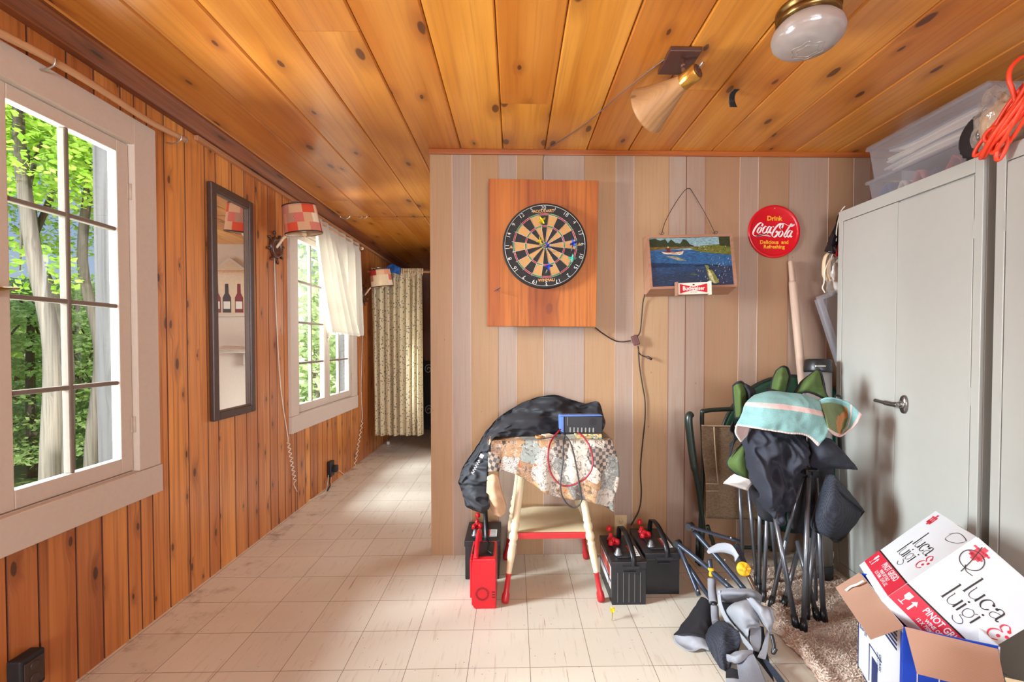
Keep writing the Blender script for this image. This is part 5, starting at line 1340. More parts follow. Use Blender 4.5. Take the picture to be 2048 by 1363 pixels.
def battery(label, x0, y0, w, d, h, h2, style):
    root = thing('battery', label, 'battery', (x0 + w / 2, y0 + d / 2, 0), 'black lead batteries on the floor')
    b = MB(); b.box((x0 + .004, y0 + .004, 0), (x0 + w - .004, y0 + d - .004, h - .03))
    if style:
        for k in range(5): b.box((x0 + .03 + (w - .06) * k / 4 - .0015, y0 + .0005, .012), (x0 + .03 + (w - .06) * k / 4 + .0015, y0 + .005, h - .05), 1)
        for k in range(8): b.box((x0 + w - .005, y0 + .03 + (d - .06) * k / 7 - .0015, .012), (x0 + w - .0005, y0 + .03 + (d - .06) * k / 7 + .0015, h - .05), 1)
    b.build('case', [m_bat, mat('rib_grey', (96, 94, 92), .4)], root, bevel=.004)
    b = MB(); b.box((x0, y0, h - .032), (x0 + w, y0 + d, h)); b.box((x0 + w * .22, y0 + d * .12, h), (x0 + w * .62, y0 + d * .9, h + .008)); b.build('lid', m_bat, root, bevel=.004)
    cx = x0 + w * .28
    for k, (yy, c) in enumerate(((y0 + d * .22, m_steel), (y0 + d * .78, m_redp))):
        b = MB(); b.lathe([(.019, 0), (.019, .006), (.013, .010), (.013, .02), (.009, .022), (.009, .03), (.0001, .031)], Matrix.Translation((cx, yy, h + .004)), 18); b.build('terminal', c if k else mat('lead_grey', (128, 130, 134), .4, .6), root)
    for dx, dy_ in ((-.012, .56), (.02, .60), (.005, .66), (.0, .92)):
        b = MB(); b.lathe([(.0001, .024), (.010, .022), (.0135, .012), (.0135, 0)], Matrix.Translation((cx + dx, y0 + d * dy_, h + (.006 if dy_ < .9 else .034))), 12)
        if dy_ == .60: b.box((cx - .02, y0 + d * .55, h + .004), (cx + .025, y0 + d * .67, h + .014))
        b.build('red_cap', m_redp, root)
    b = MB(); b.box((x0 + w * .64, y0 + d * .2, h + .0002), (x0 + w * .9, y0 + d * .55, h + .0012)); b.box((x0 + w * .64, y0 + d * .2, h + .001), (x0 + w * .70, y0 + d * .55, h + .0018), 1)
    for k in range(5): b.box((x0 + w * .72, y0 + d * (.24 + .06 * k), h + .0012), (x0 + w * .87, y0 + d * (.255 + .06 * k), h + .0016), 2)
    b.build('top_label', [m_lab, m_redp, m_blk2], root)
    b = MB(); b.box((x0 + .0028, y0 + d * .1, .06), (x0 + .0042, y0 + d * .9, h - .035)); b.box((x0 + .0018, y0 + d * .14, .11), (x0 + .003, y0 + d * .86, h - .042), 1); b.box((x0 + .0018, y0 + d * .1, .092), (x0 + .003, y0 + d * .9, .104), 2)
    b.build('side_label', [m_lab, mat('label_red', (178, 64, 54), .4), m_bluel], root)
    hx = x0 + w * .62
    pts = spline([(hx, y0 - .004, h - .025), (hx, y0 + .01, h + .03), (hx - .01, y0 + d * .35, h + h2), (hx - .016, y0 + d * .62, h + h2 * 1.05), (hx - .016, y0 + d * .74, h + h2 * .7), (hx - .014, y0 + d * .80, h + .005)], 6)
    b = MB(); b.grid(lambda u, v: Vector(pts[min(int(v * 30), 30)]) + Vector((.012 * (u - .5) * 2, 0, 0)), 1, 30); b.build('strap', m_blk, root, solid=.004)
    b = MB(); b.box((x0 + w * .3, y0 - .006, h - .032), (x0 + w * .78, y0 + .002, h - .018)); b.box((x0 + w * .36, y0 - .004, h - .05), (x0 + w * .7, y0 + .002, h - .044)); b.build('strap_clip', m_blk2, root, bevel=.001)
    return root


battery('black ribbed battery touching the stool foot, red caps on its lid', .444, 2.08, .164, .30, .20, .085, True)
battery('plain black battery with red caps standing behind the ribbed one', .622, 2.165, .172, .30, .20, .085, False)
battery('black battery mostly hidden behind the red charger unit', -.252, 2.322, .18, .25, .20, .11, False)

root = thing('red_charger', 'bright red battery charger with a round vent standing beside the stool', 'charger', (-.137, 2.16, 0))
x0, x1, y0, y1, hh = -.192, -.082, 2.066, 2.262, .225
b = MB(); M = Matrix(((1, 0, 0, 0), (0, 0, 1, y0), (0, 1, 0, 0), (0, 0, 0, 1)))
b.prism([(x0 + .014, 0), (x1, 0), (x1, hh - .012), (x1 - .004, hh), (x0 + .004, hh), (x0, hh - .05), (x0, .02)], M, y1 - y0); b.build('body', m_redp, root, bevel=.003, fixn=True)
b = MB(); b.box((x0 - .008, y0 + .006, .045), (x0 + .002, y0 + .05, hh - .004)); b.box((x0 - .008, y0 + .05, hh - .05), (x0 + .002, y1, hh + .0)); b.build('side_panel', m_redp, root, bevel=.004)
b = MB(); b.box((x0 + .024, y0 + .03, hh + .0004), (x1 - .014, y1 - .012, hh + .002)); 
b.box((x0 - .002, y0 + .06, hh + .0005), (x0 + .018, y1 - .05, hh + .003))
b.build('recess', m_blk, root)
b = MB(); b.tube(spline([(x0 + .02, y0 + .008, hh - .002), (x0 + .020, y0 + .05, hh + .03), (x0 + .022, y0 + .13, hh + .062), (x0 + .024, y1 - .004, hh + .05), (x0 + .024, y1 - .002, hh - .002)]), .0105, 10); b.build('handle', m_redp, root)
b = MB(); b.tube(spline([(x1 - .04, y1 - .03, hh + .002), (x1 - .05, y1 - .05, hh + .035), (x1 - .03, y1 - .07, hh + .03), (x1 - .04, y1 - .12, hh + .01), (x1 - .02, y1 - .15, hh + .006)]), .004, 8); b.build('lead', m_blk2, root)
b = MB(); Mf = wallM((-.143, y0 - .0008, .068))
for k in range(28):
    for rr in (.024, .029): 
        a = 2 * PI * k / 28; b.box((rr - .0018, -.0014, -.001), (rr + .0018, .0014, .0006), 0, Mf @ Matrix.Rotation(a, 4, 'Z'))
for zz in (.05, .062, .074): b.box((x1 - .018, y0 - .0008, zz), (x1 - .004, y0 + .001, zz + .005))
b.build('vent', mat('dark_red', (88, 14, 20), .6), root)
# ================================================================== FOLDED CHAIRS BY THE CABINET
m_gtub = mat('gunmetal_tube', (112, 114, 120), .3, .75, var=.1); m_btub = mat('dark_tube', (52, 60, 74), .35, .3, var=.15)
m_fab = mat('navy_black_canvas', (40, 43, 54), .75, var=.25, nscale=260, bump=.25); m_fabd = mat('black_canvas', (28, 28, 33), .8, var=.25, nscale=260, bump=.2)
m_green = mat('olive_canvas', (76, 98, 46), .8, var=.2, nscale=240, bump=.2); m_dkgreen = mat('dark_green_metal', (22, 62, 44), .35, var=.15)
m_grn_tube = mat('green_black_tube', (36, 44, 38), .32, .2)
m_mesh, t = newmat('black_mesh_cloth'); co = t.n('TexCoord').outputs['Object']
vo = t.n('TexVoronoi', {'Vector': t.scale(co, (1, .6, 1)), 'Scale': 230.0, 'Randomness': .25}).outputs['Distance']; c = t.mix(t.step(vo, .25, .5), srgb(14, 15, 20), srgb(50, 54, 66)); t.out(c, .8, 0, vo, .4, .003)
m_sling, t = newmat('brown_sling_weave'); co = t.n('TexCoord').outputs['Object']
n1 = t.noise(t.scale(co, (420, 420, 60)), 1.0, 2, .6); n2 = t.noise(t.scale(co, (60, 60, 420)), 1.0, 2, .6)
c = t.mix(n1, srgb(78, 58, 40), srgb(158, 130, 100)); c = t.mix(t.m('MULTIPLY', t.step(n2, .4, .65), .5), c, srgb(64, 46, 32)); t.out(c, .75, 0, t.m('ADD', n1, n2), .3, .002)

# green round table top leaning on the wall
c0 = P(1592, 905, 2.505); Rg = .43
root = thing('round_table_top', 'dark green round table top leaning on the wall behind the folded chairs', 'table', Vector((c0.x, 2.5, .1)))
Mg = wallM(c0) @ Matrix.Rotation(math.radians(-7), 4, 'X')
b = MB(); b.lathe([(.0001, 0), (Rg - .03, 0), (Rg - .015, .004), (Rg - .012, -.014), (.0001, -.014)], Mg, 72); b.build('top', m_dkgreen, root)
b = MB(); b.tube([Mg @ Vector(((Rg - .008) * math.cos(2 * PI * k / 72), (Rg - .008) * math.sin(2 * PI * k / 72), -.006)) for k in range(72)], .011, 8, close=True); b.build('rim', m_grn_tube, root)
b = MB()
for s_ in (-1, 1): b.tube([Mg @ Vector((s_ * .15, -.30, -.02)), Vector((c0.x + s_ * .2, 2.5, .012))], .011, 8)
b.build('folded_legs', m_grn_tube, root)

# brown sling patio chair, folded
root = thing('sling_chair', 'folded patio chair with brown woven sling and dark green arms', 'chair', (1.17, 2.46, 0))
y_ = 2.40
b = MB(); b.tube(spline([P(1384, 826, y_), P(1377, 835, y_ - .01), P(1380, 870, y_ - .015), P(1388, 930, y_ - .015), P(1397, 980, y_), P(1404, 1030, y_ + .02), P(1408, 1062, y_ + .03)]), [.008] * 2 + [.022] * 24 + [.016] * 14 + [.012] * 9, 12, flat=.8); b.build('arm', m_grn_tube, root)
b = MB(); b.tube(spline([P(1398, 1115, y_ + .06), P(1403, 1000, y_ + .05), P(1406, 900, y_ + .04), P(1404, 830, y_ + .03), P(1412, 821, y_ + .03), P(1470, 817, y_ + .03), P(1540, 815, y_ + .03), P(1548, 825, y_ + .03), P(1546, 900, y_ + .04), P(1543, 1000, y_ + .05), P(1542, 1100, y_ + .06)], 6), .0115, 10); b.build('back_frame', m_grn_tube, root)
b = MB()
b.tube(spline([P(1405, 1060, y_ + .02), P(1404, 1110, y_ + .02), Vector((P(1404, 1100, y_).x, y_ + .03, .012))]), .011, 10); b.build('leg', m_grn_tube, root)
b = MB(); b.tube(spline([P(1415, 1050, y_), P(1425, 1080, y_), P(1432, 1090, y_ + .01), P(1480, 1094, y_ + .02), P(1540, 1094, y_ + .03)]), .010, 10); b.build('rail', m_grn_tube, root)
b = MB(); b.tube([P(1396, 1075, y_ + .05), Vector((P(1396, 1075, y_ + .05).x, y_ + .06, .012))], .011, 10); b.build('leg', m_grn_tube, root)
sl = [[P(1402, 850, y_), P(1430, 851, y_ + .01), P(1470, 852, y_ + .01), P(1540, 853, y_ + .02)], [P(1405, 905, y_ - .005), P(1432, 906, y_ + .015), P(1470, 907, y_ + .015), P(1540, 908, y_ + .02)], [P(1411, 965, y_), P(1436, 966, y_ + .02), P(1475, 967, y_ + .02), P(1540, 968, y_ + .03)], [P(1412, 1036, y_ + .01), P(1440, 1037, y_ + .03), P(1480, 1038, y_ + .03), P(1540, 1038, y_ + .04)]]
b = MB(); b.sheet(sl, 24, 30, .004, 12, 2); sling = b.build('sling', m_sling, root, solid=.003)
b = MB(); b.tube(spline([sl[0][0] + Vector((0, -.006, 0)), sl[0][1] + Vector((0, -.005, 0)), sl[0][3] + Vector((0, -.005, 0))], 6), .0045, 6); b.tube(spline([P(1428, 853, y_ - .001), P(1431, 906, y_ + .008), P(1436, 966, y_ + .012)], 6), .0035, 6); b.tube(spline([P(1412, 966, y_ - .008), P(1437, 967, y_ + .008)], 4), .0035, 6); b.tube(spline([P(1412, 981, y_ - .006), P(1438, 981, y_ + .010)], 4), .0035, 6); b.build('hem', mat('sling_piping', (166, 140, 112), .7), sling)


def leg(root, pts, r=.0095, foot=True, m=None, name='leg'):
    b = MB(); b.tube(pts, r, 12); o = b.build(name, m or m_gtub, root)
    if foot:
        e = Vector(pts[-1]); d = (e - Vector(pts[-2])).normalized(); b = MB(); b.tube([e - d * .05, e], [r * 1.25, r * 1.5], 12); b.build('foot_cap', m_blk, o)
    return o


G0 = lambda px, py, z=.012: at(px, py, z=z)
# --- the green and black camp chair standing behind
ca = thing('camp_chair', 'folded green and black camp chair standing upright behind the towel', 'chair', (1.18, 2.15, 0), 'folded camp chairs')
for a_, c_ in (((1479, 960, 2.34), (1486, 1142)), ((1496, 960, 2.24), (1514, 1168)), ((1519, 960, 2.12), (1519, 1186)), ((1536, 980, 2.12), (1527, 1202)), ((1534, 960, 2.2), (1556, 1165)), ((1597, 970, 2.15), (1541, 1214))):
    leg(ca, [P(*a_), G0(*c_)], .0092)
b = MB(); b.sheet([[P(1480, 880, 2.16), P(1510, 880, 2.10), P(1545, 885, 2.08), P(1580, 890, 2.10)], [P(1492, 960, 2.14), P(1515, 960, 2.09), P(1545, 965, 2.08), P(1570, 970, 2.10)], [P(1515, 1030, 2.13), P(1530, 1040, 2.1), P(1550, 1045, 2.09), P(1565, 1045, 2.11)]], 20, 24, .02, 10, 6); b.build('seat_cloth', m_fabd, ca, solid=.004)


def flap(nm, rows, parent, m, seed, edge=True, wr=.008):
    b = MB(); b.sheet(rows, 20, 20, wr, 14, seed); o = b.build(nm, m, parent, solid=.004)
    if edge:
        E_ = [p for p in rows[0]] + [r_[-1] for r_ in rows[1:]] + [p for p in rows[-1][-2::-1]] + [r_[0] for r_ in rows[-2:0:-1]]
        b = MB(); b.tube(spline([Vector(p) + Vector((0, -.003, 0)) for p in E_] + [Vector(E_[0]) + Vector((0, -.003, 0))], 4), .0055, 6, caps=False); b.build('binding', m_fabd, o)
    return o


flap('arm_flap', [[P(1466, 771, 2.12), P(1474, 765, 2.09), P(1484, 764, 2.09)], [P(1467, 790, 2.11), P(1480, 785, 2.06), P(1494, 782, 2.1)], [P(1469, 815, 2.11), P(1481, 812, 2.07), P(1494, 812, 2.1)], [P(1471, 834, 2.12), P(1479, 834, 2.09), P(1486, 834, 2.11)]], ca, m_green, 1)
b = MB(); b.sheet([[P(1481, 764, 2.1), P(1495, 768, 2.08), P(1508, 778, 2.1)], [P(1490, 785, 2.1), P(1500, 786, 2.06), P(1512, 788, 2.1)], [P(1492, 806, 2.1), P(1500, 803, 2.08), P(1510, 800, 2.1)]], 14, 14, .01, 16, 2); b.build('flap_lining', m_fabd, ca, solid=.003)
flap('back_flap', [[P(1552, 742, 2.14), P(1564, 733, 2.12), P(1574, 736, 2.14)], [P(1545, 760, 2.13), P(1562, 755, 2.07), P(1579, 755, 2.12)], [P(1541, 778, 2.13), P(1558, 778, 2.08), P(1574, 772, 2.12)], [P(1540, 790, 2.13), P(1558, 792, 2.1), P(1568, 786, 2.12)]], ca, m_green, 3)
flap('back_flap', [[P(1630, 742, 2.13), P(1636, 739, 2.12), P(1640, 742, 2.12)], [P(1604, 762, 2.12), P(1624, 758, 2.08), P(1646, 764, 2.1)], [P(1592, 780, 2.12), P(1618, 776, 2.08), P(1650, 786, 2.1)], [P(1588, 790, 2.12), P(1616, 783, 2.1), P(1654, 798, 2.1)]], ca, m_green, 4)
flap('side_flap', [[P(1482, 890, 2.1), P(1490, 886, 2.08), P(1500, 884, 2.08)], [P(1455, 920, 2.12), P(1475, 918, 2.05), P(1498, 915, 2.07)], [P(1462, 938, 2.12), P(1480, 940, 2.06), P(1500, 942, 2.07)], [P(1488, 955, 2.11), P(1494, 957, 2.09), P(1500, 958, 2.09)]], ca, m_green, 5)
b = MB(); b.sheet([[P(1535, 776, 2.12), P(1556, 781, 2.07), P(1588, 790, 2.1)], [P(1530, 790, 2.1), P(1556, 794, 2.03), P(1590, 800, 2.08)], [P(1528, 802, 2.1), P(1556, 806, 2.06), P(1592, 808, 2.08)]], 14, 10, .01, 14, 9); b.build('back_cloth', m_fabd, ca, solid=.004)
b = MB()
for k in range(6): b.tube(spline([P(1466, 842, 2.1), P(1460 + 2 * k, 860, 2.08 + .005 * k), P(1468 + 2 * k, 872, 2.06), P(1463 + k, 900 - 4 * k, 2.08), P(1459, 912 - 5 * k, 2.09)], 5), .0035, 6)
b.build('drawcord', m_fabd, ca)
b = MB(); b.sheet([[P(1446, 966, 2.1), P(1456, 956, 2.08), P(1468, 947, 2.07)], [P(1460, 970, 2.1), P(1475, 962, 2.05), P(1490, 955, 2.05)], [P(1496, 981, 2.08), P(1502, 970, 2.06), P(1507, 960, 2.05)]], 12, 10, .008, 14, 8); b.build('care_tag', mat('tag_white', (226, 220, 214), .8), ca, solid=.0015)
# --- the black camp chair with the mesh pocket in front
cb_ = thing('camp_chair', 'folded black camp chair with a mesh pocket in front of the metal cabinet', 'chair', (1.27, 1.96, 0), 'folded camp chairs')
hub = P(1620, 937, 2.02)
for a_, c_ in (((1544, 1000, 2.0), (1593, 1255)), ((1617, 955, 2.0), (1607, 1262)), ((1632, 955, 2.04), (1648, 1242)), ((1629, 1060, 2.0), (1612, 1238)), ((1594, 1080, 2.04), (1636, 1240)), ((1598, 1092, 2.1), (1566, 1214))):
    leg(cb_, [P(*a_), G0(*c_)], .0105)
for a_, c_ in (((1605, 955, 2.04), (1570, 1080, 2.03)), ((1634, 950, 2.08), (1640, 1080, 2.08)), ((1629, 1075, 2.06), (1632, 1200, 2.0))):
    leg(cb_, [P(*a_), P(*c_)], .008, False, None, 'strut')
b = MB(); b.tube([P(1619, 870, 2.03), P(1618, 960, 2.02)], .0085, 12); b.build('back_post', m_gtub, cb_)
b = MB(); b.lathe([(.0001, -.012), (.016, -.012), (.032, -.006), (.034, .002), (.022, .008), (.0001, .010)], Matrix.Translation(hub), 24)
for k in range(5): a = 2 * PI * k / 5; b.box((-.012, -.008, -.02), (.012, .008, .004), 0, Matrix.Translation(hub + Vector((.022 * math.cos(a), .022 * math.sin(a), -.002))))
b.build('hub', m_blk, cb_, bevel=.001)
sh_ = [[P(1487, 852, 2.06), P(1510, 858, 2.02), P(1545, 862, 2.0), P(1585, 868, 2.0), P(1618, 874, 2.03)], [P(1488, 890, 2.05), P(1512, 888, 1.97), P(1548, 900, 1.95), P(1586, 896, 1.96), P(1616, 905, 2.0)], [P(1495, 930, 2.03), P(1518, 930, 1.94), P(1552, 938, 1.95), P(1582, 930, 1.95), P(1606, 925, 1.99)], [P(1510, 980, 2.02), P(1530, 985, 1.95), P(1556, 985, 1.95), P(1578, 970, 1.97), P(1596, 950, 1.99)], [P(1528, 1012, 2.02), P(1540, 1018, 1.97), P(1556, 1016, 1.97), P(1568, 1004, 1.99), P(1580, 985, 2.0)], [P(1548, 1045, 2.03), P(1554, 1050, 1.99), P(1562, 1052, 1.99), P(1568, 1045, 2.0), P(1574, 1035, 2.01)]]
b = MB(); b.sheet(sh_, 56, 64, .06, 10, 7, wv=(1.5, 1, .8)); b.build('seat_cloth', m_fab, cb_, solid=.004)
b = MB(); b.sheet([[P(1572, 925, 2.06), P(1600, 930, 2.04), P(1632, 930, 2.05), P(1668, 935, 2.08)], [P(1572, 980, 2.05), P(1600, 990, 2.03), P(1632, 1000, 2.04), P(1660, 1010, 2.07)], [P(1575, 1050, 2.06), P(1590, 1060, 2.05), P(1602, 1068, 2.05), P(1625, 1075, 2.07)]], 24, 24, .02, 10, 12); b.build('back_cloth', m_fabd, cb_, solid=.004)
flap('arm_cloth', [[P(1617, 872, 2.02), P(1640, 872, 2.0), P(1662, 878, 2.0), P(1668, 886, 2.0)], [P(1620, 905, 1.99), P(1645, 895, 1.95), P(1680, 905, 1.96), P(1698, 916, 1.98)], [P(1618, 925, 2.0), P(1645, 922, 1.95), P(1685, 928, 1.96), P(1713, 936, 1.97)], [P(1625, 938, 2.02), P(1648, 936, 1.99), P(1685, 936, 1.98), P(1714, 938, 1.98)]], cb_, m_fab, 14, False, .014)
b = MB(); b.sheet([[P(1655, 948, 1.97), P(1668, 950, 1.94), P(1682, 966, 1.94), P(1704, 990, 1.96), P(1728, 1020, 1.97)], [P(1640, 985, 1.97), P(1656, 990, 1.91), P(1676, 1005, 1.90), P(1698, 1018, 1.92), P(1722, 1030, 1.96)], [P(1627, 1030, 1.98), P(1645, 1030, 1.91), P(1664, 1040, 1.90), P(1682, 1050, 1.92), P(1702, 1056, 1.96)], [P(1625, 1056, 1.99), P(1640, 1064, 1.95), P(1656, 1072, 1.94), P(1668, 1078, 1.95), P(1680, 1080, 1.97)]], 26, 26, .008, 12, 15); pk = b.build('mesh_pocket', m_mesh, cb_, solid=.004)
b = MB(); b.tube(spline([P(1650, 967, 1.955), P(1668, 970, 1.92), P(1690, 992, 1.915), P(1712, 1010, 1.93), P(1725, 1021, 1.955)], 6), .004, 6); b.tube(spline([P(1655, 948, 1.965), P(1628, 1025, 1.975), P(1625, 1056, 1.985), P(1656, 1072, 1.935), P(1680, 1080, 1.965), P(1728, 1021, 1.965)], 6), .0045, 6); b.build('binding', m_fabd, pk)
b = MB(); b.ball(P(1676, 795, 2.08), .016); b.tube([P(1676, 795, 2.08), P(1680, 900, 2.09)], .009, 10); b.build('arm_post', m_blk, cb_)
# --- the towel
m_tow = [colmat('terry_towel', .95, .2, 330, (1, 1, 1), .5)]
AQ, PK, WH = srgb(136, 180, 178)[:3], srgb(222, 192, 186)[:3], srgb(232, 226, 214)[:3]


def tcf(u, v):
    if v > .955: return WH if int(u * 60) % 2 else PK
    if .48 < v < .56: return PK
    if .52 > v > .50: return WH
    return AQ


T = [[P(1530, 790, 2.10), P(1550, 789, 2.1), P(1572, 792, 2.1), P(1600, 797, 2.1), P(1630, 806, 2.1)],
     [P(1512, 789, 2.02), P(1540, 783, 2.0), P(1575, 786, 2.0), P(1608, 790, 2.0), P(1636, 800, 2.0)],
     [P(1492, 806, 1.95), P(1530, 808, 1.92), P(1575, 812, 1.91), P(1612, 818, 1.92), P(1648, 826, 1.95)],
     [P(1482, 830, 1.95), P(1525, 838, 1.91), P(1572, 845, 1.90), P(1614, 848, 1.91), P(1655, 862, 1.93)],
     [P(1472, 850, 1.97), P(1522, 858, 1.92), P(1572, 866, 1.91), P(1612, 871, 1.92), P(1636, 892, 1.92)]]
b = MB(); b.sheet(T, 60, 50, .010, 12, 4, cf=lambda u, v: tcf(u, v))
T2 = [[P(1636, 800, 2.0), P(1655, 795, 1.97), P(1676, 797, 1.97), P(1700, 806, 1.97), P(1724, 829, 1.97)],
      [P(1646, 818, 1.95), P(1664, 815, 2.0), P(1684, 820, 2.04), P(1700, 830, 2.0), P(1716, 842, 1.96)],
      [P(1652, 838, 1.93), P(1668, 842, 1.98), P(1682, 848, 2.02), P(1694, 852, 1.99), P(1706, 855, 1.96)],
      [P(1655, 860, 1.93), P(1664, 868, 1.95), P(1674, 872, 1.97), P(1682, 872, 1.96), P(1692, 866, 1.95)]]
OR_, GR_ = srgb(200, 140, 92)[:3], srgb(120, 132, 92)[:3]
b.sheet(T2, 30, 26, .008, 13, 9, cf=lambda u, v: PK if (u > .93 or v > .93 or abs(u - .78) < .03) else (AQ if (v < .14 or u > .7) else (OR_ if abs(u - .55 - .15 * math.sin(v * 7)) < .10 else GR_)))
b.sheet([[P(1472, 851, 1.97), P(1486, 842, 2.0), P(1500, 846, 2.02)], [P(1471, 866, 1.98), P(1484, 860, 2.02), P(1498, 858, 2.03)], [P(1482, 884, 2.0), P(1487, 878, 2.02), P(1494, 870, 2.03)]], 12, 10, cf=lambda u, v: WH if (u < .1 or v > .9) else PK)
tag(b.build('towel', m_tow, solid=.005), 'aqua towel with pink stripes draped over the folded camp chairs', 'towel')

# ================================================================== SHAG RUG
m_rug, t = newmat('shag_rug'); co = t.n('TexCoord').outputs['Object']; n1 = t.noise(co, 90, 4, .7); n2 = t.noise(co, 5, 3); a = t.n('Attribute', attribute_name='pv').outputs['Fac']
c = t.mix(a, srgb(222, 200, 184), srgb(244, 230, 214)); c = t.mix(t.m('MULTIPLY', n2, .35), c, srgb(206, 172, 154)); t.out(c, .95, 0, n1, .6, .01)
rc_ = [[G0(1476, 1130, 0), G0(1580, 1135, 0), Vector((1.66, 2.42, 0))], [G0(1520, 1185, 0), G0(1600, 1190, 0), Vector((1.67, 2.1, 0))], [G0(1540, 1255, 0), G0(1620, 1250, 0), Vector((1.67, 1.8, 0))], [G0(1600, 1315, 0), G0(1680, 1300, 0), Vector((1.67, 1.5, 0))], [G0(1650, 1385, 0), G0(1740, 1375, 0), Vector((1.67, 1.2, 0))]]


def rug_h(p, u, v):
    h = .012 + .006 * noise.noise(p * 9)
    ridge = math.exp(-((u - .10 - .06 * math.sin(v * 6)) / .09) ** 2) * (.022 + .018 * noise.noise(p * 6 + Vector((3, 1, 0)))) * (1 if v > .35 else max(0, (v - .15) / .2))
    h += max(0, ridge) + .05 * max(0, noise.noise(p * 7 + Vector((5, 0, 0)))) * (v < .35) * .4
    return h


def rugp(u, v):
    def cr(Q, s):
        n = len(Q) - 1; x = s * n; i = min(int(x), n - 1); return Q[i].lerp(Q[i + 1], x - i)
    p = cr([cr(r_, u) for r_ in rc_], v); e = min(u, 1 - u, v, 1 - v) * 14
    q = p + Vector((.012 * noise.noise(p * 30), .012 * noise.noise(p * 30 + Vector((9, 0, 0))), 0))
    return Vector((q.x, q.y, rug_h(p, u, v) * min(1, .25 + e)))


root = thing('shag_rug', 'rumpled dusty pink shag rug under the chair feet and cartons', 'rug', (1.4, 1.8, 0))
b = MB(); b.grid(rugp, 90, 110); b.grid(lambda u, v: Vector((rugp(u, v).x, rugp(u, v).y, .001)), 30, 30); b.build('backing', m_rug, root)
b = MB(); r = random.Random(8)
for _ in range(26000):
    u, v = r.random(), r.random(); p = rugp(u, v); b.pv = r.random()
    d = Vector((r.gauss(0, .7), r.gauss(0, .7), .75)).normalized(); L_ = r.uniform(.007, .015); w = d.cross(Vector((r.gauss(0, 1), r.gauss(0, 1), .2))).normalized() * .0022
    m_ = p + d * L_ * .6; e = p + d * L_ + Vector((d.x, d.y, -.3)) * L_ * .3
    b.poly([p - w, p + w, m_ + w * .8, e, m_ - w * .8])
pile = b.build('pile', m_rug, root); pile['kind'] = 'stuff'

# ================================================================== GRAY FOLDING CHAIR LYING ON THE FLOOR
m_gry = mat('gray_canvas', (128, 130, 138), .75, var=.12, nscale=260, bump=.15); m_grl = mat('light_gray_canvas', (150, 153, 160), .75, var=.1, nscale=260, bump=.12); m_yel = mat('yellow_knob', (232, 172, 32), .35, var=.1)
fc = thing('folding_chair', 'collapsed gray folding chair with yellow knobs lying on the tiles', 'chair', (1.0, 1.85, 0))
FT = [('back_bar', [(1373, 1046, 2.12), (1398, 1058, 2.08), (1480, 1082, 2.0)], .0135, .45), ('back_leg', [(1388, 1062, 2.12), (1440, 1120, 2.0), (1492, 1182, 1.86)], .0115, 1), ('front_leg', [(1352, 1084, 2.12), (1400, 1122, 2.02), (1466, 1180, 1.85)], .0115, 1),
      ('front_leg', [(1356, 1090, 2.14), (1372, 1126, 2.1), (1398, 1190, 2.0)], .0105, 1), ('brace', [(1376, 1130, 2.1), (1402, 1170, 2.02), (1424, 1200, 1.94)], .0105, 1), ('arm_tube', [(1472, 1090, 1.98), (1484, 1120, 1.93), (1494, 1145, 1.88)], .0155, 1), ('arm_tube', [(1492, 1142, 1.87), (1502, 1162, 1.84), (1514, 1186, 1.80)], .009, 1), ('grip_post', [(1419, 1118, 1.98), (1421, 1136, 1.96)], .010, 1)]
for nm, pts, rr, fl_ in FT:
    b = MB(); b.tube(spline([P(*p) for p in pts], 5), rr, 10, flat=fl_); b.build(nm, mat('rust_tube', (92, 72, 58), .35, .5) if rr == .009 else m_btub, fc)
for (a_, c_) in (((1380, 1052, 2.11), .016), ((1355, 1086, 2.12), .015)):
    b = MB(); q = P(*a_); b.tube([q + Vector((-.012, -.012, 0)), q + Vector((.012, .012, 0))], c_, 14); b.build('joint', m_blk, fc)
b = MB()
for p_ in ((1462, 1075, 1.985), (1450, 1119, 1.965), (1452, 1158, 1.87), (1396, 1180, 1.99)): b.ball(P(*p_), .0045, 8)
b.build('rivets', m_steel, fc); fc.children[-1]['kind'] = 'stuff'
b = MB(); q = P(1487, 1137, 1.86); dk = (P(1494, 1145, 1.84) - P(1472, 1090, 1.98)).normalized(); Mk = frame(q, Vector((1, 0, .1)), Vector((0, .35, .94)))
b.lathe([(.0001, .012), (.008, .012), (.010, .007), (.022, .009), (.027, .006), (.0275, -.004), (.02, -.012), (.0001, -.012)], Mk, 28)
for k in range(6): a = 2 * PI * k / 6; b.box((.010, -.003, .006), (.025, .003, .012), 0, Mk @ Matrix.Rotation(a, 4, 'Z'))
b.build('knob', m_yel, fc)
b = MB(); b.lathe([(.0001, .022), (.011, .021), (.0135, .017), (.0125, .012), (.007, .009), (.0085, 0), (.009, -.012)], Matrix.Translation(P(1422, 1145, 1.955)), 20); b.build('knob', m_yel, fc)
b = MB(); b.sheet([[P(1418, 1096, 1.98), P(1414, 1102, 1.97), P(1417, 1107, 1.96)], [P(1438, 1086, 1.97), P(1440, 1098, 1.95), P(1444, 1104, 1.95)], [P(1462, 1088, 1.94), P(1464, 1100, 1.93), P(1466, 1110, 1.93)], [P(1478, 1110, 1.9), P(1474, 1116, 1.9), P(1470, 1122, 1.9)]], 10, 18, .004, 14, 2); b.build('strap_tag', m_grl, fc, solid=.0025)
b = MB(); b.tube(spline([P(1423, 1158, 1.95), P(1424, 1180, 1.92), P(1427, 1205, 1.88)]), [.0165] * 9 + [.0175] * 8, 14); b.build('arm_sleeve', m_gry, fc)
b = MB(); b.tube(spline([P(1429, 1212, 1.87), P(1430, 1230, 1.84), P(1432, 1246, 1.8)]), .0155, 14); b.build('arm_sleeve', m_gry, fc)
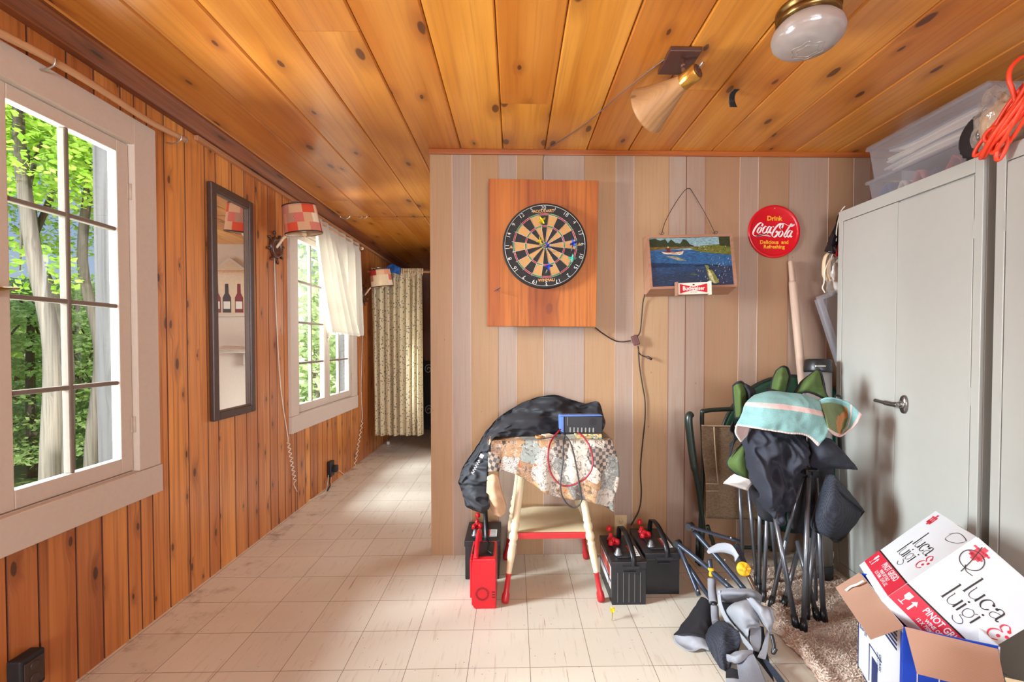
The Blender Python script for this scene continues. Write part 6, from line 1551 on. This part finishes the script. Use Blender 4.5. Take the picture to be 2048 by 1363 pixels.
b = MB(); b.ball(P(1428, 1208, 1.87), .012); b.build('joint', m_blk, fc)
# cloths of that chair: (name, material, control rows, wrinkle)
CL = [('seat_cloth', m_fabd, [[P(1402, 1192, 1.98), P(1412, 1196, 1.95), P(1420, 1205, 1.92), P(1428, 1225, 1.88)], [P(1378, 1230, 1.93), P(1398, 1230, 1.86), P(1412, 1240, 1.83), P(1426, 1255, 1.82)], [P(1348, 1270, 1.84), P(1375, 1268, 1.79), P(1400, 1272, 1.78), P(1420, 1280, 1.78)]], .008),
      ('seat_lining', m_grl, [[P(1348, 1270, 1.84), P(1375, 1268, 1.80), P(1400, 1272, 1.79), P(1420, 1280, 1.79)], [P(1350, 1284, 1.80), P(1378, 1290, 1.78), P(1400, 1288, 1.76), P(1418, 1290, 1.76)], [P(1372, 1298, 1.76), P(1388, 1301, 1.75), P(1404, 1297, 1.75), P(1418, 1300, 1.74)]], .006),
      ('mesh_pocket', m_mesh, [[P(1428, 1245, 1.82), P(1446, 1240, 1.76), P(1466, 1255, 1.72), P(1480, 1262, 1.7)], [P(1412, 1272, 1.78), P(1440, 1270, 1.70), P(1462, 1290, 1.68), P(1478, 1296, 1.68)], [P(1420, 1300, 1.74), P(1440, 1308, 1.67), P(1456, 1320, 1.66), P(1464, 1324, 1.66)], [P(1440, 1335, 1.66), P(1448, 1340, 1.64), P(1454, 1344, 1.64), P(1458, 1346, 1.64)]], .014),
      ('back_panel', m_gry, [[P(1436, 1178, 1.86), P(1470, 1176, 1.82), P(1505, 1178, 1.80), P(1524, 1190, 1.80)], [P(1434, 1188, 1.85), P(1470, 1188, 1.80), P(1504, 1190, 1.78), P(1522, 1204, 1.79)], [P(1438, 1202, 1.87), P(1470, 1204, 1.86), P(1500, 1206, 1.84), P(1516, 1216, 1.82)]], .008),
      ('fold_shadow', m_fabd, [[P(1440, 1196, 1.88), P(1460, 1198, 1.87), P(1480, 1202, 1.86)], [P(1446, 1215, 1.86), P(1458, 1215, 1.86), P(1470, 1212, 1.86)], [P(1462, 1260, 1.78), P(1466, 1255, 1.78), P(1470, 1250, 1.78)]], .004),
      ('back_panel', m_grl, [[P(1476, 1203, 1.80), P(1494, 1196, 1.76), P(1506, 1210, 1.73), P(1518, 1230, 1.72)], [P(1452, 1216, 1.80), P(1476, 1214, 1.72), P(1500, 1226, 1.69), P(1520, 1248, 1.70)], [P(1462, 1236, 1.78), P(1484, 1246, 1.70), P(1506, 1244, 1.68), P(1522, 1250, 1.69)], [P(1482, 1264, 1.73), P(1490, 1262, 1.70), P(1500, 1252, 1.69), P(1521, 1252, 1.70)], [P(1494, 1278, 1.70), P(1496, 1270, 1.69), P(1500, 1258, 1.69), P(1520, 1256, 1.70)]], .012),
      ('crumpled_flap', m_grl, [[P(1494, 1196, 1.74), P(1506, 1196, 1.72), P(1516, 1204, 1.71), P(1528, 1214, 1.71)], [P(1504, 1212, 1.72), P(1518, 1214, 1.67), P(1534, 1218, 1.67), P(1543, 1216, 1.69)], [P(1514, 1226, 1.71), P(1524, 1232, 1.66), P(1538, 1238, 1.66), P(1545, 1240, 1.68)], [P(1524, 1246, 1.71), P(1534, 1256, 1.67), P(1540, 1268, 1.67), P(1544, 1270, 1.68)]], .016),
      ('edge_band', m_grl, [[P(1436, 1180, 1.85), P(1441, 1180, 1.84)], [P(1437, 1206, 1.84), P(1444, 1206, 1.83)], [P(1450, 1240, 1.78), P(1457, 1236, 1.77)], [P(1474, 1270, 1.71), P(1480, 1264, 1.70)], [P(1498, 1298, 1.67), P(1505, 1294, 1.66)], [P(1496, 1306, 1.66), P(1502, 1306, 1.65)]], .002),
      ('rolled_hem', m_grl, [[P(1452, 1316, 1.70), P(1466, 1306, 1.66), P(1484, 1300, 1.65), P(1500, 1298, 1.66)], [P(1454, 1310, 1.66), P(1468, 1312, 1.62), P(1486, 1306, 1.62), P(1504, 1302, 1.64)], [P(1456, 1324, 1.66), P(1472, 1324, 1.62), P(1488, 1316, 1.62), P(1504, 1306, 1.64)], [P(1460, 1322, 1.68), P(1474, 1322, 1.66), P(1488, 1314, 1.66), P(1502, 1306, 1.66)]], .010),
      ('foot_panel', m_gry, [[P(1472, 1316, 1.66), P(1490, 1310, 1.63), P(1508, 1308, 1.62)], [P(1476, 1340, 1.60), P(1498, 1338, 1.57), P(1520, 1334, 1.57)], [P(1480, 1372, 1.50), P(1506, 1372, 1.48), P(1534, 1370, 1.48)], [P(1484, 1400, 1.44), P(1512, 1400, 1.42), P(1544, 1400, 1.42)]], .004),
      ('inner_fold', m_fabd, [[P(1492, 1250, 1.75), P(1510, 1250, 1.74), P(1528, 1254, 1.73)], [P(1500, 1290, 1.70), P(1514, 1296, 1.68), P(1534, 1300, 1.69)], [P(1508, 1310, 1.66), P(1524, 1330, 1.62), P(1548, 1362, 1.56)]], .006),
      ('gray_strap', m_gry, [[P(1500, 1252, 1.71), P(1522, 1254, 1.71)], [P(1500, 1280, 1.68), P(1522, 1282, 1.68)], [P(1508, 1300, 1.66), P(1518, 1304, 1.66)]], .002),
      ('side_web', m_grl, [[P(1532, 1258, 1.72), P(1538, 1264, 1.71)], [P(1526, 1290, 1.67), P(1536, 1296, 1.66)], [P(1514, 1312, 1.63), P(1530, 1318, 1.62)]], .004),
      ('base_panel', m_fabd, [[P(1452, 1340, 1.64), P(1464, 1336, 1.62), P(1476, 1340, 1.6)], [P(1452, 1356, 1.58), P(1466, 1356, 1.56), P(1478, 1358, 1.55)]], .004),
      ('base_panel', m_grl, [[P(1452, 1356, 1.58), P(1466, 1356, 1.56), P(1478, 1358, 1.55)], [P(1454, 1390, 1.50), P(1468, 1390, 1.48), P(1484, 1390, 1.47)]], .004),
      ('side_panel', m_btub, [[P(1526, 1320, 1.62), P(1534, 1318, 1.61)], [P(1544, 1348, 1.55), P(1556, 1344, 1.54)], [P(1566, 1380, 1.47), P(1580, 1376, 1.46)]], .004)]
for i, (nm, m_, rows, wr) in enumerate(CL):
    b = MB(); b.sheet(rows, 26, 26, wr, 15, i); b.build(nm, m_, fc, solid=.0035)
b = MB(); b.tube(spline([P(1543, 1268, 1.66), P(1548, 1290, 1.64), P(1546, 1305, 1.63), P(1552, 1296, 1.63)]), .007, 8); b.build('strap_end', m_blk, fc)

# ================================================================== CARTONS
m_kraft, t = newmat('kraft_board'); co = t.n('TexCoord').outputs['Object']; n1 = t.noise(co, 260, 2); n2 = t.noise(co, 6, 3); wv = t.n('TexWave', {'Vector': co, 'Scale': 60.0, 'Distortion': .4}, bands_direction='DIAGONAL').outputs['Fac']
c = t.mix(n2, srgb(180, 140, 118), srgb(192, 154, 132)); c = t.mix(t.m('MULTIPLY', wv, .12), c, srgb(160, 112, 84)); t.out(c, .85, 0, n1, .15, .002)
m_cw = mat('carton_white', (222, 224, 228), .5, var=.03); m_cb = mat('carton_blue', (22, 72, 196), .45, var=.08); m_navy = mat('carton_navy', (40, 58, 110), .5)
ZT = .36
P0 = at(1806, 1253, z=ZT); u_ = Vector((.33, .944, 0)).normalized(); v_ = Vector((.9, -.436, 0)).normalized(); LU, LV = .34, .215
root = thing('open_carton', 'open carton with a white side and a blue side, brown flaps spread', 'box', P0 + (u_ * LU + v_ * LV) / 2 - Vector((0, 0, ZT)))
dn = Vector((0, 0, -ZT + .012)); th = .004
A0, A1, A2, A3 = P0, P0 + u_ * LU, P0 + u_ * LU + v_ * LV, P0 + v_ * LV


def panel(q, n, name, mats, par, extra=None):
    b = MB(); b.quadbox(q, Vector(n), th, 0)
    if extra: extra(b)
    return b.build(name, mats, par, fixn=False)


nL = -v_; nF = -u_; nL = Vector((-u_.y, u_.x, 0)); nL = nL if nL.dot(v_) < 0 else -nL; nF = Vector((v_.y, -v_.x, 0)); nF = nF if nF.dot(u_) < 0 else -nF


def left_print(b):
    Ml = frame(A1 + dn + nL * .0008, -u_, Vector((0, 0, 1)))   # x runs from the back edge to the front edge
    for x0, x1, y0, y1 in ((.0, .006, .0, ZT - .02), (.006, .2, .002, .006)): b.box((x0, y0, 0), (x1, y1, .0006), 2, Ml)
    b.box((LU - .012, 0, 0), (LU, ZT - .03, .0006), 1, Ml)
    rr = random.Random(6)
    for k in range(6):
        yy = ZT - .035
        while yy > ZT - .20:
            ln = rr.uniform(.006, .02); b.box((.016 + .011 * k, yy - ln, 0), (.020 + .011 * k, yy, .0006), 2, Ml); yy -= ln + .004
    b.text('GLASS', .02, Ml @ Matrix.Translation((.19, .14, .001)) @ Matrix.Rotation(-PI / 2, 4, 'Z'), 2, .0003); b.text('BOTTLES', .016, Ml @ Matrix.Translation((.17, .13, .001)) @ Matrix.Rotation(-PI / 2, 4, 'Z'), 2)
    for x0, x1, y0, y1 in ((.10, .104, .02, .15), (.10, .20, .146, .15), (.125, .17, .03, .12)): b.box((x0, y0, .0), (x1, y1, .0007), 2, Ml)
    for k in range(5): b.box((.225, ZT - .05 - .014 * k, 0), (.305, ZT - .043 - .014 * k, .0007), 2, Ml)


def front_print(b):
    Mf = frame(A0 + dn + nF * .0008, v_, Vector((0, 0, 1)))
    for (a_, c_) in (((.035, .0), (.035, .245)), ((.035, .245), (.085, .235)), ((.085, .235), (.085, .15)), ((.085, .15), (.11, .12)), ((.11, .12), (.11, 0))): b.stroke([a_, c_], .003, .003, Mf, 1, None, 4, .0004)


panel([A0, A1, A1 + dn, A0 + dn], -nL, 'white_side', [m_cw, m_cb, m_navy], root, left_print)
panel([A3, A0, A0 + dn, A3 + dn], -nF, 'blue_side', [m_cb, m_cw], root, front_print)
panel([A2, A3, A3 + dn, A2 + dn], nL, 'white_side', [m_cw], root); panel([A1, A2, A2 + dn, A1 + dn], nF, 'blue_side', [m_cb], root)
b = MB(); b.quadbox([A0 + dn, A1 + dn, A2 + dn, A3 + dn], (0, 0, 1), th); b.build('bottom', m_kraft, root)


def flap4(q, name, m=m_kraft):
    b = MB(); b.quadbox(q, (q[1] - q[0]).cross(q[3] - q[0]).normalized(), th); return b.build(name, m, root)


rp = lambda px, py, o, n: ray_plane(px, py, Vector(o), Vector(n))
nfl = (Vector((0, 0, 1)) * .93 + nL * .36).normalized()   # plane of the side flap, drooping outwards
fq = [A0 + Vector((0, 0, .001)), rp(1740, 1276, A0, nfl), rp(1671, 1174, A0, nfl), A1 + Vector((0, 0, .001))]
flap4(fq, 'flap')
nff = (nF * .80 + Vector((0, 0, 1)) * .60).normalized()
fq2 = [A0 + v_ * .004 + Vector((0, 0, .001)), rp(1834, 1347, A0, nff), rp(2014, 1392, A0, nff), rp(1994, 1297, A0, nff)]
flap4(fq2, 'flap')
b = MB(); q = [rp(1692, 1180, A0 + nfl * .004, nfl), rp(1702, 1172, A0 + nfl * .006, nfl), rp(1714, 1168, A0 + nfl * .010, nfl), rp(1728, 1160, A0 + nfl * .012, nfl)]
b.tube(spline(q, 5), .0045, 6, flat=.5); tag(b.build('paper_strip', MATS['white_paper'], root) if False else b.build('paper_strip', MATS['white_paper']), 'torn white paper strip lying on the brown carton flap', 'paper')

# the wine carton tipped into it
G = Vector((1.167, 1.429, .377)); hv = Vector((.216, -.085, .239)); w1 = Vector((.165, .312, -.039)); w2 = Vector((.141, -.096, -.163))
G = G + Vector((0, 0, .004))
D_, B_, F_ = G + hv, G + w1, G + w2; A_ = G + hv + w1; E_ = G + hv + w2; C_ = G + w1 + w2; H_ = C_ + hv
root = thing('wine_carton', 'white and red wine carton tipped over inside the open carton', 'box', (G + H_) / 2 - Vector((0, 0, .2)))
m_wred = mat('wine_red', (216, 50, 68), .4, var=.04); m_ink = mat('ink_black', (34, 34, 28), .5)
WM = [m_cw, m_wred, m_ink, MATS['print_white']]


def face_print(b, M, wd, ht, k):
    """M: local x along the lower edge, y up the carton; wd, ht in metres"""
    lv = .0006
    z = lambda n_: .0004 * n_
    yb, yt = ht * .075, ht * .275
    b.poly([M @ Vector(p) for p in ((.0, yb, z(1)), (wd, yb, z(1)), (wd, yt, z(1)), (0.0, yt, z(1)))], 1)
    b.poly([M @ Vector(p) for p in ((.0, yt, z(1)), (wd, yt, z(1)), (wd, yt + .005, z(1)), (0.0, yt + .005, z(1)))], 2)
    ls = ht
    b.text('PINOT GRIGIO', .036 * k, M @ Matrix.Translation((wd * .60, ht * .225, z(2))), 3, .0006, sx=.86 * k + .0)
    b.text('WINE OF ITALY', .019 * k, M @ Matrix.Translation((wd * .60, ht * .16, z(2))), 3, .0004, sx=k); b.text('12 X 750ML · 25.4 FL OZ', .019 * k, M @ Matrix.Translation((wd * .60, ht * .115, z(2))), 3, .0004, sx=.9 * k)
    # glass and arrow
    gx, gy = wd * .13, ht * .175
    b.poly([M @ Vector((gx + x, gy + y, z(2))) for x, y in ((-.011, .022), (.006, .022), (.006, .004), (.0, -.001), (-.005, -.001), (-.011, .004))], 3); b.box((gx - .0035, gy - .018, z(2)), (gx - .0015, gy, z(2.2)), 3, M); b.box((gx - .011, gy - .02, z(2)), (gx + .006, gy - .017, z(2.2)), 3, M)
    b.poly([M @ Vector((gx + .022 + x, gy + y, z(2))) for x, y in ((-.003, -.02), (.003, -.02), (.003, .004), (.009, .004), (0, .018), (-.009, .004), (-.003, .004))], 3)
    # the lettering: two lower case words, one over the other, and an ampersand
    s = ht * .098; x0 = wd * .31; y1 = ht * .58; y2 = ht * .414; kx = 1.38 if k > .85 else 1.0; t0, t1 = s * .05, s * .135
    Mv = lambda ox, oy: M @ Matrix.Translation((x0 + (ox - x0) * kx, oy, z(2))) @ Matrix.Diagonal((kx, 1, 1, 1))

    def put(ox, oy, strokes, mi=2, sc=1.0):
        for st, wt in strokes: b.stroke([(x * s * sc, y * s * sc) for x, y in st], t0, {0: t0, 1: t1}[wt], Mv(ox, oy), mi, PI / 2 if wt else None, 6)
    Ls = [([(0, 0), (0, 1.95)], 1), ([(-.12, 0), (.12, 0)], 0), ([(-.14, 1.9), (0, 1.95)], 0)]
    Us = [([(0, 1), (0, .4), (.1, .08), (.35, -.02), (.6, .15), (.72, .5)], 0), ([(.72, 1.02), (.72, 0)], 1), ([(-.1, 1), (.02, 1.0)], 0), ([(.62, 1.0), (.74, 1.02)], 0)]
    Cs = [([(.68, .86), (.5, 1.02), (.22, .98), (.0, .6), (.05, .2), (.3, -.02), (.55, .06), (.72, .3)], 1)]
    As = [([(.08, .8), (.2, .98), (.42, 1.02), (.6, .85), (.6, .2), (.7, -.02), (.85, .1)], 1), ([(.6, .62), (.3, .58), (.02, .35), (.05, .05), (.3, -.02), (.6, .2)], 0)]
    Is = [([(0, 1.02), (0, 0)], 1), ([(-.1, 1), (0, 1.02)], 0)]
    Gs = [([(.35, 1.02), (.02, .75), (.05, .25), (.35, .1), (.66, .35), (.64, .8), (.35, 1.02)], 0), ([(.66, .9), (.8, 1.05)], 0), ([(.3, .1), (.12, -.1), (.5, -.22), (.72, -.5), (.5, -.8), (.1, -.8), (-.15, -.55)], 0)]
    x = x0
    for gl_, ad in ((Ls, .32), (Us, 1.02), (Cs, .95), (As, .9)): put(x + s * .5, y1, gl_); x += s * ad
    xe = x
    x = x0
    for gl_, ad in ((Ls, .32), (Us, 1.05), (Is, .3), (Gs, 1.0), (Is, .3)): put(x, y2, gl_); x += s * ad
    for ox, oy, sz, mi in ((x0 + s * 1.37, y2 + s * 1.3, .09, 2), (x0 + s * 2.67, y2 + s * 1.3, .09, 2), (x0 + s * .5 + s * 2.02, y1 + s * .84, .11, 2), (x0 + s * .5 + s * 2.36, y1 + s * .78, .12, 2)): b.disc(Mv(ox, oy), s * sz, 14, mi)
    ax_, ay = x0 + s * 3.8, y2 + s * .35
    put(ax_, ay, [([(.82, 1.5), (.5, 1.75), (.2, 1.55), (.22, 1.2), (.55, 1.02), (.2, .9), (-.05, .5), (.1, .08), (.5, -.02), (.85, .25)], 1)], 1)
    for ox, oy in ((.82, 1.4), (1.02, .95), (.62, .55)): b.disc(Mv(ax_ + s * ox, ay + s * oy), s * .14, 14, 1)
    # small red crest near the top edge
    for (px_, py_, w_, h_) in ((.15, .935, .046, .006), (.155, .905, .012, .05), (.11, .90, .008, .030), (.20, .905, .008, .030), (.15, .875, .04, .006), (.12, .86, .014, .008), (.19, .86, .012, .010)):
        b.box((wd * px_ - w_ / 2, ht * py_ - h_ / 2, z(1)), (wd * px_ + w_ / 2, ht * py_ + h_ / 2, z(1.6)), 1, M)


ht = hv.length
b = MB(); n1_ = hv.cross(w1)
Pts = [G, B_, F_, C_, D_, A_, E_, H_]
b.hexa([G, D_, B_, A_, F_, E_, C_, H_])
M1 = frame(B_, G - B_, hv); M2 = frame(G, w2, hv)
face_print(b, M1 @ Matrix.Translation((0, 0, .0005)), w1.length, ht, .9)
face_print(b, M2 @ Matrix.Translation((0, 0, .0005)), w2.length, ht, .80)
zz = Matrix.Translation((0, 0, .0018))
cx, cy = w2.length * .165, ht * .825
b.stroke([(cx + .029 * math.cos(a * .55 + 1) * (1 + .05 * math.sin(a)), cy + .029 * math.sin(a * .55 + 1)) for a in range(13)], .0018, .0022, M2 @ zz, 2); b.stroke([(cx - .012, cy + .047), (cx + .0, cy + .0), (cx + .008, cy - .045)], .0018, .0022, M2 @ zz, 2)
b.stroke([(cx + .0, cy - .022), (cx + .014, cy - .034), (cx + .032, cy - .032)], .0018, .0022, M2 @ zz, 2)
cx, cy = w1.length * .83, ht * .88
b.stroke([(cx - .06, cy + .0), (cx - .02, cy + .02), (cx + .05, cy + .012), (cx + .02, cy - .012), (cx - .045, cy - .02), (cx - .05, cy + .01)], .0014, .0018, M1 @ zz, 2)
b.build('carton', WM, root)
b = MB(); e = (E_ - D_).normalized(); hn = hv.normalized(); q = [D_ + hn * .002 + e * .004, E_ + hn * .002, E_ + w1 * .49 + hn * .002, D_ + w1 * .49 + hn * .002 + e * .004]; b.quadbox(q, -hn, .003); q = [D_ + w1 * .51 + hn * .002, E_ + w1 * .51 + hn * .002, E_ + w1 + hn * .002, D_ + w1 + hn * .002]; b.quadbox(q, -hn, .003)
b.build('lid_flaps', m_cw, root)
# corner of another carton at the frame edge
q0 = P(2046, 1328, 1.05); root = thing('cream_carton', 'cream carton corner just showing beside the blue carton', 'box', (1.25, 1.0, 0))
b = MB(); M = frame((1.135, 1.03, 0), (.9, -.43, 0), (.43, .9, 0)); b.box((0.02, -.32, 0), (.36, .0, .36), 0, M); b.build('carton', mat('cream_card', (222, 208, 170), .7), root, bevel=.004)
b = MB(); b.quadbox([M @ Vector(p) for p in ((.02, 0, .361), (.36, 0, .361), (.36, .05, .40), (.02, .05, .40))], (0, 0, -1), .004); b.build('flap', MATS['cream_card'], root)
